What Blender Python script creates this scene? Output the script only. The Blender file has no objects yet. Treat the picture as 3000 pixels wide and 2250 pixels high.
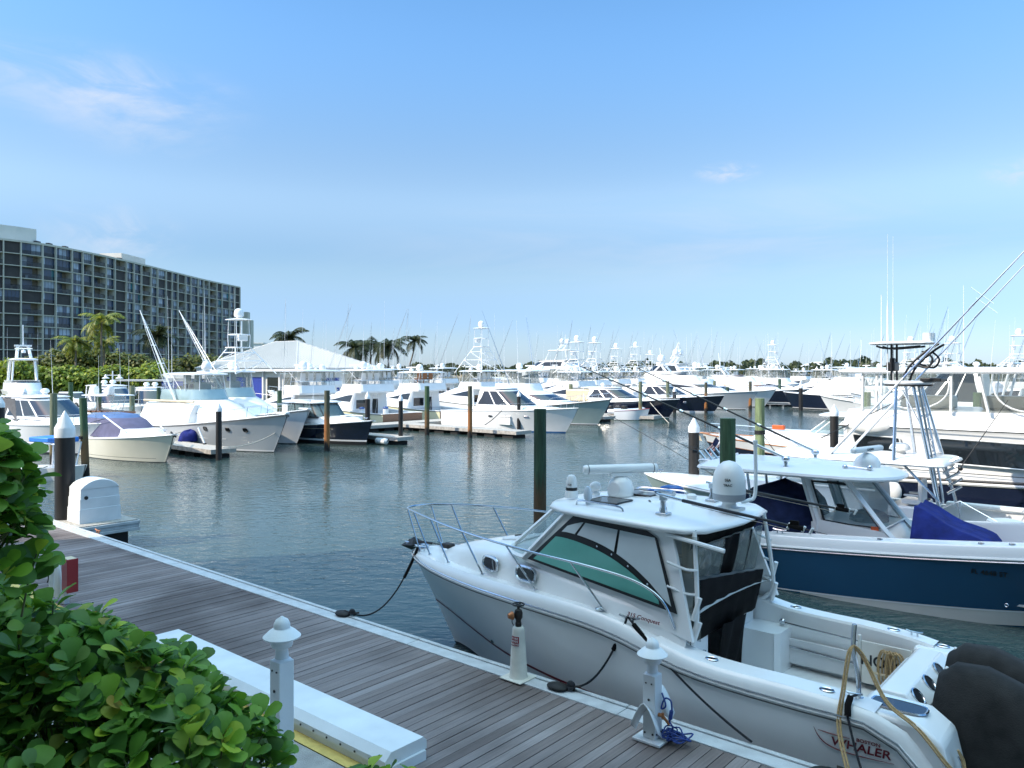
import bpy, math, random
from mathutils import Vector, Matrix
R = math.radians
SC = bpy.context.scene
COL = SC.collection
random.seed(7)

# ------------------------------------------------------------------ camera
CAMZ = 4.85; FPX = 2300.0; HZ = 1085.0
cam_d = bpy.data.cameras.new('Camera'); cam = bpy.data.objects.new('Camera', cam_d); COL.objects.link(cam)
cam.location = (0, 0, CAMZ); cam.rotation_euler = (R(90), 0, 0)
cam_d.sensor_fit = 'HORIZONTAL'; cam_d.sensor_width = 36.0; cam_d.lens = FPX/3000*36
cam_d.shift_y = -(1125-HZ)/3000.0
cam_d.clip_start = 0.1; cam_d.clip_end = 6000
SC.camera = cam

# ------------------------------------------------------------------ sun and sky
SUN_EL = R(38); TRAV = Vector((0.95, 0.312)).normalized()
SUN_ROT = math.atan2(-TRAV.x, -TRAV.y)
sd = bpy.data.lights.new('Sun', 'SUN'); sun = bpy.data.objects.new('Sun', sd); COL.objects.link(sun)
sd.energy = 2.0; sd.angle = R(0.53); sd.color = (1.0, 0.90, 0.75)
sun.rotation_euler = Vector((TRAV.x*math.cos(SUN_EL), TRAV.y*math.cos(SUN_EL), -math.sin(SUN_EL))).to_track_quat('-Z', 'Y').to_euler()
sun.location = (-60, -20, 60)

w = bpy.data.worlds.new('World'); SC.world = w; w.use_nodes = True
nt = w.node_tree; nd = nt.nodes; lk = nt.links
nd.clear()
wo = nd.new('ShaderNodeOutputWorld'); bg = nd.new('ShaderNodeBackground'); bg.inputs[1].default_value = 0.15
sky = nd.new('ShaderNodeTexSky'); sky.sky_type = 'NISHITA'; sky.sun_disc = False
sky.sun_elevation = SUN_EL; sky.sun_rotation = SUN_ROT
sky.air_density = 1.0; sky.dust_density = 0.25; sky.ozone_density = 3.0; sky.altitude = 0
tc = nd.new('ShaderNodeTexCoord')
hs = nd.new('ShaderNodeHueSaturation'); hs.inputs['Saturation'].default_value = 1.25; hs.inputs['Value'].default_value = 1.0
lk.new(sky.outputs[0], hs.inputs['Color'])
def cloud(prev, d, rad, stretch, amt, scale):
    """a soft wisp of cloud round the sky direction d"""
    d = Vector(d).normalized()
    q = d.to_track_quat('Y', 'Z').inverted().to_euler()
    mp = nd.new('ShaderNodeMapping'); mp.inputs['Rotation'].default_value = q
    mp.inputs['Scale'].default_value = (1, 1, 1)
    lk.new(tc.outputs['Generated'], mp.inputs[0])
    sub = nd.new('ShaderNodeVectorMath'); sub.operation = 'MULTIPLY'; sub.inputs[1].default_value = (1/(rad*stretch), 0, 1/rad)
    lk.new(mp.outputs[0], sub.inputs[0])
    nz = nd.new('ShaderNodeTexNoise'); nz.inputs['Scale'].default_value = scale; nz.inputs['Detail'].default_value = 6
    nz.inputs['Roughness'].default_value = 0.62; nz.inputs['Distortion'].default_value = 0.6
    lk.new(sub.outputs[0], nz.inputs['Vector'])
    ln = nd.new('ShaderNodeVectorMath'); ln.operation = 'LENGTH'; lk.new(sub.outputs[0], ln.inputs[0])
    mr = nd.new('ShaderNodeMapRange'); mr.interpolation_type = 'SMOOTHSTEP'
    mr.inputs[1].default_value = 0.1; mr.inputs[2].default_value = 1.0; mr.inputs[3].default_value = 1; mr.inputs[4].default_value = 0
    lk.new(ln.outputs['Value'], mr.inputs[0])
    m2 = nd.new('ShaderNodeMapRange'); m2.interpolation_type = 'SMOOTHSTEP'
    m2.inputs[1].default_value = 0.36; m2.inputs[2].default_value = 0.72; lk.new(nz.outputs[0], m2.inputs[0])
    mu = nd.new('ShaderNodeMath'); mu.operation = 'MULTIPLY'; lk.new(mr.outputs[0], mu.inputs[0]); lk.new(m2.outputs[0], mu.inputs[1])
    m3 = nd.new('ShaderNodeMath'); m3.operation = 'MULTIPLY'; lk.new(mu.outputs[0], m3.inputs[0]); m3.inputs[1].default_value = amt
    mx = nd.new('ShaderNodeMix'); mx.data_type = 'RGBA'; lk.new(m3.outputs[0], mx.inputs[0]); lk.new(prev, mx.inputs[6])
    mx.inputs[7].default_value = (1.75, 1.95, 2.3, 1)
    return mx.outputs[2]
def skydir(px, py): return ((px-1500)/FPX, 1, -(py-HZ)/FPX)
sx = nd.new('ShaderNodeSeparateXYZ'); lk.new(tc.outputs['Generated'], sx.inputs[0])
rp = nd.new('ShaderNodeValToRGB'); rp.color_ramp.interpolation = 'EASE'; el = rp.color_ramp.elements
for i, (p, cc) in enumerate([(0.0, (.225, .29, .49)), (1.0, (16.0, 7.0, 3.0)), (.05, (.26, .295, .42)), (.13, (.425, .375, .37)), (.22, (.80, .56, .46)), (.41, (.92, .73, .64)), (.60, (.82, .82, .82)), (.70, (1.4, 1.25, 1.05)), (.86, (11.5, 5.2, 2.55))]):  # overhead bands boosted and warmed, added as fill for the shaded foreground
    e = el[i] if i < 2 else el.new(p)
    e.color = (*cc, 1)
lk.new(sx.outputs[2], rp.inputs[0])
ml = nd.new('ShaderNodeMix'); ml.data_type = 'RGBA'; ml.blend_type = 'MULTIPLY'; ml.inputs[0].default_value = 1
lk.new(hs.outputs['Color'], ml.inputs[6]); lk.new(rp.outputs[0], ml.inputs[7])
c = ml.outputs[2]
c = cloud(c, skydir(300, 255), 0.055, 3.4, 0.8, 1.2)
c = cloud(c, skydir(400, 350), 0.05, 2.6, 0.4, 1.3)
c = cloud(c, skydir(330, 690), 0.05, 1.9, 0.6, 1.2)
c = cloud(c, skydir(2130, 505), 0.016, 3.0, 0.8, 1.3)
c = cloud(c, skydir(2985, 500), 0.02, 2.2, 0.6, 1.3)
c = cloud(c, skydir(2150, 690), 0.09, 7.0, 0.35, 1.4)
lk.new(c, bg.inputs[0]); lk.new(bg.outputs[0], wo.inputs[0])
SC.view_settings.view_transform = 'Standard'; SC.view_settings.look = 'None'
SC.view_settings.gamma = 1; SC.view_settings.exposure = 1.5
try: SC.view_settings.use_curve_mapping = False
except Exception: pass
SC.cycles.max_bounces = 8; SC.cycles.transparent_max_bounces = 12; SC.cycles.caustics_reflective = False
SC.cycles.use_adaptive_sampling = True

# ------------------------------------------------------------------ the marina's own axes: D along the boardwalk, N out over the water
D = Vector((.761, -.648)).normalized(); N = Vector((-D.y, D.x))
def un(u, n, z=0.0): p = D*u + N*n; return Vector((p.x, p.y, z))
HEAD_D = math.atan2(D.y, D.x); HEAD_B = math.atan2(-D.y, -D.x)
def at(px, Y, z=0.0): return Vector(((px-1500)/FPX*Y, Y, z))
def at_z(px, py, z):
    Y = (CAMZ-z)*FPX/(py-HZ); return Vector(((px-1500)/FPX*Y, Y, z))
DOCK = 0.75
# ------------------------------------------------------------------ materials
MATS = {}
def pm(name, col, rough=.5, metal=0.0, coat=0.0, var=.06, vs=3.0, bump=0.0, bs=40.0, spec=.5, island=None, stretch=(1, 1, 1), detail=4):
    m = bpy.data.materials.new(name); m.use_nodes = True; MATS[name] = m
    t = m.node_tree; b = t.nodes['Principled BSDF']
    b.inputs['Roughness'].default_value = rough; b.inputs['Metallic'].default_value = metal
    b.inputs['Specular IOR Level'].default_value = spec
    if coat: b.inputs['Coat Weight'].default_value = coat; b.inputs['Coat Roughness'].default_value = .08
    tc = t.nodes.new('ShaderNodeTexCoord'); mp = t.nodes.new('ShaderNodeMapping'); mp.inputs['Scale'].default_value = stretch
    t.links.new(tc.outputs['Object'], mp.inputs[0])
    nz = t.nodes.new('ShaderNodeTexNoise'); nz.inputs['Scale'].default_value = vs; nz.inputs['Detail'].default_value = detail
    t.links.new(mp.outputs[0], nz.inputs['Vector'])
    rp = t.nodes.new('ShaderNodeValToRGB'); e = rp.color_ramp.elements
    e[0].position = .3; e[1].position = .7
    e[0].color = (*[max(0, c*(1-var)) for c in col], 1); e[1].color = (*[min(1, c*(1+var)) for c in col], 1)
    t.links.new(nz.outputs[0], rp.inputs[0]); out = rp.outputs[0]
    if island:
        g = t.nodes.new('ShaderNodeNewGeometry'); r2 = t.nodes.new('ShaderNodeValToRGB'); r2.color_ramp.interpolation = 'LINEAR'
        el = r2.color_ramp.elements
        for i, (p, cc) in enumerate(island):
            if i < 2: el[i].position = p; el[i].color = (*cc, 1)
            else: q = el.new(p); q.color = (*cc, 1)
        t.links.new(g.outputs['Random Per Island'], r2.inputs[0])
        mx = t.nodes.new('ShaderNodeMix'); mx.data_type = 'RGBA'; mx.blend_type = 'MULTIPLY'; mx.inputs[0].default_value = 1
        t.links.new(rp.outputs[0], mx.inputs[6]); t.links.new(r2.outputs[0], mx.inputs[7]); out = mx.outputs[2]
    t.links.new(out, b.inputs['Base Color'])
    if bump:
        n2 = t.nodes.new('ShaderNodeTexNoise'); n2.inputs['Scale'].default_value = bs; n2.inputs['Detail'].default_value = 3
        t.links.new(mp.outputs[0], n2.inputs['Vector'])
        bp = t.nodes.new('ShaderNodeBump'); bp.inputs['Strength'].default_value = bump; bp.inputs['Distance'].default_value = .02
        t.links.new(n2.outputs[0], bp.inputs['Height']); t.links.new(bp.outputs[0], b.inputs['Normal'])
    return m
pm('white', (.80, .80, .79), .28, coat=.4, var=.03, vs=1.3)
pm('white2', (.74, .74, .72), .35, coat=.2, var=.05, vs=2)
pm('offwhite', (.70, .68, .62), .33, coat=.3, var=.04, vs=2)
pm('cream', (.72, .68, .55), .3, coat=.4, var=.04, vs=1)
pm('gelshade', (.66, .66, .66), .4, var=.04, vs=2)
pm('nonskid', (.70, .70, .69), .65, var=.05, vs=8, bump=.3, bs=220)
pm('greyhull', (.44, .47, .49), .22, coat=.5, var=.03, vs=.8)
pm('greenhull', (.34, .42, .40), .22, coat=.5, var=.04, vs=.8)
pm('bluehull', (.012, .070, .145), .16, coat=.7, var=.08, vs=.6)
pm('navy', (.008, .012, .032), .12, coat=.7, var=.1, vs=.8)
pm('seafoam', (.32, .44, .46), .2, coat=.5, var=.04)
pm('palehull', (.50, .55, .60), .2, coat=.5, var=.04)
pm('bottomblue', (.03, .12, .30), .5, var=.1)
pm('bottomblack', (.015, .016, .02), .5, var=.2)
pm('bottomteal', (.02, .10, .10), .5, var=.2)
pm('red', (.30, .025, .03), .4, var=.08)
pm('stripered', (.17, .012, .02), .35, var=.05)
pm('brown', (.17, .075, .04), .25, coat=.5, var=.25, vs=2, stretch=(1, 6, 6))
pm('teak', (.36, .14, .04), .35, coat=.4, var=.25, vs=3, stretch=(1, 8, 8))
pm('tan', (.62, .52, .36), .7, var=.08)
pm('ivory', (.75, .72, .48), .4, var=.03)
pm('glass', (.012, .016, .02), .04, spec=.8, var=.3, vs=.7)
pm('glassblue', (.012, .02, .04), .05, spec=.8, var=.3, vs=.7)
pm('teal', (.135, .40, .335), .06, spec=.6, var=.12, vs=1.5)
pm('palepane', (.54, .60, .61), .08, spec=.6, var=.06, vs=1.5)
pm('black', (.012, .012, .013), .45, var=.2)
pm('blackcanvas', (.008, .007, .007), .85, spec=.12, var=.25, vs=6, bump=.4, bs=60)
pm('motorcover', (.030, .029, .028), .8, spec=.2, var=.3, vs=5, bump=.3, bs=70)
pm('navycanvas', (.011, .018, .055), .8, spec=.15, var=.3, vs=5, bump=.5, bs=12)
pm('bluecanvas', (.010, .019, .145), .75, spec=.2, var=.3, vs=4, bump=.9, bs=6)
pm('slatecanvas', (.09, .09, .16), .85, var=.15, vs=3, bump=.4, bs=14)
pm('skycanvas', (.07, .14, .30), .8, var=.12, vs=4, bump=.4, bs=14)
pm('cowlblue', (.015, .07, .26), .25, coat=.5, var=.1)
pm('brightblue', (.03, .20, .62), .5, var=.1)
pm('whitecanvas', (.76, .75, .72), .8, var=.05, vs=3, bump=.8, bs=4)
pm('greycanvas', (.10, .10, .105), .85, var=.15, vs=4, bump=.3, bs=20)
pm('metal', (.62, .64, .67), .22, metal=1, var=.06, vs=8)
pm('whitemetal', (.78, .79, .80), .3, var=.02)
pm('rope', (.014, .014, .018), .9, var=.3, vs=60, bump=.6, bs=160)
pm('tanrope', (.46, .31, .15), .9, var=.25, vs=60, bump=.6, bs=160)
pm('palerope', (.55, .50, .42), .9, var=.2, vs=40)
pm('bluerope', (.02, .05, .22), .7, var=.2, vs=30)
pm('orange', (.62, .10, .02), .5, var=.1)
pm('bronze', (.38, .15, .06), .45, metal=.5, var=.2, vs=20)
pm('iron', (.03, .025, .022), .55, metal=.4, var=.4, vs=20)
pm('conewhite', (.66, .63, .55), .55, var=.1, vs=6)
pm('dockwhite', (.72, .74, .75), .5, var=.08, vs=2.2, bump=.1, bs=80)
pm('fascia', (.50, .52, .53), .6, var=.12, vs=6, bump=.3, bs=60)
pm('concrete', (.33, .32, .30), .85, var=.2, vs=5, bump=.5, bs=60)
pm('darkconcrete', (.13, .13, .13), .9, var=.25, vs=5, bump=.5, bs=50)
pm('yellow', (.62, .46, .13), .75, var=.15, vs=8, bump=.3, bs=60)
pm('blackplastic', (.016, .014, .013), .5, var=.4, vs=4, stretch=(1, 1, .2))
pm('rubber', (.012, .012, .012), .7, var=.3)
pm('dockwood', (.40, .37, .33), .8, var=.3, vs=5, stretch=(1, 8, 1), bump=.4, bs=30)
pm('stucco', (.70, .67, .60), .9, var=.06, vs=.3)
pm('condoslab', (.58, .54, .45), .85, var=.08, vs=.4)
pm('condoglass', (.028, .052, .10), .25, spec=.6, var=.5, vs=.25)
pm('condocurtain', (.36, .41, .48), .3, var=.3, vs=.6)
pm('condoteal', (.04, .17, .20), .15, var=.3, vs=.4)
pm('condoshutter', (.05, .042, .038), .7, var=.2, vs=.6)
pm('condotan', (.17, .145, .11), .9, var=.15, vs=.5)
pm('condorail', (.03, .03, .035), .5, var=.2)
pm('metalroof', (.47, .47, .45), .45, var=.04, vs=.5)
pm('bluepanel', (.02, .05, .32), .6, var=.1)
pm('grass', (.05, .075, .02), .9, var=.4, vs=.4)
pm('sand', (.30, .27, .20), .95, var=.25, vs=.2)
pm('trunk', (.22, .18, .14), .9, var=.3, vs=6, bump=.5, bs=20)
pm('stem', (.13, .14, .05), .8, var=.3, vs=20)
pm('carwhite', (.78, .78, .78), .2, coat=.6, var=.02)
G3 = lambda a, b, c: [(0.0, a), (1.0, c), (.5, b)]
pm('leaf', (1, 1, 1), .5, var=.12, vs=30, spec=.4, island=[(0, (.055, .145, .018)), (1, (.40, .27, .05)), (.25, (.095, .225, .028)), (.5, (.135, .31, .032)), (.72, (.22, .41, .03)), (.88, (.14, .26, .085)), (.955, (.50, .64, .035)), (.988, (.33, .38, .05))])
pm('shrub', (.92, .92, .92), .55, var=.2, vs=2, island=[(0, (.07, .11, .014)), (1, (.46, .50, .06)), (.3, (.17, .25, .025)), (.6, (.30, .38, .035))])
pm('shrubdark', (1, 1, 1), .6, var=.2, vs=2, island=[(0, (.045, .06, .014)), (1, (.30, .28, .06)), (.4, (.12, .15, .03)), (.7, (.20, .22, .04))])
pm('palm', (1, 1, 1), .5, var=.15, vs=3, island=[(0, (.08, .12, .02)), (1, (.45, .40, .06)), (.4, (.17, .23, .03)), (.7, (.28, .31, .035))])
pm('palmdark', (1, 1, 1), .55, var=.15, vs=3, island=[(0, (.02, .035, .015)), (1, (.10, .11, .035)), (.4, (.035, .05, .02)), (.7, (.06, .075, .02))])
pm('fartree', (1, 1, 1), .8, var=.2, vs=.2, island=[(0, (.025, .04, .016)), (1, (.10, .11, .045)), (.5, (.05, .07, .022))])
def leafy(name):
    t = MATS[name].node_tree; b = t.nodes['Principled BSDF']; o = t.nodes['Material Output']
    tr = t.nodes.new('ShaderNodeBsdfTranslucent'); src = b.inputs['Base Color'].links[0].from_socket
    t.links.new(src, tr.inputs[0]); mx = t.nodes.new('ShaderNodeMixShader'); mx.inputs[0].default_value = .38
    t.links.new(b.outputs[0], mx.inputs[1]); t.links.new(tr.outputs[0], mx.inputs[2]); t.links.new(mx.outputs[0], o.inputs[0])
for k in ('leaf', 'shrub', 'shrubdark', 'palm', 'palmdark'): leafy(k)
def clear(name, tint, alpha, rough=.08):
    m = bpy.data.materials.new(name); m.use_nodes = True; MATS[name] = m
    t = m.node_tree; b = t.nodes['Principled BSDF']; o = t.nodes['Material Output']
    b.inputs['Base Color'].default_value = (*tint, 1); b.inputs['Roughness'].default_value = rough
    nz = t.nodes.new('ShaderNodeTexNoise'); nz.inputs['Scale'].default_value = 2.5
    tc = t.nodes.new('ShaderNodeTexCoord'); t.links.new(tc.outputs['Object'], nz.inputs[0])
    mr = t.nodes.new('ShaderNodeMapRange'); mr.inputs[3].default_value = alpha*.8; mr.inputs[4].default_value = alpha*1.2
    t.links.new(nz.outputs[0], mr.inputs[0])
    tr = t.nodes.new('ShaderNodeBsdfTransparent'); tr.inputs[0].default_value = (.93, .95, .94, 1)
    mx = t.nodes.new('ShaderNodeMixShader'); t.links.new(mr.outputs[0], mx.inputs[0])
    t.links.new(tr.outputs[0], mx.inputs[1]); t.links.new(b.outputs[0], mx.inputs[2]); t.links.new(mx.outputs[0], o.inputs[0])
clear('vinyl', (.50, .53, .50), .17)
clear('smokevinyl', (.24, .25, .22), .42)
clear('darkrail', (.02, .02, .025), .55)
clear('windscreen', (.25, .36, .38), .38)
def pile_mat(name, top, mid, low, mid0, mid1):
    """weathered pile: top colour, then a rusty band, then black growth at the water (by height above the water)"""
    m = pm(name, top, .85, var=.35, vs=3, stretch=(6, 6, .5), bump=.7, bs=8)
    t = m.node_tree; b = t.nodes['Principled BSDF']; src = b.inputs['Base Color'].links[0].from_socket
    g = t.nodes.new('ShaderNodeNewGeometry'); s = t.nodes.new('ShaderNodeSeparateXYZ'); t.links.new(g.outputs['Position'], s.inputs[0])
    nz = t.nodes.new('ShaderNodeTexNoise'); nz.inputs['Scale'].default_value = 4; nz.inputs['Detail'].default_value = 4
    ad = t.nodes.new('ShaderNodeMath'); ad.operation = 'MULTIPLY_ADD'; ad.inputs[1].default_value = .9
    t.links.new(nz.outputs[0], ad.inputs[0]); t.links.new(s.outputs[2], ad.inputs[2])
    def step(a, w):
        r = t.nodes.new('ShaderNodeMapRange'); r.interpolation_type = 'SMOOTHSTEP'; r.inputs[1].default_value = a; r.inputs[2].default_value = a+w
        t.links.new(ad.outputs[0], r.inputs[0]); return r.outputs[0]
    m1 = t.nodes.new('ShaderNodeMix'); m1.data_type = 'RGBA'; m1.inputs[6].default_value = (*mid, 1); t.links.new(src, m1.inputs[7]); t.links.new(step(mid1+.45, .8), m1.inputs[0])
    m2 = t.nodes.new('ShaderNodeMix'); m2.data_type = 'RGBA'; m2.inputs[6].default_value = (*low, 1); t.links.new(m1.outputs[2], m2.inputs[7]); t.links.new(step(mid0+.45, .3), m2.inputs[0])
    t.links.new(m2.outputs[2], b.inputs['Base Color'])
pile_mat('pilegreen', (.055, .105, .050), (.15, .085, .035), (.016, .013, .010), .35, 1.5)
pile_mat('pilegrey', (.17, .19, .12), (.17, .13, .06), (.016, .013, .010), .35, 1.2)
pile_mat('pilepale', (.17, .22, .11), (.34, .18, .06), (.016, .013, .010), .2, 1.0)
pile_mat('pilerust', (.085, .085, .055), (.30, .12, .035), (.016, .013, .010), .3, 1.7)
pile_mat('piledark', (.034, .072, .040), (.10, .06, .03), (.016, .013, .010), .3, 1.7)
# boardwalk planks: weathered wood, colour by plank, fine grooves along each plank
m = pm('plank', (1, 1, 1), .62, var=.3, vs=2.2, stretch=(.9, 14, 1), bump=.25, bs=60, spec=.4,
       island=[(0, (.180, .142, .128)), (1, (.305, .262, .245)), (.25, (.215, .175, .160)), (.5, (.25, .212, .20)), (.75, (.195, .156, .140)), (.9, (.285, .245, .232))])
t = m.node_tree; b = t.nodes['Principled BSDF']
nz = t.nodes.new('ShaderNodeTexNoise'); nz.inputs['Scale'].default_value = .55; nz.inputs['Detail'].default_value = 5
tc = t.nodes.new('ShaderNodeTexCoord'); t.links.new(tc.outputs['Object'], nz.inputs[0])
rp = t.nodes.new('ShaderNodeValToRGB'); rp.color_ramp.elements[0].position = .35; rp.color_ramp.elements[0].color = (.55, .50, .48, 1); rp.color_ramp.elements[1].position = .6; rp.color_ramp.elements[1].color = (1.12, 1.12, 1.14, 1)
t.links.new(nz.outputs[0], rp.inputs[0])
src = b.inputs['Base Color'].links[0].from_socket
mx = t.nodes.new('ShaderNodeMix'); mx.data_type = 'RGBA'; mx.blend_type = 'MULTIPLY'; mx.inputs[0].default_value = 1
t.links.new(src, mx.inputs[6]); t.links.new(rp.outputs[0], mx.inputs[7]); t.links.new(mx.outputs[2], b.inputs['Base Color'])
# water
m = bpy.data.materials.new('water'); m.use_nodes = True; MATS['water'] = m
t = m.node_tree; b = t.nodes['Principled BSDF']
b.inputs['Base Color'].default_value = (.042, .070, .066, 1); b.inputs['Roughness'].default_value = .03; b.inputs['IOR'].default_value = 1.33
tc = t.nodes.new('ShaderNodeTexCoord'); prev = None
for sx, sy, scl, st, dist in ((1, 1.7, 1.7, .15, .11), (1.0, 1.6, 4.6, .17, .04), (.55, .8, .35, .06, .12)):
    mp = t.nodes.new('ShaderNodeMapping'); mp.inputs['Scale'].default_value = (sx, sy, 1); mp.inputs['Rotation'].default_value = (0, 0, R(14))
    t.links.new(tc.outputs['Object'], mp.inputs[0])
    nz = t.nodes.new('ShaderNodeTexNoise'); nz.inputs['Scale'].default_value = scl; nz.inputs['Detail'].default_value = 2.5; nz.inputs['Distortion'].default_value = .3
    t.links.new(mp.outputs[0], nz.inputs['Vector'])
    bp = t.nodes.new('ShaderNodeBump'); bp.inputs['Strength'].default_value = st*2.2; bp.inputs['Distance'].default_value = dist
    t.links.new(nz.outputs[0], bp.inputs['Height'])
    pn = t.nodes.new('ShaderNodeTexNoise'); pn.inputs['Scale'].default_value = .07; pn.inputs['Detail'].default_value = 3
    t.links.new(tc.outputs['Object'], pn.inputs['Vector']); pr_ = t.nodes.new('ShaderNodeMapRange')   # calm and ruffled patches
    for i_, v_ in enumerate((.38, .62, .40*st*2.2, 1.45*st*2.2)): pr_.inputs[i_+1].default_value = v_
    t.links.new(pn.outputs[0], pr_.inputs[0]); t.links.new(pr_.outputs[0], bp.inputs['Strength'])
    if prev: t.links.new(prev, bp.inputs['Normal'])
    prev = bp.outputs[0]
t.links.new(prev, b.inputs['Normal'])

# ------------------------------------------------------------------ mesh building
def mat(x): return MATS[x] if isinstance(x, str) else x
class MB:
    def __init__(s): s.v = []; s.f = []; s.m = []
    def add(s, vs, fs, mi=0):
        o = len(s.v); s.v += [tuple(v) for v in vs]
        for f in fs: s.f.append(tuple(i+o for i in f)); s.m.append(mi)
        return s
    def box(s, c, d, M=None, mi=0):
        x, y, z = d[0]/2, d[1]/2, d[2]/2
        vs = [Vector((a*x, b_*y, c_*z)) for c_ in (-1, 1) for b_ in (-1, 1) for a in (-1, 1)]
        if M is not None: vs = [M @ v for v in vs]
        vs = [v+Vector(c) for v in vs]
        return s.add(vs, [(0, 2, 3, 1), (4, 5, 7, 6), (0, 1, 5, 4), (2, 6, 7, 3), (0, 4, 6, 2), (1, 3, 7, 5)], mi)
    def tube(s, pts, r, n=6, mi=0, closed=False, cap=True):
        pts = [Vector(p) for p in pts]; k = len(pts)
        rs = r if isinstance(r, (list, tuple)) else [r]*k
        vs = []; up = None
        for i, p in enumerate(pts):
            if closed: tg = pts[(i+1) % k]-pts[i-1]
            else: tg = pts[min(i+1, k-1)]-pts[max(i-1, 0)]
            tg = tg.normalized() if tg.length > 1e-9 else Vector((0, 0, 1))
            if up is None: up = Vector((0, 0, 1)) if abs(tg.z) < .9 else Vector((1, 0, 0))
            sd = tg.cross(up)
            if sd.length < 1e-6: sd = tg.cross(Vector((.3, .5, .8)))
            sd.normalize(); up = sd.cross(tg).normalized()
            for j in range(n):
                a = 2*math.pi*j/n; vs.append(p+(sd*math.cos(a)+up*math.sin(a))*rs[i])
        fs = []
        for i in range(k if closed else k-1):
            i2 = (i+1) % k
            for j in range(n): fs.append((i*n+j, i*n+(j+1) % n, i2*n+(j+1) % n, i2*n+j))
        if cap and not closed: fs += [tuple(range(n))[::-1], tuple((k-1)*n+j for j in range(n))]
        return s.add(vs, fs, mi)
    def lathe(s, prof, c=(0, 0, 0), n=16, M=None, mi=0, cap=True):
        vs = []
        for r, z in prof:
            for j in range(n):
                a = 2*math.pi*j/n; v = Vector((r*math.cos(a), r*math.sin(a), z)); v = M @ v if M is not None else v
                vs.append(v+Vector(c))
        fs = [(i*n+j, i*n+(j+1) % n, (i+1)*n+(j+1) % n, (i+1)*n+j) for i in range(len(prof)-1) for j in range(n)]
        if cap: fs += [tuple(range(n))[::-1], tuple((len(prof)-1)*n+j for j in range(n))]
        return s.add(vs, fs, mi)
    def grid(s, rows, mi=0, closed=False):
        k = len(rows[0]); vs = [p for r in rows for p in r]
        fs = [(i*k+j, i*k+(j+1) % k, (i+1)*k+(j+1) % k, (i+1)*k+j) for i in range(len(rows)-1) for j in range(k if closed else k-1)]
        return s.add(vs, fs, mi)
    def ngon(s, pts, mi=0): return s.add(pts, [tuple(range(len(pts)))], mi)
    def prism(s, poly, z0, z1, M=None, c=(0, 0, 0), mi=0):
        k = len(poly); vs = [Vector((p[0], p[1], z)) for z in (z0, z1) for p in poly]
        if M is not None: vs = [M @ v for v in vs]
        vs = [v+Vector(c) for v in vs]
        return s.add(vs, [tuple(range(k))[::-1], tuple(range(k, 2*k))]+[(i, (i+1) % k, k+(i+1) % k, k+i) for i in range(k)], mi)
    def ell(s, c, r, n=12, m=7, mi=0, z0=-1.0, z1=1.0):
        rows = []
        for i in range(m+1):
            z = math.sin(math.asin(max(-1, z0))+(math.asin(min(1, z1))-math.asin(max(-1, z0)))*i/m); q = math.sqrt(max(0, 1-z*z))
            rows.append([Vector((c[0]+r[0]*q*math.cos(2*math.pi*j/n), c[1]+r[1]*q*math.sin(2*math.pi*j/n), c[2]+r[2]*z)) for j in range(n)])
        return s.grid(rows, mi, closed=True)
    def parts(s, name, mats, parent=None, **kw):
        """one object for each loose piece"""
        par = list(range(len(s.v)))
        def find(a):
            while par[a] != a: par[a] = par[par[a]]; a = par[a]
            return a
        for f in s.f:
            for i in f[1:]:
                a, b = find(f[0]), find(i)
                if a != b: par[b] = a
        gr = {}
        for f, m_ in zip(s.f, s.m): gr.setdefault(find(f[0]), []).append((f, m_))
        out = []
        for fs in gr.values():
            q = MB(); mp = {}
            for f, m_ in fs:
                for i in f:
                    if i not in mp: mp[i] = len(q.v); q.v.append(s.v[i])
                q.f.append(tuple(mp[i] for i in f)); q.m.append(m_)
            out.append(q.build(name, mats, parent, **kw))
        return out
    def build(s, name, mats, parent=None, loc=None, sharp=35, bevel=0, solid=0, smooth=True):
        me = bpy.data.meshes.new(name); me.from_pydata(s.v, [], s.f)
        for x in (mats if isinstance(mats, (list, tuple)) else [mats]): me.materials.append(mat(x))
        me.polygons.foreach_set('material_index', s.m)
        if smooth:
            me.polygons.foreach_set('use_smooth', [True]*len(s.f)); me.set_sharp_from_angle(angle=R(sharp))
        me.update()
        o = bpy.data.objects.new(name, me); COL.objects.link(o)
        if parent is not None: o.parent = parent
        if loc is not None: o.location = loc
        if solid: q = o.modifiers.new('solid', 'SOLIDIFY'); q.thickness = solid; q.offset = -1
        if bevel: q = o.modifiers.new('bevel', 'BEVEL'); q.width = bevel; q.segments = 2; q.limit_method = 'ANGLE'; q.angle_limit = R(40)
        return o
def tag(o, label=None, cat=None, group=None, kind=None):
    if label: o['label'] = label
    if cat: o['category'] = cat
    if group: o['group'] = group
    if kind: o['kind'] = kind
    return o
def thing(name, label, cat, loc=(0, 0, 0), rz=0.0, group=None):
    o = bpy.data.objects.new(name, None); COL.objects.link(o); o.empty_display_size = .2
    o.location = loc; o.rotation_euler = (0, 0, rz); return tag(o, label, cat, group)
def structure(o): o['kind'] = 'structure'; return o
def kids(o): return [x for x in o.children]
def copy_tree(o, parent=None):
    c = o.copy(); COL.objects.link(c); c.parent = parent
    for ch in kids(o): copy_tree(ch, c)
    return c
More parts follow.
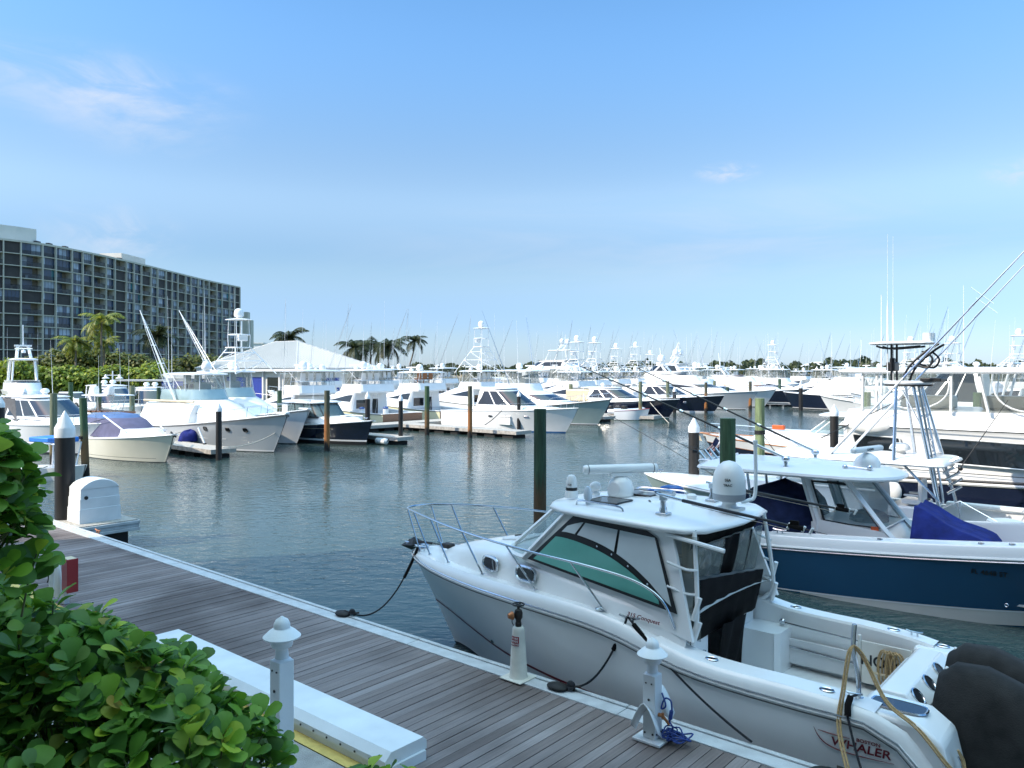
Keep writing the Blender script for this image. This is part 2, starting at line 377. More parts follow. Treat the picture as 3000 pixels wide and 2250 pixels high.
def lettering(s, size, mt, parent, pos, right, up, name='lettering', align='CENTER', shear=0.0, xs=1.0):
    cu = bpy.data.curves.new('txt', 'FONT'); cu.body = s; cu.size = size; cu.align_x = align; cu.align_y = 'CENTER'; cu.extrude = .0015; cu.shear = shear; cu.offset = .018*size
    tmp = bpy.data.objects.new('txt', cu); COL.objects.link(tmp)
    dg = bpy.context.evaluated_depsgraph_get(); me = bpy.data.meshes.new_from_object(tmp.evaluated_get(dg))
    bpy.data.objects.remove(tmp); bpy.data.curves.remove(cu)
    me.materials.clear(); me.materials.append(mat(mt))
    o = bpy.data.objects.new(name, me); COL.objects.link(o); o.parent = parent
    rt = Vector(right).normalized(); upv = Vector(up).normalized(); nr = rt.cross(upv).normalized(); upv = nr.cross(rt)
    rt = rt*xs
    o.matrix_local = Matrix(((rt.x, upv.x, nr.x, pos[0]), (rt.y, upv.y, nr.y, pos[1]), (rt.z, upv.z, nr.z, pos[2]), (0, 0, 0, 1)))
    return o
def lerp(a, b, t): return a+(b-a)*t
def tab(pts):
    """smooth curve through (x, y) points"""
    pts = sorted(pts)
    def f(x):
        if x <= pts[0][0]: return pts[0][1]
        if x >= pts[-1][0]: return pts[-1][1]
        for i in range(len(pts)-1):
            if x <= pts[i+1][0]:
                x0, y0 = pts[i]; x1, y1 = pts[i+1]; h = x1-x0; t = (x-x0)/h
                ma = (y1-pts[i-1][1])/(x1-pts[i-1][0]) if i > 0 else (y1-y0)/h
                mb = (pts[i+2][1]-y0)/(pts[i+2][0]-x0) if i+2 < len(pts) else (y1-y0)/h
                t2 = t*t; t3 = t2*t
                return (2*t3-3*t2+1)*y0+(t3-2*t2+t)*h*ma+(-2*t3+3*t2)*y1+(t3-t2)*h*mb
    return f
def smooth_path(pts, k=6):
    pts = [Vector(p) for p in pts]; out = []
    for i in range(len(pts)-1):
        p0 = pts[max(i-1, 0)]; p1 = pts[i]; p2 = pts[i+1]; p3 = pts[min(i+2, len(pts)-1)]
        for j in range(k):
            t = j/k; out.append(.5*((2*p1)+(p2-p0)*t+(2*p0-5*p1+4*p2-p3)*t*t+(3*p1-p0-3*p2+p3)*t**3))
    return out+[pts[-1]]
def sag(a, b, d, k=10):
    a = Vector(a); b = Vector(b); return [a.lerp(b, i/k)-Vector((0, 0, d*4*(i/k)*(1-i/k))) for i in range(k+1)]
# ------------------------------------------------------------------ boat kit (x forward from the transom, y to port, z up from the water)
class Hull:
    def __init__(s, L, B, fs, fb, hb=None, zs=None, hw=None, rk=None, fine=.78, tm=.48, stern=.90, pw=2.3, zb=-.35):
        s.L, s.B, s.zb = L, B, zb
        def _hb(x):
            t = x/L
            if t <= tm: return B/2*(stern+(1-stern)*math.sin(math.pi/2*t/tm))
            q = (t-tm)/(1-tm); return max(.03, B/2*(1-q**pw)**.85)
        s.hb = hb or _hb
        s.zs = zs or (lambda x: fs+(fb-fs)*(x/L)**1.7)
        def _hw(x):
            t = x/L
            if t <= .35: return s.hb(x)*.95
            q = (t-.35)/.65; return max(.01, min(s.hb(x), B/2*.94*(1-q**1.5)*1.0))
        s.hw = hw or _hw
        s.rk = rk if rk is not None else .11*L
    def pt(s, t, h):
        x = t*s.L; zs = s.zs(x); z = s.zb+h*(zs-s.zb); a = s.hw(x); b = s.hb(x)
        p = .65+1.5*t**2.5
        return Vector((x-s.rk*(1-h)**1.15*t**5, a+(b-a)*h**p, z))
    def side(s, x, z, sgn=1, off=0.0):
        t = min(1, x/s.L)
        for _ in range(14):
            h = max(0, min(1, (z-s.zb)/(s.zs(t*s.L)-s.zb))); t = max(0, min(1, t+(x-s.pt(t, h).x)/s.L))
        p = s.pt(t, h); p.y = p.y+off; p.z = z; return Vector((p.x, sgn*p.y, p.z))
    def build(s, root, hullm, bottom='bottomblack', boot='white', trans=None, b0=.04, b1=.13, name='hull', n=26, band=None, x0=0.0):
        mb = MB(); mats = [hullm, bottom, boot, trans or hullm, band or hullm]
        ts = [x0/s.L+(1-x0/s.L)*(1-(1-i/n)**1.5) for i in range(n+1)]
        R_ = []
        for sg in (1, -1):
            rows = []
            for t in ts:
                zs = s.zs(t*s.L); hl = [0, (b0-s.zb)/(zs-s.zb), (b1-s.zb)/(zs-s.zb)]
                h2 = hl[2]; hl += [h2+(1-h2)*q for q in (.2, .4, .6, .75, .9, 1.0)]
                r = [s.pt(t, h) for h in hl]
                for p in r: p.y *= sg
                rows.append(r)
            R_.append(rows); k = len(rows[0])
            vs = [p for r in rows for p in r]; fs = []; o = len(mb.v)
            mb.v += [tuple(p) for p in vs]
            for i in range(n):
                for j in range(k-1):
                    f = (o+i*k+j, o+(i+1)*k+j, o+(i+1)*k+j+1, o+i*k+j+1)
                    mb.f.append(f if sg < 0 else f[::-1]); mb.m.append(1 if j == 0 else (2 if j == 1 else (4 if j == k-2 else 0)))
        for j in range(len(R_[0][0])-1):
            mb.add([R_[0][0][j], R_[1][0][j], R_[1][0][j+1], R_[0][0][j+1]], [(0, 1, 2, 3)], 1 if j == 0 else (2 if j == 1 else 3))
        return mb.build(name, mats, root, sharp=50)
    def strip(s, root, z, hgt, x0, x1, m, name='stripe', off=.006, sides=(1, -1), n=24, zf=None, hf=None):
        mb = MB()
        for sg in sides:
            rows = []
            for i in range(n+1):
                x = lerp(x0, x1, i/n); zz = zf(x) if zf else z
                if hf: hgt = hf(x)
                rows.append([s.side(x, zz+hgt/2, sg, off), s.side(x, zz-hgt/2, sg, off)])
            mb.grid(rows)
        return mb.build(name, m, root)
    def rub(s, root, m='white2', r=.035, dz=0.0, x0=0.0, n=26, name='rub_rail', out=.0):
        mb = MB()
        for sg in (1, -1):
            pts = []
            for i in range(n+1):
                t = x0/s.L+(1-x0/s.L)*(1-(1-i/n)**1.5); x = t*s.L
                pts.append((x, sg*(s.hb(x)+out), s.zs(x)+dz))
            mb.tube(pts, r, 6)
        return mb.build(name, m, root)
    def deck(s, root, m='white', x0=None, x1=None, cam_=.05, n=16, dz=.0, name='deck', inset=0.0):
        mb = MB(); rows = []
        x1 = x1 if x1 is not None else s.L
        for i in range(n+1):
            x = lerp(x0, x1, 1-(1-i/n)**1.4); b = max(.01, s.hb(x)-inset); z = s.zs(x)+dz
            rows.append([Vector((x, -b*q, z+cam_*b*(1-q*q))) for q in (-1, -.7, -.35, 0, .35, .7, 1)])
        mb.grid(rows); return mb.build(name, m, root)
    def cockpit(s, root, x0, x1, zf, wd=.28, m='gelshade', top='white', name='cockpit', fm=None, dz=0.0):
        """side decks, inner walls and the sunken floor between x0 and x1"""
        mb = MB(); n = 8
        for sg in (1, -1):
            rows = []
            for i in range(n+1):
                x = lerp(0, x1, i/n); b = s.hb(x); z = s.zs(x)+dz
                rows.append([Vector((x, sg*b, z)), Vector((x, sg*(b-wd), z+.01))])
            mb.grid(rows if sg < 0 else [r[::-1] for r in rows], 1)
            rows = []
            for i in range(n+1):
                x = lerp(x0, x1, i/n); b = s.hb(x)-wd
                rows.append([Vector((x, sg*b, s.zs(x)+.01+dz)), Vector((x, sg*(b-.03), zf))])
            mb.grid(rows if sg < 0 else [r[::-1] for r in rows], 0)
        rows = [[Vector((lerp(x0, x1, i/n), y*(s.hb(lerp(x0, x1, i/n))-wd-.03), zf)) for y in (1, 0, -1)] for i in range(n+1)]
        mb.grid(rows, 2)
        for x, fl in ((x0, 0), (x1, 1)):
            b = s.hb(x)-wd; z = s.zs(x)+.01+dz
            q = [(x, b, z), (x, -b, z), (x, -b+.03, zf), (x, b-.03, zf)]
            mb.add(q if fl else q[::-1], [(0, 1, 2, 3)], 0)
        b = s.hb(0); b2 = s.hb(x0)-wd; z = s.zs(0)+.01+dz
        mb.add([(0, b-wd, z), (0, -b+wd, z), (x0, -b2, z), (x0, b2, z)], [(0, 1, 2, 3)], 1)
        return mb.build(name, [m, top, fm or m], root, sharp=30)
    def rail(s, root, x0, x1, h=.6, inset=.1, npost=6, m='metal', r=.016, name='bow_rail', lean=.15, mid=False, ext=.0):
        mb = MB(); n = 20; top = {1: [], -1: []}
        for sg in (1, -1):
            for i in range(n+1):
                x = lerp(x0, x1, i/n); hh = h*min(1, (i/n)*5+.05) if i < 4 else h
                b = max(.05, s.hb(min(x, s.L*.985))-inset)
                top[sg].append(Vector((x+(ext if i == n else ext*(i/n)**3), sg*b, s.zs(min(x, s.L))+hh)))
        mb.tube(top[1]+top[-1][::-1], r, 5)
        if mid: mb.tube([p-Vector((0, 0, h*.5)) for p in top[1][4:]+top[-1][4:][::-1]], r*.7, 4)
        for sg in (1, -1):
            for k in range(npost):
                i = int(round(lerp(3, n, k/(npost-1)))); p = top[sg][i]
                x = p.x-lean*h; b = max(.05, s.hb(min(x, s.L*.985))-inset-.02)
                mb.tube([p, (x, sg*b, s.zs(min(x, s.L))+.02)], r*.85, 4)
        return mb.build(name, m, root)

class Cab:
    """a house, bridge or windscreen: outlines stacked from bottom to top"""
    def __init__(s, layers, ns=10, nf=10):
        s.rings = []; s.K = 3+ns+nf; s.ns, s.nf = ns, nf
        for l in layers:
            z, xb, xf, hw = l['z'], l['xb'], l['xf'], l['hw']; hf = l.get('hwf', hw); rf = l.get('rf', .25*(xf-xb)); e = l.get('e', 2.4)
            ra = l.get('ra', min(.15, hw*.3)); za = l.get('za', z)
            pts = [(xb, 0.0), (xb, hw*.5), (xb, hw-ra)]
            for i in range(ns):
                q = i/(ns-1)
                pts.append((lerp(xb+ra*.0 if i else xb+ra, xf-rf, q), lerp(hw, hf, q)))
            for i in range(1, nf+1):
                a = math.pi/2*i/nf; pts.append((xf-rf+rf*math.sin(a)**(2/e), hf*max(0, math.cos(a))**(2/e)))
            s.rings.append([Vector((x, y, lerp(za, z, max(0, min(1, (x-xb)/(xf-xb)))))) for x, y in pts])
    def at(s, u, v, sg=1):
        f = max(0, min(1, u))*(s.K-1); i = min(int(f), s.K-2); q = f-i
        k = max(0, min(len(s.rings)-1.0001, v)); j = int(k); w_ = k-j
        p = s.rings[j][i].lerp(s.rings[j][i+1], q).lerp(s.rings[j+1][i].lerp(s.rings[j+1][i+1], q), w_)
        return Vector((p.x, sg*p.y, p.z))
    def nrm(s, u, v, sg):
        d = .01
        a = s.at(min(1, u+d), v, sg)-s.at(max(0, u-d), v, sg); b = s.at(u, min(len(s.rings)-1.001, v+d), sg)-s.at(u, max(0, v-d), sg)
        n = b.cross(a)*sg
        return n.normalized() if n.length > 1e-9 else Vector((1, 0, 0))
    def build(s, root, name, m, cap=True, open_aft=False, base=False):
        mb = MB(); rows = []
        for r in s.rings:
            full = [Vector(p) for p in r]+[Vector((p.x, -p.y, p.z)) for p in r[::-1][1:-1]]
            rows.append(full)
        mb.grid(rows, closed=True)
        if cap: mb.ngon([p for p in rows[-1]])
        for i, f in enumerate(mb.f): mb.f[i] = f[::-1]
        if cap: mb.f[-1] = mb.f[-1]
        return mb.build(name, m, root, sharp=40)
    def win(s, root, u0, u1, v0, v1, m='glass', name='window', sides=(1, -1), shape=None, nu=10, off=.012, both=False, label=None):
        outs = []; cur = MB() if both else None
        for sg in sides:
            mb = cur or MB(); rows = []
            for i in range(nu+1):
                u = lerp(u0, u1, i/nu); a, b = (v0, v1) if not shape else shape(i/nu)
                rows.append([s.at(u, v, sg)+s.nrm(u, v, sg)*off for v in (a, (a+b)/2, b)])
            mb.grid(rows if sg > 0 else [r[::-1] for r in rows])
            if not both: outs.append(mb.build(name, m, root, sharp=60))
        if both: outs.append(cur.build(name, m, root, sharp=60))
        return outs
    def frame(s, root, u0, u1, v0, v1, m='white', r=.02, name='window_frame', sides=(1, -1), posts=()):
        mb = MB()
        for sg in sides:
            for v in (v0, v1): mb.tube([s.at(lerp(u0, u1, i/12), v, sg)+s.nrm(lerp(u0, u1, i/12), v, sg)*.012 for i in range(13)], r, 4)
            for u in posts: mb.tube([s.at(u, lerp(v0, v1, i/3), sg)+s.nrm(u, lerp(v0, v1, i/3), sg)*.012 for i in range(4)], r, 4)
        return mb.build(name, m, root)

def plate(root, name, m, z, xb, xf, hw, th=.09, rf=.5, e=2.6, camber=.06, hwf=None, za=None):
    """hardtop: a cambered slab with a round front"""
    hwf = hwf or hw; za = za if za is not None else z
    c = Cab([dict(z=z, za=za, xb=xb+.04, xf=xf-.05, hw=hw-.05, hwf=hwf-.05, rf=rf, e=e), dict(z=z+th*.35, za=za+th*.35, xb=xb, xf=xf, hw=hw, hwf=hwf, rf=rf, e=e),
             dict(z=z+th*.75, za=za+th*.75, xb=xb+.015, xf=xf-.02, hw=hw-.02, hwf=hwf-.02, rf=rf, e=e),
             dict(z=z+th+camber*.55, za=za+th+camber*.55, xb=xb+.12, xf=xf-.22, hw=hw*.78, hwf=hwf*.78, rf=rf, e=e),
             dict(z=z+th+camber, za=za+th+camber, xb=xb+.3, xf=xf-.5, hw=hw*.4, hwf=hwf*.4, rf=rf*.7, e=e)])
    o = c.build(root, name, m); mb = MB(); r = c.rings[0]
    me = o.data
    return o
def dome(root, p, r=.3, h=.62, m='white', name='satellite_dome'):
    mb = MB(); mb.lathe([(r*.55, 0), (r*.6, .06), (r*.5, .1), (r*.8, .14), (r, .2), (r*1.02, h*.45), (r*.98, h*.62), (r*.82, h*.83), (r*.5, h*.96), (.01, h)], p, 14)
    return mb.build(name, m, root, sharp=45)
def radar(root, p, ln=1.1, ang=0.0, m='white', name='radar_scanner'):
    mb = MB(); M = Matrix.Rotation(ang, 3, 'Z')
    mb.lathe([(.16, 0), (.19, .03), (.19, .18), (.14, .26), (.06, .30), (.06, .36)], p, 12)
    prof = [Vector((0, .055*math.cos(a)*1.25, .06*math.sin(a))) for a in [2*math.pi*i/10 for i in range(10)]]
    rows = [[M @ (Vector((x, 0, 0))+q*k)+Vector(p)+Vector((0, 0, .41)) for q in prof] for x, k in ((-ln/2, .6), (-ln/2+.02, 1), (ln/2-.02, 1), (ln/2, .6))]
    mb.grid(rows, closed=True); mb.ngon(rows[0]); mb.ngon(rows[-1][::-1])
    return mb.build(name, m, root, sharp=40)
def whip(root, p, h=4.0, lean=(0, 0), m='whitemetal', r=.013, name='antenna'):
    p = Vector(p); q = p+Vector((lean[0], lean[1], h))
    return MB().tube([p, p.lerp(q, .45), p.lerp(q, .46), q], [r*1.3, r*1.1, r*.7, r*.45], 5).build(name, m, root)
def outrigger(root, p, q, m='metal', r=.03, n_sp=3, name='outrigger'):
    p = Vector(p); q = Vector(q); mb = MB(); mb.tube([p, p.lerp(q, .5), q], [r, r*.75, r*.35], 5)
    d = (q-p).normalized(); sd = d.cross(Vector((0, 0, 1))).normalized()
    prev = p
    for i in range(1, n_sp+1):
        c_ = p.lerp(q, i/(n_sp+1.0)); w_ = .35*(1-i/(n_sp+2))
        mb.tube([c_-sd*w_, c_+sd*w_], r*.4, 4)
    for sg in (1, -1):
        pts = [p]+[p.lerp(q, i/(n_sp+1.0))+sd*sg*.35*(1-i/(n_sp+2)) for i in range(1, n_sp+1)]+[p.lerp(q, .97)]
        mb.tube(pts, r*.18, 4)
    return mb.build(name, m, root)
def tower(root, x, hwid, z0, z1, lx=2.0, top=1.25, m='whitemetal', r=.035, cx=None, hood=True, domed=True, dark=None):
    """tuna tower: four raked legs, braces, ladder, standing platform, sun top"""
    cx = cx if cx is not None else x; mb = MB(); B_ = []; T_ = []
    for sx in (-1, 1):
        for sy in (-1, 1):
            B_.append(Vector((x+sx*lx, sy*hwid*1.05, z0))); T_.append(Vector((cx+sx*.55, sy*.6, z1)))
    for a, b in zip(B_, T_): mb.tube([a, b], r, 6)
    for f in (.5, .82):
        P = [a.lerp(b, f) for a, b in zip(B_, T_)]
        for i, j in ((0, 1), (2, 3), (0, 2), (1, 3)): mb.tube([P[i], P[j]], r*.8, 5)
    for i, j in ((0, 2), (1, 3), (0, 1), (2, 3)):
        mb.tube([B_[i], B_[j].lerp(T_[j], .5)], r*.6, 5); mb.tube([B_[i].lerp(T_[i], .5), B_[j].lerp(T_[j], .82)], r*.6, 5)
    mb.build('tower_frame', m, root)
    ld = MB(); a = Vector((x-lx*.75, -.2, z0)); b = Vector((cx-.5, -.2, z1))
    for sy in (-.2, .2): ld.tube([(a.x, sy, a.z), (b.x, sy, b.z)], r*.55, 4)
    k = int((z1-z0)/.3)
    for i in range(1, k): p = a.lerp(b, i/k); ld.tube([(p.x, -.2, p.z), (p.x, .2, p.z)], r*.45, 4)
    ld.build('ladder', m, root)
    c = Cab([dict(z=z1, xb=cx-.75, xf=cx+.85, hw=.72, rf=.5), dict(z=z1+.07, xb=cx-.75, xf=cx+.85, hw=.72, rf=.5)])
    c.build(root, 'tower_platform', 'white')
    pr = MB(); zt = z1+2.0
    ring = lambda z, k: [Vector((cx+.05+.8*k*math.cos(q), .7*k*math.sin(q), z)) for q in [2*math.pi*i/14 for i in range(14)]]
    pr.tube(ring(z1+.95, 1.0), r*1.1, 5, closed=True)
    for sx, sy in ((-.55, -.5), (-.55, .5), (.6, -.5), (.6, .5)): pr.tube([(cx+sx, sy, z1), (cx+sx*1.0, sy*1.1, z1+.95)], r*.8, 5)
    if hood:
        for sx, sy in ((-.6, -.5), (-.6, .5), (.55, -.5), (.55, .5)): pr.tube([(cx+sx, sy, z1+.95), (cx+sx*.9, sy, zt)], r*.7, 5)
    pr.build('tower_rail', dark or m, root)
    MB().box((cx+.5, 0, z1+.75), (.3, .7, .5)).build('control_pod', 'white2', root, bevel=.05)
    if hood:
        plate(root, 'sun_top', 'white', zt, cx-.85, cx+.85, .7, .06, .4)
        if domed: dome(root, (cx, 0, zt+.1), .34, .75)
def chair(root, p, m='white', name='helm_seat'):
    mb = MB(); x, y, z = p
    mb.tube([(x, y, z), (x, y, z+.42)], .06, 6); mb.box((x, y, z+.48), (.48, .52, .13)); mb.box((x-.22, y, z+.8), (.12, .5, .55)); mb.box((x, y+.27, z+.66), (.36, .06, .06)); mb.box((x, y-.27, z+.66), (.36, .06, .06))
    return mb.build(name, m, root, bevel=.035)
def portlight(root, H, x, z, sg=1, w_=.34, h=.15, fr='metal', name='portlight'):
    c = H.side(x, z, sg, .006); a = H.side(x+.2, z, sg, .006)-H.side(x-.2, z, sg, .006); a.normalize()
    up = H.side(x, z+.08, sg, .006)-H.side(x, z-.08, sg, .006); up.normalize()
    return oval(root, c, a, up, w_, h, fr, name)
def oval(root, c, a, up, w_, h, fr='metal', name='portlight', e=3.2):
    nn = a.cross(up).normalized()
    if nn.dot(Vector((0, c.y, 0))) < 0: nn = -nn
    ringp = lambda k, d: [c+nn*d+a*(w_/2*k*math.copysign(abs(math.cos(q))**(2/e), math.cos(q)))+up*(h/2*(k if k <= 1 else 1+(k-1)*w_/h)*math.copysign(abs(math.sin(q))**(2/e), math.sin(q))) for q in [2*math.pi*i/20 for i in range(20)]]
    g = MB().ngon(ringp(1, .012)); 
    f = MB().tube(ringp(1.0, .01), min(.022, h*.12), 5, closed=True)
    o = f.build(name, fr, root); g.build('pane', 'glass', o); return o
def outboard(root, p, m='white', tilt=0.0, s=1.0, name='outboard_motor'):
    x, y, z = p; mb = MB(); rows = []
    for zz, w_, l0, l1 in ((0, .15, -.12, .2), (.08, .2, -.2, .34), (.35, .22, -.25, .42), (.6, .21, -.24, .40), (.74, .16, -.2, .3), (.78, .06, -.1, .15)):
        rows.append([Vector((x-(l0+l1)/2*s+(l1-l0)/2*s*math.copysign(abs(math.cos(q))**.7, math.cos(q))-.0, y+w_*s*math.copysign(abs(math.sin(q))**.7, math.sin(q)), z+zz*s)) for q in [2*math.pi*i/14 for i in range(14)]])
    mb.grid(rows, closed=True); mb.ngon(rows[-1])
    mb.box((x-.1*s, y, z-.35*s), (.26*s, .14*s, .75*s))
    return mb.build(name, m, root, sharp=45)
def cleat(root, p, rz=0.0, m='metal', s=1.0, name='cleat'):
    M = Matrix.Rotation(rz, 3, 'Z'); p = Vector(p); mb = MB()
    mb.tube([p+M @ Vector((q*s, 0, zz*s)) for q, zz in ((-.13, .07), (-.06, .055), (.06, .055), (.13, .07))], .014*s, 5)
    for q in (-.045, .045): mb.tube([p+M @ Vector((q*s, 0, -.005)), p+M @ Vector((q*s, 0, .055*s))], .015*s, 5)
    return mb.build(name, m, root)

# ------------------------------------------------------------------ kinds of boat
def sportfisher(label, pos, rz, L=15.0, B=None, hullm='white', bottom='bottomblack', boot='white', trans=None, tow=0.0, top=True, group=None, enclosure='vinyl', seats=3, rig=True, domes=2, curtain=None, seatm='white', wt=None, bridge='white', whips=2, housew='white', lean=1.0, hard=4.72, towx=None, name='sportfishing_boat', windshield=None, sc=1.0):
    B = B or L*.315; t = thing(name, label, 'boat', pos, rz, group)
    if enclosure == 'vinyl' and int(L*10) % 2 == 0: enclosure = 'smokevinyl'
    H = Hull(L, B, 1.15, 2.15+.01*L, pw=2.4); H.build(t, hullm, bottom, boot, trans); H.rub(t, 'white2', .04); H.rub(t, 'greycanvas', .02, dz=-.07, name='rub_rail_strip', out=.006)
    H.cockpit(t, .45, .27*L, .5, .3); H.deck(t, 'white', .27*L)
    zd = lambda x: H.zs(x)
    hs = Cab([dict(z=zd(.7*L)-.1, za=zd(.27*L)-.05, xb=.27*L, xf=.74*L, hw=.42*B, hwf=.36*B, rf=.2*L), dict(z=2.05, xb=.27*L, xf=.69*L, hw=.405*B, hwf=.35*B, rf=.2*L),
              dict(z=2.75, xb=.265*L, xf=.54*L, hw=.375*B, hwf=.34*B, rf=.17*L), dict(z=2.95, xb=.26*L, xf=.50*L, hw=.35*B, hwf=.32*B, rf=.16*L)])
    hs.build(t, 'house', housew)
    hs.win(t, .17, .60, 1.1, 1.85, 'glass', 'side_window', shape=lambda q: (1.02+.12*q, 1.9-.8*q**2.6))
    if windshield: hs.win(t, .63, 1.0, 1.1, 1.8, windshield, 'windshield', both=True)
    # after bulkhead: door and window
    MB().box((.27*L-.02, -.1*B, 1.45), (.03, .62, 1.7)).build('saloon_door', 'glass', t)
    MB().box((.27*L-.02, .19*B, 1.85), (.03, .26*B, .75)).build('aft_window', 'glass', t)
    MB().tube([(.27*L-.12, .02*B, .5), (.24*L, .02*B, 2.75)], .02, 5).tube([(.27*L-.12, -.02*B-.3, .5), (.24*L, -.02*B-.3, 2.75)], .02, 5).build('bridge_ladder', 'metal', t)
    fb = Cab([dict(z=2.85, xb=.20*L, xf=.47*L, hw=.365*B, hwf=.33*B, rf=.13*L), dict(z=3.0, xb=.195*L, xf=.475*L, hw=.38*B, hwf=.34*B, rf=.13*L), dict(z=3.62, xb=.205*L, xf=.455*L, hw=.37*B, hwf=.31*B, rf=.12*L)])
    fb.build(t, 'flybridge', bridge)
    mb = MB(); pts = [fb.at(u, 2, 1)+Vector((0, 0, .32)) for u in [0, .06, .12, .2, .3, .4, .46]]; full = pts[::-1]+[Vector((p.x, -p.y, p.z)) for p in pts[1:]]
    mb.tube(full, .018, 5)
    for i in range(0, len(full)): mb.tube([full[i], full[i]-Vector((0, 0, .34))], .014, 4)
    mb.build('bridge_rail', 'metal', t)
    for i in range(seats): chair(t, (.29*L, (i-(seats-1)/2)*.75, 3.55), seatm)
    MB().box((.36*L, 0, 3.75), (.7, .2*B, .6)).build('helm_console', 'white2', t, bevel=.06)
    if top:
        z = hard; pl = plate(t, 'hardtop', 'white', z, .20*L, .455*L, .345*B, .1, .10*L, camber=.08)
        mb = MB()
        for x, y in ((.22, .33), (.30, .345), (.38, .31), (.44, .2)):
            for sg in (1, -1): mb.tube([(x*L+.1, sg*y*B, 3.55), (x*L-.05, sg*(y-.02)*B, z+.03)], .024, 5)
        for sg in (1, -1): mb.tube([(.22*L, sg*.33*B, 3.6), (.33*L, sg*.33*B, z)], .018, 4); mb.tube([(.36*L, sg*.33*B, 3.6), (.28*L, sg*.33*B, z)], .018, 4)
        mb.parts('hardtop_post', 'whitemetal', t)
        if enclosure:
            en = Cab([dict(z=3.6, xb=.26*L, xf=.452*L, hw=.36*B, hwf=.305*B, rf=.12*L), dict(z=z, xb=.27*L, xf=.435*L, hw=.325*B, hwf=.29*B, rf=.11*L)])
            en.win(t, .22, 1.0, .03, .97, enclosure, 'clear_curtain', both=True, off=0.0, nu=16)
        for i in range(domes): dome(t, (.27*L+i*.09*L, (-1)**i*.16*B, z+.14), .27 if i else .33, .55 if i else .7)
        radar(t, (.40*L, 0, z+.12), 1.2, .5+L)
        for i in range(whips): whip(t, ((.22+.05*i)*L, (-1)**i*.31*B, z+.1), 4.2+.7*((i*7+int(L*3)) % 4), ((i % 2)*.15-.2, 0))
    if curtain:
        MB().box((.235*L, 0, 2.05), (.03, .66*B, 1.35)).build('aft_curtain', curtain, t)
    if rig:
        for sg in (1, -1): outrigger(t, (.36*L, sg*.37*B, 2.6), (.36*L-2.6*lean, sg*(.37*B+1.5), 10.5), r=.028)
    if tow: tower(t, (towx or .32)*L, .33*B, 3.6 if not top else hard-.1, tow, cx=((towx or .32)-.02)*L)
    H.rail(t, .60*L, .985*L, .62, .12, 6, ext=.25)
    MB().box((L*.97, 0, H.zs(L)+.06), (1.0, .3, .1)).build('bow_pulpit', 'white', t, bevel=.03)
    return t, H, hs, fb
def express(label, pos, rz, L=12.5, B=None, hullm='white', bottom='bottomblue', boot='white', group=None, roof=True, arch=False, ports=3, canvas=None, name='express_cruiser', fs=1.25, fb=1.85, glass='glass', rails=True, radars=1, cab_h=2.75, cockm='gelshade', whips=1, roofm='white'):
    B = B or L*.32; t = thing(name, label, 'boat', pos, rz, group)
    H = Hull(L, B, fs, fb, pw=2.6); H.build(t, hullm, bottom, boot, b0=.1, b1=.17); H.rub(t, 'white2', .04)
    H.cockpit(t, .5, .30*L, .6, .3, cockm); H.deck(t, 'white', .30*L)
    tr = Cab([dict(z=H.zs(.85*L)-.03, za=H.zs(.3*L)-.05, xb=.30*L, xf=.90*L, hw=.42*B, hwf=.34*B, rf=.34*L), dict(z=H.zs(.8*L)+.13, za=fs+.45, xb=.30*L, xf=.84*L, hw=.37*B, hwf=.30*B, rf=.30*L), dict(z=H.zs(.8*L)+.2, za=fs+.52, xb=.30*L, xf=.74*L, hw=.25*B, hwf=.2*B, rf=.25*L)])
    tr.build(t, 'cabin_trunk', 'white')
    z0 = fs+.42
    wsx = Cab([dict(z=z0, xb=.285*L, xf=.68*L, hw=.385*B, hwf=.33*B, rf=.16*L), dict(z=cab_h-.06, xb=.30*L, xf=.50*L, hw=.32*B, hwf=.28*B, rf=.1*L), dict(z=cab_h, xb=.30*L, xf=.49*L, hw=.31*B, hwf=.27*B, rf=.1*L)])
    wsx.build(t, 'cabin', 'white' if roof else glass, cap=roof)
    wsx.win(t, .18, .42, .14, .9, glass, 'side_window', shape=lambda q: (.14, .25+.65*min(1, q*2.2)))
    wsx.win(t, .44, .60, .14, .9, glass, 'side_window')
    wsx.win(t, .63, 1.0, .12, .9, glass, 'windshield', both=True)
    if roof:
        plate(t, 'hardtop', roofm, cab_h-.02, .22*L, .505*L, .34*B, .08, .1*L, hwf=.30*B)
        mb = MB()
        for sg in (1, -1): mb.tube([(.27*L, sg*.37*B, fs+.1), (.25*L, sg*.32*B, cab_h)], .05, 6)
        mb.build('hardtop_leg', 'white', t)
    if arch:
        mb = MB(); pts = [(.22*L, .42*B, fs), (.17*L, .38*B, cab_h), (.15*L, .3*B, cab_h+.35), (.15*L, -.3*B, cab_h+.35), (.17*L, -.38*B, cab_h), (.22*L, -.42*B, fs)]
        mb.tube(smooth_path(pts, 4), .09, 6); mb.build('radar_arch', 'white', t)
    for i in range(radars): dome(t, (.34*L+i*.5, (-1)**i*.1*B, cab_h+.1), .26, .42)
    if canvas: MB().box((.2*L, 0, fs+.75), (.22*L, .7*B, 1.3)).build('cockpit_enclosure', canvas, t, bevel=.15)
    for i in range(ports):
        for sg in (1, -1): portlight(t, H, (.45+.13*i)*L, fs-.28+.02*i, sg, .42, .15)
    if rails: H.rail(t, .42*L, .985*L, .55, .1, 8, ext=.2)
    for i in range(whips): whip(t, (.26*L, (-1)**i*.33*B, cab_h), 3.6+i, (-.3, 0))
    return t, H, wsx
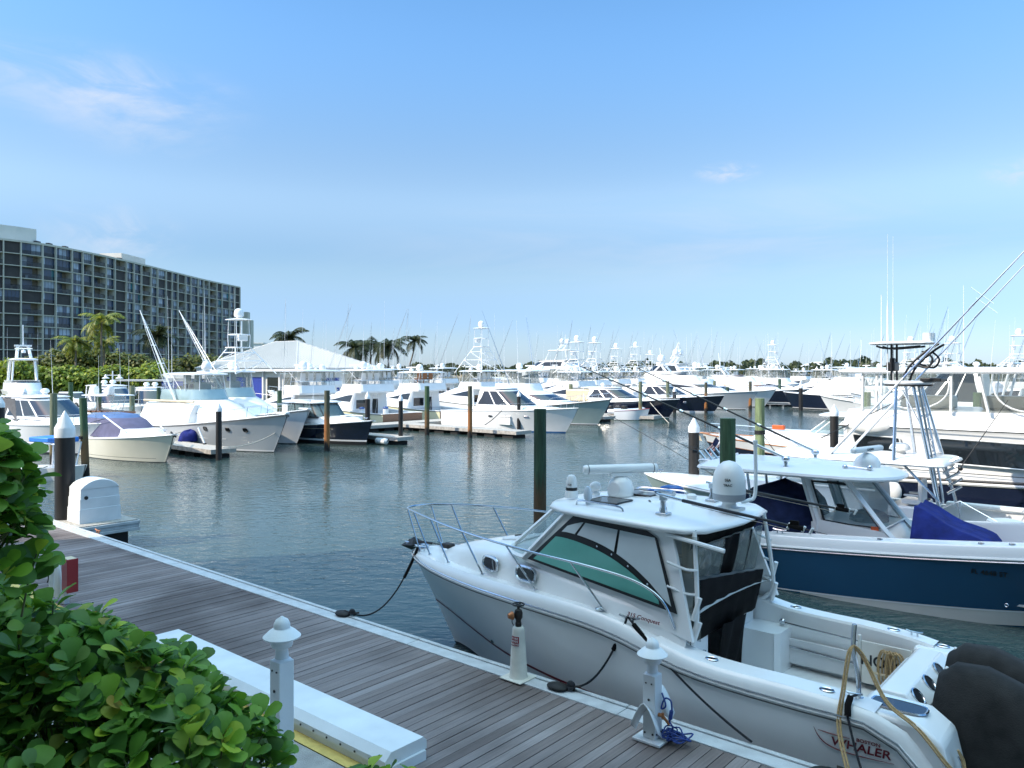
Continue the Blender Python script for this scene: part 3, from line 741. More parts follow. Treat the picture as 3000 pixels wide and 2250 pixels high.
def console_boat(label, pos, rz, L=9.5, B=3.0, hullm='white', group=None, top=True, engines=2, engm='white', name='center_console_boat', topm='white', zt=2.5):
    t = thing(name, label, 'boat', pos, rz, group); H = Hull(L, B, .95, 1.45, pw=2.5); H.build(t, hullm, 'bottomblack', 'white'); H.rub(t, 'white2', .035)
    H.cockpit(t, .7, .68*L, .42, .25); H.deck(t, 'white', .68*L)
    Cab([dict(z=.42, xb=.40*L, xf=.57*L, hw=.17*B, rf=.3), dict(z=1.35, xb=.41*L, xf=.56*L, hw=.17*B, rf=.3), dict(z=1.5, xb=.42*L, xf=.52*L, hw=.15*B, rf=.3)]).build(t, 'console', 'white')
    Cab([dict(z=1.45, xb=.43*L, xf=.555*L, hw=.165*B, rf=.25), dict(z=2.1, xb=.44*L, xf=.50*L, hw=.15*B, rf=.2)]).win(t, .5, 1, .03, .97, 'windscreen', 'windshield', both=True)
    MB().box((.32*L, 0, .85), (.5, 1.0, .8)).box((.30*L, 0, 1.35), (.14, 1.0, .4)).build('leaning_post', 'white2', t, bevel=.06)
    if top:
        plate(t, 'hardtop', topm, zt, .24*L, .56*L, .36*B, .08, .5)
        mb = MB()
        for sg in (1, -1):
            mb.tube([(.56*L, sg*.2*B, .45), (.50*L, sg*.27*B, zt)], .028, 6); mb.tube([(.38*L, sg*.2*B, .45), (.33*L, sg*.28*B, zt)], .028, 6); mb.tube([(.56*L, sg*.2*B, .6), (.36*L, sg*.27*B, zt)], .02, 5)
        mb.build('top_frame', 'whitemetal', t); dome(t, (.42*L, 0, zt+.12), .27, .35); whip(t, (.3*L, .3*B, zt), 3); whip(t, (.3*L, -.3*B, zt), 3)
    for i in range(engines): outboard(t, (-.15, (i-(engines-1)/2)*.75, .75), engm)
    H.rail(t, .68*L, .98*L, .25, .08, 5)
    return t, H
def motor_yacht(label, pos, rz, L=22.0, B=None, hullm='white', decks=2, group=None, mast='arch', name='motor_yacht', bottom='bottomblack', dark='glass', fs=1.6, fb=3.0, z1=3.9, z2=5.9, domes=2, upper_open=False):
    B = B or L*.26; t = thing(name, label, 'boat', pos, rz, group); H = Hull(L, B, fs, fb, pw=2.4); H.build(t, hullm, bottom, 'white'); H.rub(t, 'white2', .05)
    H.cockpit(t, .6, .16*L, .9, .3); H.deck(t, 'white', .16*L)
    a = Cab([dict(z=H.zs(.7*L)-.1, za=fs-.05, xb=.16*L, xf=.80*L, hw=.42*B, hwf=.36*B, rf=.2*L), dict(z=fs+1.0, xb=.16*L, xf=.72*L, hw=.41*B, hwf=.36*B, rf=.18*L), dict(z=z1-.35, xb=.16*L, xf=.62*L, hw=.39*B, hwf=.34*B, rf=.15*L), dict(z=z1, xb=.10*L, xf=.60*L, hw=.42*B, hwf=.36*B, rf=.14*L)])
    a.build(t, 'main_deck_house', 'white'); a.win(t, .16, .58, 1.08, 1.9, dark, 'side_window', shape=lambda q: (1.1, 1.9-.6*q**4)); a.win(t, .63, 1, 1.1, 1.85, dark, 'windshield', both=True)
    b = Cab([dict(z=z1, xb=.14*L, xf=.56*L, hw=.38*B, hwf=.32*B, rf=.13*L), dict(z=z1+.7, xb=.15*L, xf=.52*L, hw=.37*B, hwf=.31*B, rf=.13*L), dict(z=z2-.25, xb=.20*L, xf=.43*L, hw=.34*B, hwf=.29*B, rf=.1*L), dict(z=z2, xb=.16*L, xf=.45*L, hw=.36*B, hwf=.3*B, rf=.1*L)])
    b.build(t, 'upper_deck_house', 'white'); b.win(t, .2, .58, 1.1, 1.85, dark, 'side_window'); b.win(t, .63, 1, 1.1, 1.85, dark, 'windshield', both=True)
    if decks > 2:
        plate(t, 'sun_deck_top', 'white', z2+1.9, .16*L, .36*L, .28*B, .15, .06*L)
        mb = MB()
        for sg in (1, -1): mb.tube([(.18*L, sg*.28*B, z2), (.2*L, sg*.24*B, z2+1.95)], .12, 6); mb.tube([(.36*L, sg*.24*B, z2), (.33*L, sg*.2*B, z2+1.95)], .08, 6)
        mb.parts('top_support', 'white', t)
    zt = z2+(2.1 if decks > 2 else .05)
    mb = MB(); x = .25*L
    mb.tube([(x+.8, .14*B, zt), (x-.3, .1*B, zt+1.2)], .14, 6); mb.tube([(x+.8, -.14*B, zt), (x-.3, -.1*B, zt+1.2)], .14, 6); mb.box((x-.3, 0, zt+1.2), (.7, .34*B, .16)); mb.tube([(x-.3, 0, zt+1.2), (x-.5, 0, zt+3.2)], .06, 5)
    if mast == 'tripod': mb.tube([(x-.5, 0, zt+3.6), (x+.8, .12*B, zt+.6)], .08, 5); mb.tube([(x-.5, 0, zt+3.6), (x+.8, -.12*B, zt+.6)], .08, 5)
    mb.build('mast', 'white', t)
    for i in range(domes): dome(t, (x-.3, (i-(domes-1)/2)*.3*B, zt+1.3), .5, 1.0)
    radar(t, (x+.5, 0, zt+.5), 1.5, 1.2); whip(t, (.2*L, .3*B, z2), 5); whip(t, (.2*L, -.3*B, z2), 5)
    H.rail(t, .55*L, .985*L, .8, .12, 10)
    return t, H, a, b
# ------------------------------------------------------------------ water, land, boardwalk
structure(MB().add([(-900, -60, 0), (1500, -60, 0), (1500, 3500, 0), (-900, 3500, 0)], [(0, 1, 2, 3)]).build('water', 'water'))
# near shore: everything landward of n = 5.3
def quad_un(u0, u1, n0, n1, z): return [un(u0, n0, z), un(u1, n0, z), un(u1, n1, z), un(u0, n1, z)]
mb = MB(); a = quad_un(-26, 60, -60, 5.05, DOCK); b = quad_un(-26, 60, -60, 5.05, -1.0)
mb.add(a+b, [(0, 1, 2, 3), (0, 4, 5, 1), (1, 5, 6, 2), (2, 6, 7, 3), (3, 7, 4, 0)]); structure(mb.build('quay_ground', 'concrete', smooth=False))
structure(MB().add(quad_un(-26, 60, 5.05, 5.30, DOCK+.012)+quad_un(-26, 60, 5.05, 5.30, -1), [(0, 1, 2, 3), (3, 2, 6, 7), (0, 3, 7, 4)]).build('painted_kerb_strip', 'yellow', smooth=False))
mb = MB(); u = -23.6
rnd = random.Random(3)
while u < 6:
    w_ = .138; dz = rnd.uniform(-.003, .003)
    p = [un(u+.005, 5.31), un(u+w_-.005, 5.31), un(u+w_-.005, 7.90), un(u+.005, 7.90)]
    lx = Vector((0, 0, 0))
    mb.add([v+Vector((0, 0, DOCK+dz)) for v in p]+[v+Vector((0, 0, DOCK-.04)) for v in p], [(0, 1, 2, 3), (0, 4, 5, 1), (1, 5, 6, 2), (2, 6, 7, 3), (3, 7, 4, 0)]); u += w_
# planks are modelled in the boardwalk's own axes so that the grain runs along each plank
o = mb.build('boardwalk', 'plank', smooth=False)
MI = Matrix.Rotation(HEAD_D, 4, 'Z'); o.data.transform(MI.inverted()); o.matrix_world = MI; structure(o)
# grain: long axis of a plank is local y
MATS['plank'].node_tree.nodes['Mapping'].inputs['Scale'].default_value = (16, .7, 1)
structure(MB().add(quad_un(-23.6, 6, 5.31, 7.90, DOCK-.06), [(0, 1, 2, 3)]).build('boardwalk_bed', 'black', smooth=False))
mb = MB()
for u in [-23.6+i*3.7 for i in range(8)]:
    a = quad_un(u+.006, u+3.694, 7.905, 8.13, DOCK+.015); b = quad_un(u+.006, u+3.694, 7.905, 8.13, DOCK-.35)
    mb.add(a+b, [(0, 1, 2, 3), (0, 4, 5, 1), (1, 5, 6, 2), (2, 6, 7, 3), (3, 7, 4, 0)])
    a = quad_un(u+.006, u+3.694, 8.14, 8.21, DOCK+.03); b = quad_un(u+.006, u+3.694, 8.14, 8.21, DOCK-.45)
    mb.add(a+b, [(0, 1, 2, 3), (0, 4, 5, 1), (1, 5, 6, 2), (2, 6, 7, 3), (3, 7, 4, 0)])
structure(mb.build('boardwalk_edge_board', 'fascia', smooth=False, bevel=.008))
structure(MB().box((0, 0, 0), (1, 1, 1)).build('boardwalk_footing', 'darkconcrete', smooth=False))
o = bpy.data.objects['boardwalk_footing']; o.scale = (29.5, 2.7, 1.3); o.rotation_euler = (0, 0, HEAD_D); o.location = un(-8.9, 6.75, -.0)
# land on the left and the far shore
mb = MB(); P = [(-400, 30), (-66, 48), (-60, 66), (-46, 84), (-39, 100), (-36, 140), (-30, 165), (-60, 420), (-400, 420)]
k = len(P); mb.add([(x, y, .9) for x, y in P]+[(x, y, -1) for x, y in P], [tuple(range(k))]+[(i, k+i, k+(i+1) % k, (i+1) % k) for i in range(k)])
structure(mb.build('shore', 'grass', smooth=False))
mb = MB(); P = [(-300, 480), (30, 430), (160, 330), (420, 260), (900, 260), (1400, 900), (-300, 900)]
k = len(P); mb.add([(x, y, .8) for x, y in P]+[(x, y, -1) for x, y in P], [tuple(range(k))]+[(i, k+i, k+(i+1) % k, (i+1) % k) for i in range(k)])
structure(mb.build('far_shore', 'sand', smooth=False))

# ------------------------------------------------------------------ the block of flats the photograph was taken from: it shades the near water
t = thing('waterfront_building', 'long pale block of flats standing behind the photographer beside the boardwalk', 'building', un(0, 0, DOCK), HEAD_D)
HB = 26.35; u0, u1, n1 = -28.2, 45, -5.0
MB().box(((u0+u1)/2, n1-8, HB/2), (u1-u0, 16, HB)).build('wall', 'stucco', t, smooth=False)
for k in range(8):
    MB().box(((u0+u1)/2, n1+.3, 3.1*(k+1)), (u1-u0-1, .6, .22)).build('balcony_slab', 'condoslab', t, smooth=False)
    mb = MB()
    for i in range(18): mb.box((u0+3+i*3.8, n1+.03, 3.1*k+1.9), (2.6, .06, 1.7))
    mb.build('window_band', 'glass', t, smooth=False)

# ------------------------------------------------------------------ the curved dark condominium
fac = [(-136, 178), (-126, 190), (-119, 200), (-114.5, 219), (-112.0, 238), (-110.6, 256), (-108.8, 279), (-105, 303)]
dense = smooth_path([(x, y, 0) for x, y in fac], 40); cum = [0]
for i in range(1, len(dense)): cum.append(cum[-1]+(dense[i]-dense[i-1]).length)
def along(s):
    s = max(0, min(cum[-1]-1e-4, s))
    for i in range(len(cum)-1):
        if cum[i+1] >= s: return dense[i].lerp(dense[i+1], (s-cum[i])/(cum[i+1]-cum[i]))
NC = 30; wid = [1.25 if i % 5 in (0, 2) else .9 for i in range(NC)]; tot = sum(wid); ss = [0]
for w_ in wid: ss.append(ss[-1]+w_/tot*cum[-1])
CP = [along(s) for s in ss]
def outn(i):
    a = CP[min(i+1, NC)]-CP[max(i-1, 0)]; return Vector((a.y, -a.x, 0)).normalized()
CN = [outn(i) for i in range(NC+1)]
FL = 12; FH = 2.98; ZB = .9; ROOF = ZB+FL*FH+.3
condo = thing('curved_condominium', 'long curved dark apartment block with pale slabs and fins behind the palms', 'building', (0, 0, 0))
dp = 1.9
mb = MB(); rows = []
for i in range(NC+1): rows.append([CP[i]-CN[i]*dp+Vector((0, 0, ZB)), CP[i]-CN[i]*dp+Vector((0, 0, ROOF)), CP[i]-CN[i]*15+Vector((0, 0, ROOF)), CP[i]-CN[i]*15+Vector((0, 0, ZB))])
mb.grid(rows); mb.ngon(rows[-1]); mb.ngon(rows[0][::-1]); mb.build('body', 'condotan', condo, smooth=False)
for k in range(FL+1):
    z = ZB+FH*k; th = .20 if k < FL else .5; mb = MB(); rows = []
    for i in range(NC+1):
        a = CP[i]; b = CP[i]-CN[i]*(dp+.02)
        rows.append([a+Vector((0, 0, z)), a+Vector((0, 0, z+th)), b+Vector((0, 0, z+th)), b+Vector((0, 0, z))])
    mb.grid(rows, closed=True); mb.ngon(rows[-1]); mb.build('floor_slab', 'condoslab', condo, smooth=False)
for i in range(NC+1):
    ang = math.atan2(CN[i].y, CN[i].x); M = Matrix.Rotation(ang, 3, 'Z')
    MB().box(CP[i]-CN[i]*(dp/2-.12)+Vector((0, 0, (ZB+ROOF)/2)), (dp+.24, .20, ROOF-ZB-.02), M).build('column', 'condoslab', condo, smooth=False)
rb = random.Random(11); rest = MB(); BM = ['condoglass', 'condocurtain', 'condoteal', 'condoshutter', 'condotan', 'condorail', 'glass', 'darkrail']
coltype = [rb.choice('gggsgg') if i % 5 != 0 else 'b' for i in range(NC)]
cnt = 0
order = sorted([(i, k) for i in range(NC) for k in range(FL)], key=lambda q: -((CP[q[0]+1].x/CP[q[0]+1].y)-(CP[q[0]].x/CP[q[0]].y))*1e3/CP[q[0]].y)
for i, k in order:
    mb = MB() if cnt < 100 else rest
    z0 = ZB+FH*k+.30; z1 = ZB+FH*(k+1); A, B2 = CP[i], CP[i+1]; nn = (CN[i]+CN[i+1]).normalized()
    typ = coltype[i]
    if rb.random() < .3: typ = rb.choice('gbss')
    def P(q, z, d): return A.lerp(B2, q)-nn*d+Vector((0, 0, z))
    def Q(q0, q1, za, zb, d, mi): mb.add([P(q0, za, d), P(q1, za, d), P(q1, zb, d), P(q0, zb, d)], [(0, 1, 2, 3)], mi)
    if typ == 's': Q(.04, .96, z0, z1, .35, 3)
    elif typ == 'g':
        n = 4; cur_ = rb.random() < .7
        for j in range(n):
            a, b = .04+.92*j/n, .04+.92*(j+1)/n
            mi = 0 if not cur_ or rb.random() < .45 else 1
            if rb.random() < .025: mi = 2
            Q(a+.012, b-.012, z0, z1, .45, mi); Q(b-.012, b+.012, z0, z1, .44, 5)
        Q(.04, .96, z0, z0+.95, .30, 7)
    else:
        sp = rb.uniform(.55, .85); Q(.03, sp, z0, z1, dp-.03, 0); Q(sp, .97, z0, z1, dp-.04, 4)
        if rb.random() < .5: Q(sp*.3, sp*.6, z0, z1-.1, dp-.06, 1)
        for j in range(rb.randint(1, 4)):
            a = rb.uniform(.1, .8); Q(a, a+.12, z0, z0+rb.uniform(.5, 1.0), rb.uniform(.6, 1.4), rb.choice([1, 3, 4, 5, 5]))
        Q(.03, .97, z0, z0+1.0, .25, 7)
        mb.add([P(.03, z0+1.0, .27), P(.97, z0+1.0, .27), P(.97, z0+1.07, .22), P(.03, z0+1.07, .22)], [(0, 1, 2, 3)], 5)
    if cnt < 100: mb.build('window', BM, condo, smooth=False)
    cnt += 1
o = rest.build('window', BM, condo, smooth=False); o['kind'] = 'stuff'
def penthouse(i0, i1, h, d0, d1):
    mb = MB(); rows = []
    for i in range(i0, i1+1): rows.append([CP[i]-CN[i]*d0+Vector((0, 0, ROOF-.1)), CP[i]-CN[i]*d0+Vector((0, 0, ROOF+h)), CP[i]-CN[i]*d1+Vector((0, 0, ROOF+h)), CP[i]-CN[i]*d1+Vector((0, 0, ROOF-.1))])
    mb.grid(rows, closed=True); mb.ngon(rows[-1]); mb.ngon(rows[0][::-1]); mb.build('penthouse', 'stucco', condo, smooth=False)
penthouse(0, 6, 3.9, 2.5, 12); penthouse(14, 17, 2.9, 4, 11)
mb = MB()
for i in (6, 7, 8, 13): mb.box(CP[i]-CN[i]*2.2+Vector((0, 0, ROOF+.55)), (.9, 1.6, .6))
mb.build('roof_unit', 'condorail', condo, smooth=False)
MB().box((-103.6, 306, 14.0), (2.0, 3.0, 27)).box((-102.2, 307.5, 12.5), (1.0, 3.0, 24)).build('stair_tower', 'condoslab', condo, smooth=False)
t = thing('far_apartment_block', 'small white apartment block far behind the end of the dark curved condominium', 'building', at(752, 420, 0))
MB().box((0, 0, 9.5), (7.5, 8, 19)).build('wall', 'white2', t, smooth=False); MB().box((0, 0, 19.3), (10, 9, .6)).build('roof', 'white2', t, smooth=False)
for r_ in range(6):
    for c_ in range(3): MB().box((-2.2+2.2*c_, -4.02, 2.5+2.7*r_), (1.2, .06, 1.3)).build('window', 'condoglass', t, smooth=False)

# ------------------------------------------------------------------ pavilion with the pale metal roof
t = thing('pavilion', 'low pavilion with a broad pale metal hip roof and blue wall panels', 'building', at(838, 108, .9), R(-38))
hx, hy, ez, rz_ = 11.5, 6.8, 4.25, 7.9
rd = MB(); e = [(-hx, -hy, ez), (hx, -hy, ez), (hx, hy, ez), (-hx, hy, ez)]; r0 = (-2.6, 0, rz_); r1 = (2.6, 0, rz_)
def seam(mb, a, b, c, d, n):   # ribbed slope a-b (eave) to d-c (ridge)
    a, b, c, d = map(Vector, (a, b, c, d)); up = (b-a).cross(d-a).normalized()
    if up.z < 0: up = -up
    mb.add([a, b, c, d] if c != d else [a, b, c], [(0, 1, 2, 3)] if c != d else [(0, 1, 2)])
    for i in range(n+1):
        q = i/n; p = a.lerp(b, q)
        # a seam runs straight up the slope until it meets the hip or ridge
        ax = (b-a).normalized(); x = (p-a).dot(ax); L_ = (b-a).length; dx = (d-a).dot(ax); cx_ = (c-a).dot(ax)
        f = 1.0
        if x < dx: f = x/dx if dx > 1e-6 else 1
        elif x > cx_: f = (L_-x)/(L_-cx_)
        perp = (d-a)-ax*dx; p2 = p+perp*f
        if (p2-p).length > .2: mb.tube([p+up*.03, p2+up*.03], .06, 4)
seam(rd, e[0], e[1], r1, r0, 46); seam(rd, e[1], e[2], r1, r1, 28); seam(rd, e[3], e[0], r0, r0, 28); seam(rd, e[2], e[3], r0, r1, 46)
for a, b in ((e[0], r0), (e[1], r1), (e[2], r1), (e[3], r0), (r0, r1)): rd.tube([a, b], .09, 5)
rd.build('roof', 'metalroof', t, sharp=20)
MB().box((0, 0, ez-.22), (2*hx-.3, 2*hy-.3, .4)).build('fascia_board', 'white2', t, smooth=False)
MB().box((0, 0, ez/2-.25), (2*hx-2.4, 2*hy-2.4, ez-.5)).build('wall', 'offwhite', t, smooth=False)
for i in range(6):
    MB().box((-9+i*3.5, -hy+1.16, 1.7), (2.3, .06, 2.7)).build('wall_panel', 'bluepanel' if i in (0, 1, 2, 3) else 'glass', t, smooth=False)
    MB().box((-7.4+i*3.5, -hy+1.1, ez/2-.2), (.3, .3, ez-.5)).build('post', 'white2', t, smooth=False)
for i in range(3): MB().box((hx-1.16, -4+i*3.6, 1.7), (.06, 2.2, 2.6)).build('wall_panel', ['glass', 'bluepanel', 'glass'][i], t, smooth=False)
t = thing('storage_shed', 'small flat white shed with blue panels left of the pale roofed pavilion', 'shed', at(560, 92, .9), R(-20))
MB().box((0, 0, 1.5), (6.5, 3, 3.0)).build('wall', 'bluepanel', t, smooth=False); MB().box((0, 0, 3.25), (7, 3.4, .5)).build('roof', 'white', t, smooth=False); MB().box((1.2, -1.54, 1.3), (1.2, .06, 2.2)).build('door', 'navycanvas', t, smooth=False)

# ------------------------------------------------------------------ trees and shrubs
def palm_crown(seed, n=20, ln=2.6, m='palm'):
    rg = random.Random(seed); mb = MB()
    for i in range(n):
        a = 2*math.pi*i/n*1.0+rg.uniform(-.2, .2); el = rg.uniform(-.35, 1.15); L_ = ln*rg.uniform(.8, 1.1)
        d = Vector((math.cos(a), math.sin(a), 0)); p = Vector((0, 0, 0)); pts = []; ang = el
        for j in range(10):
            pts.append(Vector(p)); p += (d*math.cos(ang)+Vector((0, 0, 1))*math.sin(ang))*L_/9; ang -= rg.uniform(.13, .24)
        mb.tube(pts, [.03]*9+[.01], 3, cap=False)
        for j in range(1, 10):
            for h_ in (0, .33, .66):
                q = pts[j-1].lerp(pts[j], h_); tg = (pts[j]-pts[j-1]).normalized(); sd = tg.cross(Vector((0, 0, 1))).normalized()
                l2 = .75*math.sin(math.pi*min(.97, (j+h_)/10.6+.06))+.12
                for sg in (1, -1):
                    tip = q+(sd*sg*.85+tg*.5+Vector((0, 0, -.35-rg.uniform(0, .4)))).normalized()*l2*ln/2.6
                    mb.add([q, q+tg*.10, tip], [(0, 1, 2)])
    return mb
def palm_trunk(h, lean=(0, 0), r=.17, curve=0.0):
    pts = []
    for i in range(9):
        q = i/8; pts.append((lean[0]*(q+curve*q*(q-1)), lean[1]*q, h*q))
    return MB().tube(pts, [r*1.5, r*1.1]+[r*(1-.05*i) for i in range(7)], 7)
CR = {}
def palm(label, px, Y, ztop, ln=2.4, m='palm', seed=1, lean=(0, 0), curve=0.0, group='palms behind the marina', z0=.9):
    top = at(px, Y, ztop); t = thing('palm_tree', label, 'palm', (top.x-lean[0], top.y-lean[1], z0), 0, group)
    tr = palm_trunk(ztop-z0, lean, .16, curve).build('trunk', 'trunk', t)
    key = (seed % 4, m)
    if key not in CR:
        c = palm_crown(seed % 4+3, 22, 2.4).build('crown', m, t, smooth=False); CR[key] = c.data
    else: c = bpy.data.objects.new('crown', CR[key]); COL.objects.link(c); c.parent = t
    c.location = (lean[0], lean[1], ztop-z0); c.rotation_euler = (0, 0, seed*1.7); s_ = ln/2.4; c.scale = (s_, s_, s_)
    return t
palm('tall yellow green palm in front of the dark condominium, tallest of the left palms', 297, 104, 11.4, 3.5, 'palm', 1)
palm('shorter yellow green palm close beside the tallest left palm', 305, 107, 8.6, 2.3, 'palm', 2)
palm('yellow green palm left of the tallest palm, before the dark condominium', 222, 103, 8.6, 3.0, 'palm', 3)
palm('dull green palm behind the leaning outriggers of the grey fishing boat', 462, 106, 9.5, 3.6, 'palmdark', 4)
palm('low palm at the left end of the dark planting below the condominium', 150, 112, 5.4, 2.0, 'palm', 5)
palm('low bushy palm between the condominium and the white tower boat', 560, 118, 5.6, 2.8, 'palmdark', 6)
palm('low bushy palm just left of the tuna tower', 640, 122, 6.0, 2.6, 'palm', 7)
palm('low bushy palm right of the dull green palm', 610, 115, 4.9, 2.4, 'palmdark', 2)
palm('dark palm rising from behind the ridge of the pale metal roof', 848, 135, 10.4, 4.3, 'palmdark', 8)
palm('leftmost palm of the cluster right of the pale roof', 1040, 132, 8.7, 4.2, 'palmdark', 9)
palm('middle palm of the cluster right of the pale roof', 1086, 136, 8.9, 4.0, 'palmdark', 10)
palm('rightmost bushy palm of the cluster right of the pale roof', 1138, 130, 8.9, 4.5, 'palmdark', 11)
palm('small bright palm low in the cluster right of the pale roof', 1064, 124, 5.2, 1.5, 'palm', 12)
palm('lone palm with a bent bare trunk right of the palm cluster', 1216, 140, 10.2, 3.0, 'palmdark', 13, lean=(3.6, 0), curve=-.8)
def foliage(lobes, n, ls, seed, flat=.5):
    rg = random.Random(seed); mb = MB()
    tot = sum(l[1][0]*l[1][2] for l in lobes)
    for c_, r_ in lobes:
        for i in range(int(n*r_[0]*r_[2]/tot)):
            v = Vector((rg.gauss(0, 1), rg.gauss(0, 1), rg.gauss(0, 1))).normalized()
            if v.z < -.5: v.z *= -1
            k = rg.uniform(.72, 1.05)+.13*math.sin(v.x*7+seed)*math.sin(v.y*6+v.z*8)
            p = Vector((c_[0]+v.x*r_[0]*k, c_[1]+v.y*r_[1]*k, c_[2]+v.z*r_[2]*k))
            nv = (v+Vector((rg.uniform(-.8, .8), rg.uniform(-.8, .8), rg.uniform(-.3, .9)))).normalized()
            a = nv.cross(Vector((rg.uniform(-1, 1), rg.uniform(-1, 1), .3))).normalized(); b = nv.cross(a); s_ = ls*rg.uniform(.6, 1.2)
            mb.add([p-a*s_, p-b*s_*.7, p+a*s_, p+b*s_*.7], [(0, 1, 2, 3)])
    return mb
def shrub(label, px, Y, w_, h, seed, m='shrub', name='sea_grape_shrub', n=1500, ls=.24, group='shrubs along the left shore', z0=.9):
    t = thing(name, label, 'shrub', at(px, Y, z0), 0, group); rg = random.Random(seed); lobes = []
    for i in range(8):
        rr = rg.uniform(.28, .42)*w_; lobes.append(((rg.uniform(-.55, .55)*w_, rg.uniform(-.8, .8), h-min(rr*.8, h*.42)*rg.uniform(1, 1.9)), (rr, rr*.9, min(rr*.8, h*.42))))
    lobes.append(((0, .5, h*.4), (w_*.75, 1.2, h*.42)))
    foliage(lobes, n, ls, seed).build('foliage', m, t, smooth=False)
    mb = MB()
    for i in range(4): mb.tube([(rg.uniform(-.3, .3)*w_, 0, 0), (rg.uniform(-.5, .5)*w_, 0, h*.6)], .06, 5)
    mb.build('stem', 'trunk', t); return t
SH = [('bright green shrub at the left edge behind the flybridge yacht', 40, 88, 4.4, 5.0, 'shrub'), ('rounded bright shrub behind the white flybridge top', 150, 90, 3.8, 4.3, 'shrub'),
      ('yellowish shrub right of the white flybridge top', 235, 90, 3.6, 4.4, 'shrub'), ('shrub under the tallest yellow green palm', 310, 92, 3.4, 4.0, 'shrub'),
      ('large bright shrub behind the white street lamp', 390, 92, 4.2, 4.6, 'shrub'), ('dark shrub right of the white street lamp', 470, 98, 3.4, 4.2, 'shrubdark')]
for i, (l, px, Y, w_, h, m) in enumerate(SH): shrub(l, px, Y, w_*1.1, h+.5, 20+i, m, n=2000)
DK = [('dark tree below the left windows of the condominium', 190, 112, 4.6, 6.4), ('dark tree behind the second palm', 265, 114, 4.6, 6.2), ('dark tree right of the tallest palm', 350, 114, 4.8, 6.0),
      ('dark tree behind the white street lamp', 425, 116, 4.6, 5.6), ('dark tree behind the leaning outriggers', 520, 118, 4.8, 5.4), ('dark tree left of the shed', 590, 120, 4.6, 5.6), ('dark tree behind the tuna tower', 670, 122, 4.4, 5.3), ('dark tree at the foot of the condominium, leftmost', 90, 112, 4.6, 5.2)]
for i, (l, px, Y, w_, h) in enumerate(DK): shrub(l, px, Y, w_*1.1, h+1.0, 50+i, 'shrubdark', 'shade_tree', 1900, .27, 'dark trees below the condominium')
shrub('low dark shrub at the foot of the palm cluster', 1090, 128, 5.5, 3.4, 71, 'shrubdark', n=1500, group='shrubs by the palm cluster'); shrub('low dark shrub under the bent palm trunk', 1190, 132, 3.2, 2.2, 72, 'shrubdark', n=900, group='shrubs by the palm cluster')
# street lamp with two shades
t = thing('street_lamp', 'white street lamp with two bell shades by the left shore', 'lamp', at(330, 80, .9))
MB().tube([(0, 0, 0), (0, 0, 3.9)], [.09, .06], 8).tube([(-.85, 0, 3.45), (.85, 0, 3.45)], .035, 6).build('post', 'whitemetal', t)
for sx in (-.7, .7): MB().lathe([(.03, .35), (.08, .25), (.12, .12), (.36, -.05), (.36, -.08)], (sx, 0, 3.2), 12).build('lamp_shade', 'white', t)
# far wood on the horizon: one mass
rg = random.Random(5); mb = MB()
for i in range(11000):
    px = rg.uniform(1120, 3350); Y = rg.uniform(300, 400) if px > 1700 else rg.uniform(445, 480)
    if px > 2200: Y = rg.uniform(270, 330)
    hh = 5.6+.8*math.sin(px*.021)+.7*math.sin(px*.057+1)+.6*math.sin(px*.13)
    if 2490 < px < 2550: hh += 1.2
    z = .8+max(2.0, hh+1.2)*math.sqrt(rg.random()); p = at(px, Y, z)
    a = Vector((rg.uniform(-1, 1), rg.uniform(-.4, .4), rg.uniform(-.5, .5)))*1.1; b = Vector((rg.uniform(-.4, .4), rg.uniform(-.3, .3), rg.uniform(.3, 1)))*.9
    mb.add([p-a, p-b, p+a, p+b], [(0, 1, 2, 3)])
tag(mb.build('far_wood', 'fartree', smooth=False), 'dark line of trees along the far shore on the horizon', 'trees', kind='stuff')
for i, (px, Y, w_, h) in enumerate([(2395, 300, 11, 5.5), (2080, 380, 9, 5), (1355, 470, 9, 5.5)]):
    t = thing('far_house', ['pale house with a stepped roof among the trees behind the tower boat', 'pale low house on the far shore behind the arch mast yacht', 'tan house with a hip roof on the far shore'][i], 'house', at(px, Y, .8))
    MB().box((0, 0, h/2), (w_, 6, h)).build('wall', 'tan', t, smooth=False)
    MB().add([(-w_/2-.5, -3.5, h), (w_/2+.5, -3.5, h), (w_/2+.5, 3.5, h), (-w_/2-.5, 3.5, h), (-w_/5, 0, h+1.8), (w_/5, 0, h+1.8)], [(0, 1, 5, 4), (1, 2, 5), (2, 3, 4, 5), (3, 0, 4)]).build('roof', 'offwhite', t, smooth=False)
    for k in range(3): MB().box((-w_*.3+k*w_*.3, -3.03, h*.5), (1.4, .06, 1.6)).build('window', 'glass', t, smooth=False)
# floating piers
def pier(name, label, u0, u1, n0, n1, z=.5, gap=1.4):
    t = thing(name, label, 'dock', un((u0+u1)/2, (n0+n1)/2, 0), HEAD_D, 'floating docks between the boats'); lu, ln = u1-u0, n1-n0
    MB().box((0, 0, z-.05), (lu, ln, .1)).build('deck', 'dockwood', t, smooth=False)
    mb = MB()
    for sx, sy, l, w_ in ((0, 1, lu+.12, .06), (0, -1, lu+.12, .06)): mb.box((0, sy*(ln/2+.03), z-.11), (l, w_, .24))
    for sx in (1, -1): mb.box((sx*(lu/2+.03), 0, z-.11), (.06, ln, .24))
    mb.build('edge_beam', 'dockwood', t, smooth=False)
    mb = MB(); k = max(2, int(max(lu, ln)/1.6))
    for i in range(k):
        q = (i+.5)/k-.5
        if lu > ln: mb.box((q*lu, 0, z/2-.22), (1.0, ln-.2, z-.2))
        else: mb.box((0, q*ln, z/2-.22), (lu-.2, 1.0, z-.2))
    mb.build('float', 'rubber', t, smooth=False)
    return t
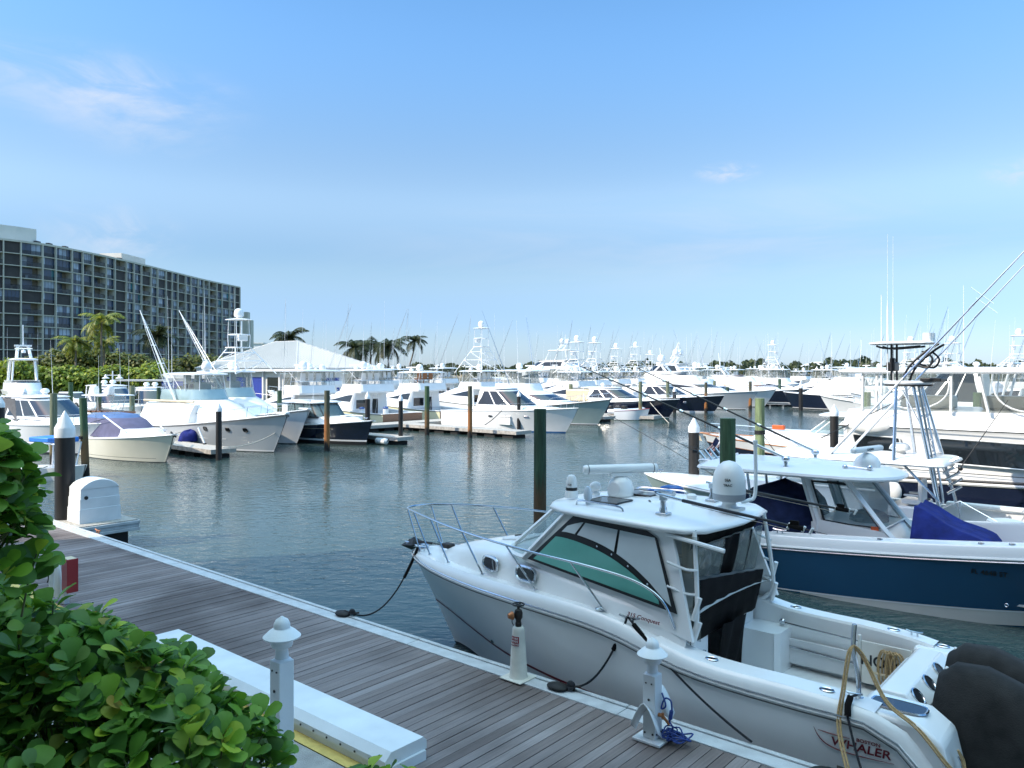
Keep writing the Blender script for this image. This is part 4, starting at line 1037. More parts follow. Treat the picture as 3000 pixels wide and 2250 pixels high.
pier('main_pier', 'long floating pier running behind the moored sport fishing boats', -50.6, -48.3, 36, 57)
pier('finger_pier', 'floating finger beside the grey fishing boat, nearest on the left', -56, -40.3, 22.0, 23.4)
pier('finger_pier', 'floating finger beside the navy pilothouse boat', -51, -38.6, 33.9, 35.2)
pier('finger_pier', 'floating finger with a white box in front of the white express cruiser', -48.2, -35.9, 42.6, 44.2)
pier('finger_pier', 'floating finger beyond the grey hulled cruiser, carrying the inflatable', -49.8, -41.0, 61.5, 63.2)
pier('finger_pier', 'low floating finger beside the far navy hull', -49.8, -39.0, 103.5, 105)
# ------------------------------------------------------------------ mooring piles
def pile(px, ytop, Y=None, ybase=None, zb=0.0, r=.16, m='pilegreen', label='', lean=0.0, cap=False, name='mooring_pile', rope=False, group='mooring piles'):
    if Y is None: Y = (CAMZ-zb)*FPX/(ybase-HZ)
    zt = CAMZ-(ytop-HZ)/FPX*Y; p = at(px, Y, 0)
    t = thing(name, label, 'pile', (p.x, p.y, 0), 0, group)
    if cap:
        hc = r*2.3; MB().tube([(lean, 0, -1.5), (0, 0, zt-hc*.9)], r, 18).build('sleeve', 'blackplastic', t)
        MB().lathe([(r*1.06, zt-hc*1.28), (r*1.06, zt-hc*.85), (r*1.02, zt-hc*.80), (r*.05, zt)], (0, 0, 0), 18).build('cap', 'white', t, sharp=25)
    else:
        mb = MB(); k = 9; rows = []; rg = random.Random(int(px*7+ytop))
        for i in range(k+1):
            q = i/k; z = lerp(-1.5, zt, q); rr = r*(1.04-.08*q)
            rows.append([Vector((lean*(1-q)+rr*math.cos(2*math.pi*j/16)*(1+rg.uniform(-.02, .02)), rr*math.sin(2*math.pi*j/16), z)) for j in range(16)])
        mb.grid(rows, closed=True); mb.ngon(rows[-1]); mb.build('post', m, t, sharp=50)
    if rope: MB().lathe([(r*1.08, zt-rope-.06), (r*1.13, zt-rope-.03), (r*1.08, zt-rope)], (0, 0, 0), 14, cap=False).lathe([(r*1.08, zt-rope+.01), (r*1.13, zt-rope+.04), (r*1.08, zt-rope+.07)], (0, 0, 0), 14, cap=False).build('rope_band', 'rope', t)
    return t
pile(157, 1152, ybase=1366, m='pilegrey', label='grey green pile left of the cream boat, straight and pale', r=.175)
pile(243, 1166, ybase=1397, m='pilegreen', label='leaning green pile with a black band in front of the cream boat', lean=.18, rope=1.8, r=.165)
pile(190, 1203, Y=21.7, r=.25, cap=True, label='thick black pile with a white cone at the near corner of the boardwalk')
pile(1, 1160, Y=34, r=.17, cap=True, label='black capped pile cut by the left edge of the photo')
pile(641, 1180, ybase=1321, zb=.5, r=.16, cap=True, label='black pile with a white cap on the finger before the grey fishing boat')
pile(819, 1144, Y=53, r=.165, m='piledark', label='dark green pile standing behind the bow of the grey fishing boat')
pile(958, 1144, ybase=1321, r=.17, m='pilerust', label='tall pile with an orange foot in front of the navy boat')
pile(1077, 1147, Y=62, r=.2, cap=True, label='black capped pile behind the navy boat beside the ivory transom')
pile(1174, 1155, ybase=1277, zb=.5, r=.15, cap=True, label='black pile with a pointed cap at the end of the navy boat finger')
pile(1251, 1131, ybase=1275, r=.18, m='pilegreen', label='green pile standing in open water by the pier corner')
pile(1377, 1131, ybase=1283, r=.16, m='pilerust', label='pile with an orange foot before the stern of the white express cruiser')
pile(1520, 1145, ybase=1247, zb=.5, r=.15, cap=True, label='black capped pile beside the white dock box before the express cruiser')
pile(1582, 1198, Y=19, r=.155, m='piledark', label='big dark green pile rising behind the near cabin boat')
pile(1672, 1125, Y=86, r=.22, m='pilegrey', label='olive pile behind the bow rail of the express cruiser')
pile(1780, 1147, Y=88, r=.2, m='piledark', label='short dark pile behind the grey hulled cruiser')
pile(1876, 1118, ybase=1231, r=.18, m='pilegrey', label='tall dark pile at the bow of the inflatable dinghy')
pile(1912, 1116, Y=105, r=.2, m='pilegrey', label='thin pile just right of the tall one by the inflatable')
pile(1956, 1117, Y=92, r=.2, m='pilegrey', label='pile beside the tan canvas of the navy hulled boat')
pile(1976, 1133, Y=90, r=.2, cap=True, label='black capped pile amid the navy hulled boats')
pile(2024, 1110, Y=112, r=.22, cap=True, label='dark capped pile behind the navy hulled boats')
pile(2068, 1120, ybase=1209, r=.18, m='pilerust', label='pile with a bright orange foot between the two navy bows')
pile(2093, 1115, Y=104, r=.2, m='pilegrey', label='grey green pile in front of the long dark cabin window')
pile(2131, 1134, Y=104, r=.22, m='piledark', label='short dark pile before the long dark cabin window')
pile(2198, 1117, ybase=1200, r=.2, m='pilerust', label='pile with a rusty foot at the grey bow')
pile(2284, 1110, Y=112, r=.22, m='piledark', label='dark pile in front of the blue tinted bridge window')
pile(2346, 1120, Y=94, r=.24, cap=True, label='black capped pile at the far navy bow')
pile(2431, 1110, ybase=1181, r=.2, m='pilerust', label='thin pile in front of the bow of the far grey boat')
pile(2033, 1221, Y=26.7, r=.18, cap=True, label='black pile with a white cone behind the roof of the near cabin boat')
pile(2132, 1226, Y=17.5, r=.178, m='pilegreen', label='thick green pile beside the satellite dome of the near cabin boat')
pile(2226, 1167, Y=26.5, r=.16, m='pilepale', label='pale green pile wrapped with rope behind the blue boat hardtop', rope=1.15)
pile(2444, 1184, Y=35, r=.18, cap=True, label='black pile with a white cone left of the teak trimmed hardtop')
pile(2538, 1149, Y=31.5, r=.17, m='pilepale', label='pale green pile behind the outrigger poles')
pile(2652, 1177, Y=29, r=.165, m='pilepale', label='pale pile with an orange foot behind the tuna tower legs')
pile(2865, 1150, Y=52, r=.3, m='pilegreen', label='bright green pile seen through the clear bridge curtain')
pile(2504, 1107, Y=110, r=.24, m='pilegreen', label='bright green far pile beside the grey canvas')
pile(2530, 1097, Y=118, r=.24, m='pilegreen', label='tall green far pile right of the grey canvas')
pile(72, 1135, Y=58, r=.17, cap=True, label='short black capped pile before the grey canvas cruiser')
pile(207, 1120, Y=66, r=.19, m='pilegreen', label='green pile before the parked white car')
pile(290, 1122, Y=64, r=.2, m='piledark', label='dark pile before the white coupe cruiser')
pile(387, 1130, Y=62, r=.2, m='pilegrey', label='squat grey pile right of the white coupe cruiser')
pile(465, 1135, Y=61, r=.16, m='piledark', label='dark pile in front of the small pilothouse cruiser')
pile(527, 1130, Y=60, r=.19, m='pilegrey', label='brown grey pile left of the grey fishing boat canvas')
pile(1546, 1126, Y=82, r=.2, m='piledark', label='dark pile behind the express cruiser windscreen')
# ------------------------------------------------------------------ the near cabin boat, bow to the left along the boardwalk
WU, WN = -1.2, 10.0
wh = thing('cabin_fishing_boat', 'white cabin boat with teal side glass and black rear curtains beside the boardwalk', 'boat', un(WU, WN, 0), HEAD_B)
hb = tab([(0, 1.38), (.8, 1.46), (2, 1.55), (4, 1.58), (5.5, 1.54), (6.6, 1.40), (7.5, 1.18), (8.3, .90), (8.9, .62), (9.3, .38), (9.52, .20), (9.6, .06)])
rz_ = tab([(0, .50), (.4, .56), (.72, .80), (1.05, 1.13), (1.4, 1.205), (2.0, 1.22), (2.7, 1.235), (3.3, 1.275), (3.75, 1.36), (4.2, 1.46), (4.8, 1.53), (5.9, 1.56), (7, 1.55), (8.3, 1.52), (9.6, 1.50)])
hw = tab([(0, 1.30), (3, 1.40), (5, 1.25), (6.5, .86), (7.6, .45), (8.6, .14), (9.2, .03), (9.6, .01)])
H = Hull(9.6, 3.16, 1, 1, hb=hb, zs=rz_, hw=hw, rk=1.25)
H.build(wh, 'white', 'bottomblack', 'white2', n=40)
H.rub(wh, 'white2', .034, n=44); H.rub(wh, 'greycanvas', .009, dz=-.036, n=44, name='rub_rail_insert', out=.014); H.rub(wh, 'metal', .013, dz=.03, n=44, name='rub_rail_strip', out=.02)
H.strip(wh, .62, .035, 3.0, 9.05, 'stripered', 'boot_stripe', .008, sides=(1, -1), zf=lambda x: .60+.012*max(0, x-6)**2 if x > 6 else .60)
# topside band above the rub rail rising to the deck edge, then side decks
zdk = tab([(0, .54), (.4, .62), (.7, .98), (.95, 1.23), (1.3, 1.335), (2.0, 1.385), (2.7, 1.39), (3.2, 1.42), (3.7, 1.52), (4.3, 1.66), (5.0, 1.73), (6.2, 1.74), (7.5, 1.70), (8.6, 1.64), (9.6, 1.56)])
mb = MB(); n = 44
for sg in (1, -1):
    rows = []
    for i in range(n+1):
        x = 9.6*(1-(1-i/n)**1.4); b = hb(x); k = min(1, b/.5)
        r_ = [(x, sg*b, rz_(x)+.01), (x, sg*(b-.015*k), lerp(rz_(x), zdk(x), .5)), (x, sg*(b-.05*k), zdk(x)-.03), (x, sg*(b-.085*k), zdk(x))]
        rows.append([Vector(p) for p in r_])
    mb.grid(rows if sg < 0 else [r[::-1] for r in rows])
mb.build('topside_band', 'white', wh, sharp=50)
# cockpit
zf = .60; wd = .30
mb = MB()
for sg in (1, -1):
    rows = []; rows2 = []
    for i in range(21):
        x = lerp(1.2, 3.75, i/20); b = hb(x)-.085
        rows.append([Vector((x, sg*b, zdk(x))), Vector((x, sg*(b-wd+.02), zdk(x)+.012)), Vector((x, sg*(b-wd), zdk(x)-.02))])
        x = lerp(1.3, 3.75, i/20); b = hb(x)-.085-wd
        rows2.append([Vector((x, sg*b, zdk(x)-.02)), Vector((x, sg*(b-.02), zf+.28)), Vector((x, sg*(b+.05), zf+.2)), Vector((x, sg*(b+.05), zf))])
    mb.grid(rows if sg < 0 else [r[::-1] for r in rows]); mb.grid(rows2 if sg < 0 else [r[::-1] for r in rows2])
mb.build('gunwale', 'white', wh, sharp=40)
MB().box((2.25, 0, zf-.02), (3.1, 2.45, .04)).build('cockpit_floor', 'nonskid', wh)
mb = MB(); mb.box((2.05, .15, zf+.004), (1.1, .95, .012)); mb.box((1.2, .15, zf+.004), (.4, .95, .012)); mb.parts('floor_hatch', 'nonskid', wh, bevel=.004)
mb = MB()
for x, y in ((2.45, .5), (2.45, -.2), (1.7, .5), (1.7, -.2), (1.3, .6), (3.0, .4), (1.1, .62)): mb.lathe([(.035, 0), (.035, .008)], (x, y, zf+.012), 10)
mb.parts('floor_fitting', 'black', wh)
# rods stowed along the far inner side, and the sign partly hidden by a coil of rope
yfar = -(hb(2)-.085-wd)+.05
for z in (zf+.62, zf+.30): MB().tube([(3.15, yfar+.02, z+.02), (1.15, yfar+.03, z-.06)], .014, 6).lathe([(.045, 0), (.05, .02), (.03, .04)], (3.15, yfar, z+.02), 10, M=Matrix.Rotation(R(-90), 3, 'X')).build('stowed_gaff', 'metal', wh)
MB().box((2.5, yfar-.005, zf+.25), (1.9, .03, .36)).build('side_locker', 'gelshade', wh, bevel=.02)
MB().lathe([(.05, 0), (.055, .015), (.03, .02)], (3.15, yfar+.005, zf+.45), 12, M=Matrix.Rotation(R(-90), 3, 'X')).build('washdown_fitting', 'black', wh)
sgn = thing('warning_sign', 'pale warning sign inside the near cabin boat cockpit, half hidden by rope', 'sign', un(WU-1.74, WN+1.03, zf+.03), HEAD_B)
MB().box((0, 0, .33), (.62, .02, .56)).build('board', 'offwhite', sgn, bevel=.006)
MB().box((.335, .0, .34), (.04, .05, .68)).build('edge_batten', 'offwhite', sgn, bevel=.01)
lettering('NO', .20, 'black', sgn, (.16, .014, .36), (-1, 0, 0), (0, 0, 1)); lettering('OT', .17, 'black', sgn, (-.22, .014, .34), (-1, 0, 0), (0, 0, 1))
rc = thing('rope_coil', 'brown coil of rope hanging in front of the warning sign in the cockpit', 'rope', un(WU-1.66, WN+.95, zf+.05), HEAD_B)
mb = MB()
for i in range(9):
    y = .03*math.sin(i*2.1); x = -.10+.025*i
    mb.tube([(x+.11*math.sin(q)*(.6+.1*math.sin(i)), y, .30+.24*math.cos(q)) for q in [2*math.pi*j/14 for j in range(14)]], .011, 5, closed=True)
mb.tube([(-.05, 0, .1), (.0, .03, .02), (.05, .02, -.04)], .02, 5)
mb.build('loops', 'tanrope', rc); MB().box((.12, 0, .22), (.20, .03, .03)).build('hook', 'tan', rc, bevel=.008)
# transom seat box, corners, swim platform
mb = MB(); P = [(1.35, zf+.02), (1.40, 1.25), (1.33, 1.325), (1.08, 1.325), (.90, 1.165), (.84, .85), (.82, zf)]
mb.add([(x, y, z) for y in (-.98, .72) for x, z in P], [tuple(range(7)), tuple(range(7, 14))[::-1]]+[(i, 7+i, 7+(i+1) % 7, (i+1) % 7) for i in range(7)])
mb.build('transom_box', 'white', wh, bevel=.02)
MB().box((1.43, -.12, 1.03), (.08, 1.6, .34)).build('bolster', 'gelshade', wh, bevel=.04)
mb = MB()
for y in (.52, .02, -.48): mb.tube([Vector((.995+.09*math.cos(q)*.7, y+.10*math.sin(q), 1.26+.09*math.cos(q)*.75)) for q in [2*math.pi*i/16 for i in range(16)]], .012, 5, closed=True)
mb.parts('rod_holder_rim', 'metal', wh)
mb = MB()
for y in (.52, .02, -.48): mb.ngon([Vector((.998+.085*math.cos(q)*.7, y+.095*math.sin(q), 1.263+.085*math.cos(q)*.75)) for q in [2*math.pi*i/16 for i in range(16)]])
mb.parts('rod_holder', 'black', wh)
# quarter blocks either side of the transom box
for sg, y0, y1 in ((1, .74, 1.375), (-1, 1.0, 1.375)):
    mb = MB()
    P = [(1.42, zf), (1.42, 1.31), (.80, 1.30), (.58, 1.15), (.46, .64), (.42, .40)]
    mb.add([(x, sg*y, z) for y in (y0, y1) for x, z in P], [tuple(range(6)) if sg < 0 else tuple(range(6))[::-1], tuple(range(6, 12))[::-1] if sg < 0 else tuple(range(6, 12))]+[((i, 6+i, 6+(i+1) % 6, (i+1) % 6) if sg < 0 else (i, (i+1) % 6, 6+(i+1) % 6, 6+i)) for i in range(6)])
    mb.build('quarter_block', 'white', wh, bevel=.05)
bw = MB().tube([Vector((1.06+.27*math.copysign(abs(math.cos(q))**.6, math.cos(q)), 1.05+.15*math.copysign(abs(math.sin(q))**.6, math.sin(q)), 1.315)) for q in [2*math.pi*i/24 for i in range(24)]], .014, 5, closed=True).build('baitwell_lid', 'metal', wh)
MB().ngon([Vector((1.06+.26*math.copysign(abs(math.cos(q))**.6, math.cos(q)), 1.05+.14*math.copysign(abs(math.sin(q))**.6, math.sin(q)), 1.319)) for q in [2*math.pi*i/24 for i in range(24)]]).build('pane', 'glassblue', bw)
mb = MB(); c_ = Cab([dict(z=.36, xb=.05, xf=.9, hw=1.25, rf=.1), dict(z=.44, xb=.0, xf=.9, hw=1.3, rf=.1), dict(z=.48, xb=.04, xf=.9, hw=1.27, rf=.1)]); c_.build(wh, 'swim_platform', 'white')
MB().tube(smooth_path([(.50, 1.12, .98), (.45, 1.16, .9), (.43, 1.18, .72)], 4), .012, 5).build('stern_eye', 'metal', wh)
# bow deck, trunk, pilothouse
mb = MB(); rows = []
for i in range(25):
    x = lerp(3.6, 9.58, 1-(1-i/24)**1.3); b = max(.02, hb(x)-.085*min(1, hb(x)/.5)); z = zdk(x)
    rows.append([Vector((x, b*q, z-.05*min(1, b)*(1-abs(q)**6))) for q in (-1, -.93, -.7, -.3, 0, .3, .7, .93, 1)])
mb.grid(rows); mb.build('fore_deck', 'white', wh, sharp=60)
zt = tab([(3.4, 1.78), (4.2, 1.86), (5.2, 1.97), (6.0, 2.06), (6.5, 2.09), (7.4, 2.00), (8.2, 1.82), (8.7, 1.66), (8.9, 1.58)])
wt = tab([(3.4, 1.30), (5.2, 1.28), (6.4, 1.10), (7.3, .86), (8.0, .60), (8.5, .38), (8.8, .16), (8.9, .04)])
mb = MB(); rows = []
for i in range(31):
    x = lerp(3.4, 8.9, i/30); w_ = wt(x); z = zt(x); zb = zdk(x)-.06; k = min(1, w_/.4)
    half = [(w_+.05*k, zb), (w_+.01*k, lerp(zb, z, .5)), (w_-.02*k, z-.09*k), (w_-.06*k, z-.03*k), (w_-.16*k, z), (w_*.5, z+.035*k), (0, z+.05*k)]
    rows.append([Vector((x, y, zz)) for y, zz in half]+[Vector((x, -y, zz)) for y, zz in half[::-1][1:]])
mb.grid(rows); mb.build('cabin_trunk', 'white', wh, sharp=60)
def oval_at(x, z, w_, h):
    y = lambda xx, zz: wt(xx)+.055-.06*((zz-zdk(xx))/(zt(xx)-zdk(xx)))
    c0 = Vector((x, y(x, z)+.004, z)); a = (Vector((x+.2, y(x+.2, z), z))-Vector((x-.2, y(x-.2, z), z))).normalized(); up = Vector((0, -.09, 1)).normalized()
    return oval(wh, c0, a, up, w_, h, 'metal', 'portlight')
oval_at(6.88, 1.88, .40, .20); oval_at(6.02, 1.90, .42, .20)
# side panel with the arched window: four corners BL BR TR TL on the port side, mirrored for starboard
def sidept(s_, v, sg=1, off=0.0):
    BL = Vector((3.52, 1.30, 1.84)); BR = Vector((6.00, 1.19, 2.12)); TR = Vector((5.30, 1.03, 2.80)); TL = Vector((3.92, 1.13, 2.77))
    p = BL.lerp(BR, s_).lerp(TL.lerp(TR, s_), v); nrm = (BR-BL).cross(TL-BL).normalized()
    if nrm.y < 0: nrm = -nrm
    p = p+nrm*off; return Vector((p.x, sg*p.y, p.z))
ARCH = tab([(0, -.02), (.06, .07), (.15, .25), (.3, .43), (.5, .56), (.72, .62), (.9, .63), (1.0, .60)])
for sg in (1, -1):
    # house side: white panel with pillars
    mb = MB(); q = [(3.30, 1.36, 1.55), (3.62, 1.33, 1.60), (6.15, 1.16, 2.08), (5.42, 1.0, 2.86), (3.72, 1.13, 2.86)]
    q = [Vector((x, sg*(y-.012), z)) for x, y, z in q]; inn = [Vector((p.x, p.y-sg*.06, p.z)) for p in q]
    mb.add(q+inn, [tuple(range(5)) if sg < 0 else tuple(range(5))[::-1], tuple(range(5, 10))[::-1] if sg < 0 else tuple(range(5, 10))]+[(i, (i+1) % 5, 5+(i+1) % 5, 5+i) for i in range(5)])
    mb.build('house_side', 'white', wh, smooth=False)
    fr = MB(); pts = [sidept(s_, v, sg, .012) for s_, v in ((0, -.06), (0, 0), (1, 0), (1, 1), (.86, 1.0), (.1, 1.0), (0, .93))]
    fr.ngon(pts if sg < 0 else pts[::-1]); fo = fr.build('side_window', 'black', wh, smooth=False)
    te = MB(); lo = []; hi = []
    for i in range(17):
        s_ = lerp(.10, .965, i/16); lo.append(sidept(s_, .045, sg, .02)); hi.append(sidept(s_, max(.05, ARCH(s_)-.055), sg, .02))
    te.grid([[a, b] for a, b in zip(lo, hi)] if sg < 0 else [[b, a] for a, b in zip(lo, hi)]); te.build('lower_pane', 'teal', fo, smooth=False)
    for a, b in ((.025, .40), (.425, .80), (.825, .955)):
        up = MB(); lo = []; hi = []
        for i in range(11):
            s_ = lerp(a, b, i/10); l_ = ARCH(s_)+.055; h_ = .925
            if a > .8: h_ = lerp(.925, .80, (i/10)**1.5)
            lo.append(sidept(s_, min(l_, h_), sg, .02)); hi.append(sidept(s_, h_, sg, .02))
        up.grid([[p, q_] for p, q_ in zip(lo, hi)] if sg < 0 else [[q_, p] for p, q_ in zip(lo, hi)]); up.build('upper_pane', 'palepane', fo, smooth=False)
    st = MB()
    for s_ in (.06, .16, .3, .44, .58): p = sidept(s_, ARCH(s_), sg, .016); st.lathe([(.014, 0), (.014, .006)], p, 8, M=Matrix.Rotation(R(-90*sg), 3, 'X'))
    st.parts('window_stud', 'metal', fo)
ws = Cab([dict(z=2.12, xb=5.9, xf=6.85, hw=1.16, rf=.9, e=2.2), dict(z=2.84, xb=5.3, xf=5.98, hw=1.0, rf=.66, e=2.2)], ns=3, nf=12)
ws.win(wh, .36, 1, 0, 1, 'windscreen', 'windshield', both=True, off=0, nu=14); ws.frame(wh, .36, 1, .0, 1.0, 'white', .035, 'windshield_frame', posts=(.36, .78))
bd = MB().box((3.55, .78, 1.2), (.05, .62, 1.25)).build('cabin_door', 'white', wh, bevel=.015)
MB().tube(smooth_path([(3.515, .92, 1.02), (3.47, .9, 1.04), (3.47, .66, 1.20), (3.515, .64, 1.22)], 3), .014, 5).build('door_handle', 'metal', bd)
MB().lathe([(.028, 0), (.028, .01)], (3.52, .80, 1.42), 10, M=Matrix.Rotation(R(-90), 3, 'Y')).lathe([(.025, 0), (.025, .01)], (3.52, .74, .98), 10, M=Matrix.Rotation(R(-90), 3, 'Y')).build('door_lock', 'black', bd)
MB().box((3.62, -.65, 1.15), (.06, .95, 1.2)).build('cockpit_bulkhead', 'white', wh, bevel=.02)
Cab([dict(z=zf, xb=3.1, xf=3.7, hw=.3, rf=.1), dict(z=1.18, xb=3.1, xf=3.7, hw=.3, rf=.1)]).build(wh, 'tackle_centre', 'white'); bpy.data.objects['tackle_centre'].location = (-.05, -.98, 0)
# inside, seen through the panes: helm bench and dash
MB().box((5.35, 0, 1.95), (.8, 1.9, .5)).build('dashboard', 'greycanvas', wh, bevel=.08); chair(wh, (4.5, .55, 1.35), 'tan'); chair(wh, (4.5, -.55, 1.35), 'tan')
MB().box((4.75, 0, 1.32), (2.0, 2.2, .05)).build('cabin_floor', 'gelshade', wh)
# hardtop
rows = []; xs_ = tab([(0, 0)])
def roofline(k, dz, ch=0.0):
    P = [(3.30, -.92), (3.22, -.3), (3.20, .0), (3.22, .3), (3.30, .92), (3.50, 1.16), (3.75, 1.24), (4.4, 1.23), (5.1, 1.16), (5.5, 1.06), (5.86, .86), (6.08, .5), (6.15, 0), (6.08, -.5), (5.86, -.86), (5.5, -1.06), (5.1, -1.16), (4.4, -1.23), (3.75, -1.24), (3.50, -1.16)]
    cx, cy = 4.7, 0
    return [Vector((cx+(x-cx)*k, cy+y*k, 2.785+dz+.03*math.sin((x-3.3)/3*math.pi))) for x, y in P]
mb = MB(); rows = [roofline(.965, 0), roofline(1.0, .03), roofline(1.0, .055), roofline(.955, .095), roofline(.75, .125), roofline(.4, .14), roofline(.02, .145)]
mb.grid(rows, closed=True); mb.ngon(rows[0][::-1]); rt = mb.build('hardtop', 'white', wh, sharp=70)
RZ = 2.93
sv = rt
def roofpt(x, y): return Vector((x, y, RZ-.03*(y/1.2)**2+.02*math.sin((x-3.3)/3*math.pi)))
for sg in (1, -1):
    a = roofpt(5.4, sg*.82); b = roofpt(4.55, sg*.92)
    MB().tube(smooth_path([a-Vector((0, 0, .03)), a+Vector((-.05, 0, .055)), (a+b)/2+Vector((0, 0, .06)), b+Vector((.05, 0, .055)), b-Vector((0, 0, .03))], 4), .014, 6).build('roof_rail', 'metal', wh)
for y in (.42, -.52): 
    p = roofpt(5.1, y); h_ = MB().box(p+Vector((0, 0, .012)), (.50, .44, .03)).build('roof_hatch', 'glass', wh, bevel=.012); MB().tube([p+Vector((sx*.25, sy*.22, .02)) for sx, sy in ((-1, -1), (1, -1), (1, 1), (-1, 1))], .012, 4, closed=True).build('frame', 'black', h_)
# satellite dome with grey collar and pedestal
p = roofpt(3.50, -.10)
dm = MB().lathe([(.20, .20), (.222, .24), (.222, .42), (.20, .52), (.15, .61), (.08, .665), (.005, .685)], p, 24).build('satellite_dome', 'white2', wh)
MB().lathe([(.14, .13), (.19, .145), (.215, .16), (.222, .24)], p, 24).build('collar', 'gelshade', dm, sharp=60); bpy.data.objects['collar'].data.materials[0] = pm('collargrey', (.30, .31, .33), .4)
MB().lathe([(.13, 0), (.12, .02), (.09, .10), (.12, .14)], p, 16).box(p+Vector((-.02, 0, .03)), (.34, .2, .04)).build('pedestal', 'white2', dm)
# writing on the side of the dome, curved round it
cdir = Vector((-.35, .94, 0)).normalized()
for s_, z_, sz in (('SEA', .44, .05), ('TRAC', .37, .045)): lettering(s_, sz, 'black', dm, p+cdir*.2235+Vector((0, 0, z_)), Vector((0, 0, 1)).cross(cdir), (0, 0, 1))
# open array radar
p = roofpt(5.32, -.22)-Vector((0, 0, .03)); rg_ = thing('dummy', '', ''); bpy.data.objects.remove(rg_)
rd = MB().lathe([(.16, .0), (.20, .03), (.205, .12), (.17, .24), (.10, .30), (.06, .31)], p, 20).build('radar_pedestal', 'white2', wh, sharp=50)
MB().lathe([(.115, 0), (.10, .012), (.0, .016)], p+Vector((.0, .19, .14)), 16, M=Matrix.Rotation(R(-82), 3, 'X')).build('cover_plate', 'gelshade', rd)
Mb = Matrix.Rotation(R(-127), 3, 'Z'); prof = [Vector((0, .072*math.cos(a), .070*math.sin(a))) for a in [2*math.pi*i/14 for i in range(14)]]
mb = MB(); rows = [[Mb @ (Vector((x, 0, 0))+q*k)+p+Vector((0, 0, .43)) for q in prof] for x, k in ((-.60, .55), (-.585, .9), (-.54, 1), (.54, 1), (.585, .9), (.60, .55))]
mb.grid(rows, closed=True); mb.ngon(rows[0]); mb.ngon(rows[-1][::-1]); mb.box(p+Vector((0, 0, .345)), (.34, .12, .05), Mb); mb.build('scanner_bar', 'white2', rd, sharp=50)
mb = MB()
for x in (-.525, .525): mb.tube([Mb @ (Vector((x, 0, 0))+q*1.02)+p+Vector((0, 0, .43)) for q in prof], .006, 4, closed=True)
mb.parts('seam', 'black', rd)
# camera turret, spotlight, antennas, horn, pole light
p = roofpt(5.78, .42); cm = MB().lathe([(.095, 0), (.10, .03), (.092, .10), (.085, .11)], p, 16).lathe([(.085, .15), (.082, .24), (.07, .30), (.045, .335), (.0, .345)], p, 16).build('thermal_camera', 'white2', wh)
MB().lathe([(.086, .105), (.088, .155)], p, 16, cap=False).build('band', 'black', cm); lettering('FLIR', .035, 'black', cm, p+Vector((-.30, .95, 0)).normalized()*.088+Vector((0, 0, .20)), Vector((0, 0, 1)).cross(Vector((-.30, .95, 0))), (0, 0, 1))
p = roofpt(5.62, .02); MB().lathe([(.07, 0), (.07, .03), (.04, .05), (.04, .08)], p, 12).ell(p+Vector((0, 0, .13)), (.085, .11, .075)).build('searchlight', 'white2', wh)
p = roofpt(5.25, .75); MB().lathe([(.035, 0), (.035, .06), (.058, .08), (.06, .12), (.055, .20), (.03, .25), (0, .26)], p, 12).build('mushroom_antenna', 'skycanvas' if False else 'palehull', wh)
p = roofpt(4.8, -.55); MB().tube([p+Vector((.1, 0, .07)), p+Vector((-.26, .1, .07))], [.035, .05], 8).tube([p+Vector((0, .03, 0)), p+Vector((0, .03, .07))], .02, 6).build('horn', 'metal', wh)
p = roofpt(4.35, -.65); MB().lathe([(.075, 0), (.075, .05), (.05, .07), (0, .075)], p, 12).build('roof_antenna', 'white2', wh)
mb = MB(); p = roofpt(3.42, -.38)
mb.tube(smooth_path([p+Vector((0, .06, .10)), p+Vector((-.06, -.02, .12)), p+Vector((-.12, -.12, .22)), p+Vector((-.12, -.12, .9))], 5), .025, 6).lathe([(.035, 0), (.035, .05)], p+Vector((-.12, -.12, .9)), 8); mb.build('light_pole', 'white2', wh)
# outriggers folded aft
for sg, q in ((1, Vector((1.75, 1.2, 3.05))), (-1, Vector((2.0, -1.2, 2.90)))):
    p = roofpt(4.05, sg*.72)
    og = MB().box(p+Vector((0, 0, .01)), (.16, .16, .03)).lathe([(.055, .02), (.05, .08), (.038, .10), (.038, .20)], p, 10).box(p+Vector((0, 0, .22)), (.09, .07, .08)).build('outrigger', 'metal', wh, bevel=.006)
    a = p+Vector((0, 0, .24)); d = (q-a)
    MB().tube([a+Vector((.10, 0, .02)), a+d*.14], .022, 8).build('sleeve', 'metal', og); MB().tube([a+d*.14, a+d*.5, a+d*.86], [.024, .020, .014], 8).tube([a+d*.86, q], [.008, .003], 5).build('pole', 'black', og)
    mb = MB(); mb.tube([a+d*.80, a+d*.88], .03, 8); mb.box(a+d*.83+Vector((0, 0, .045)), (.10, .03, .05)); mb.build('release_clip', 'blackcanvas', og)
    mb = MB()
    for f in (.80, .88, .92): mb.tube([a+d*f+Vector((.02, 0, -.035)), a+d*(f+.006)+Vector((0, 0, .03))], .016, 6)
    mb.parts('roller', 'white2', og)
    MB().tube([a+d*.2-Vector((0, 0, .03)), a+d*.8-Vector((0, 0, .05))], .004, 4).build('halyard', 'palerope', og)
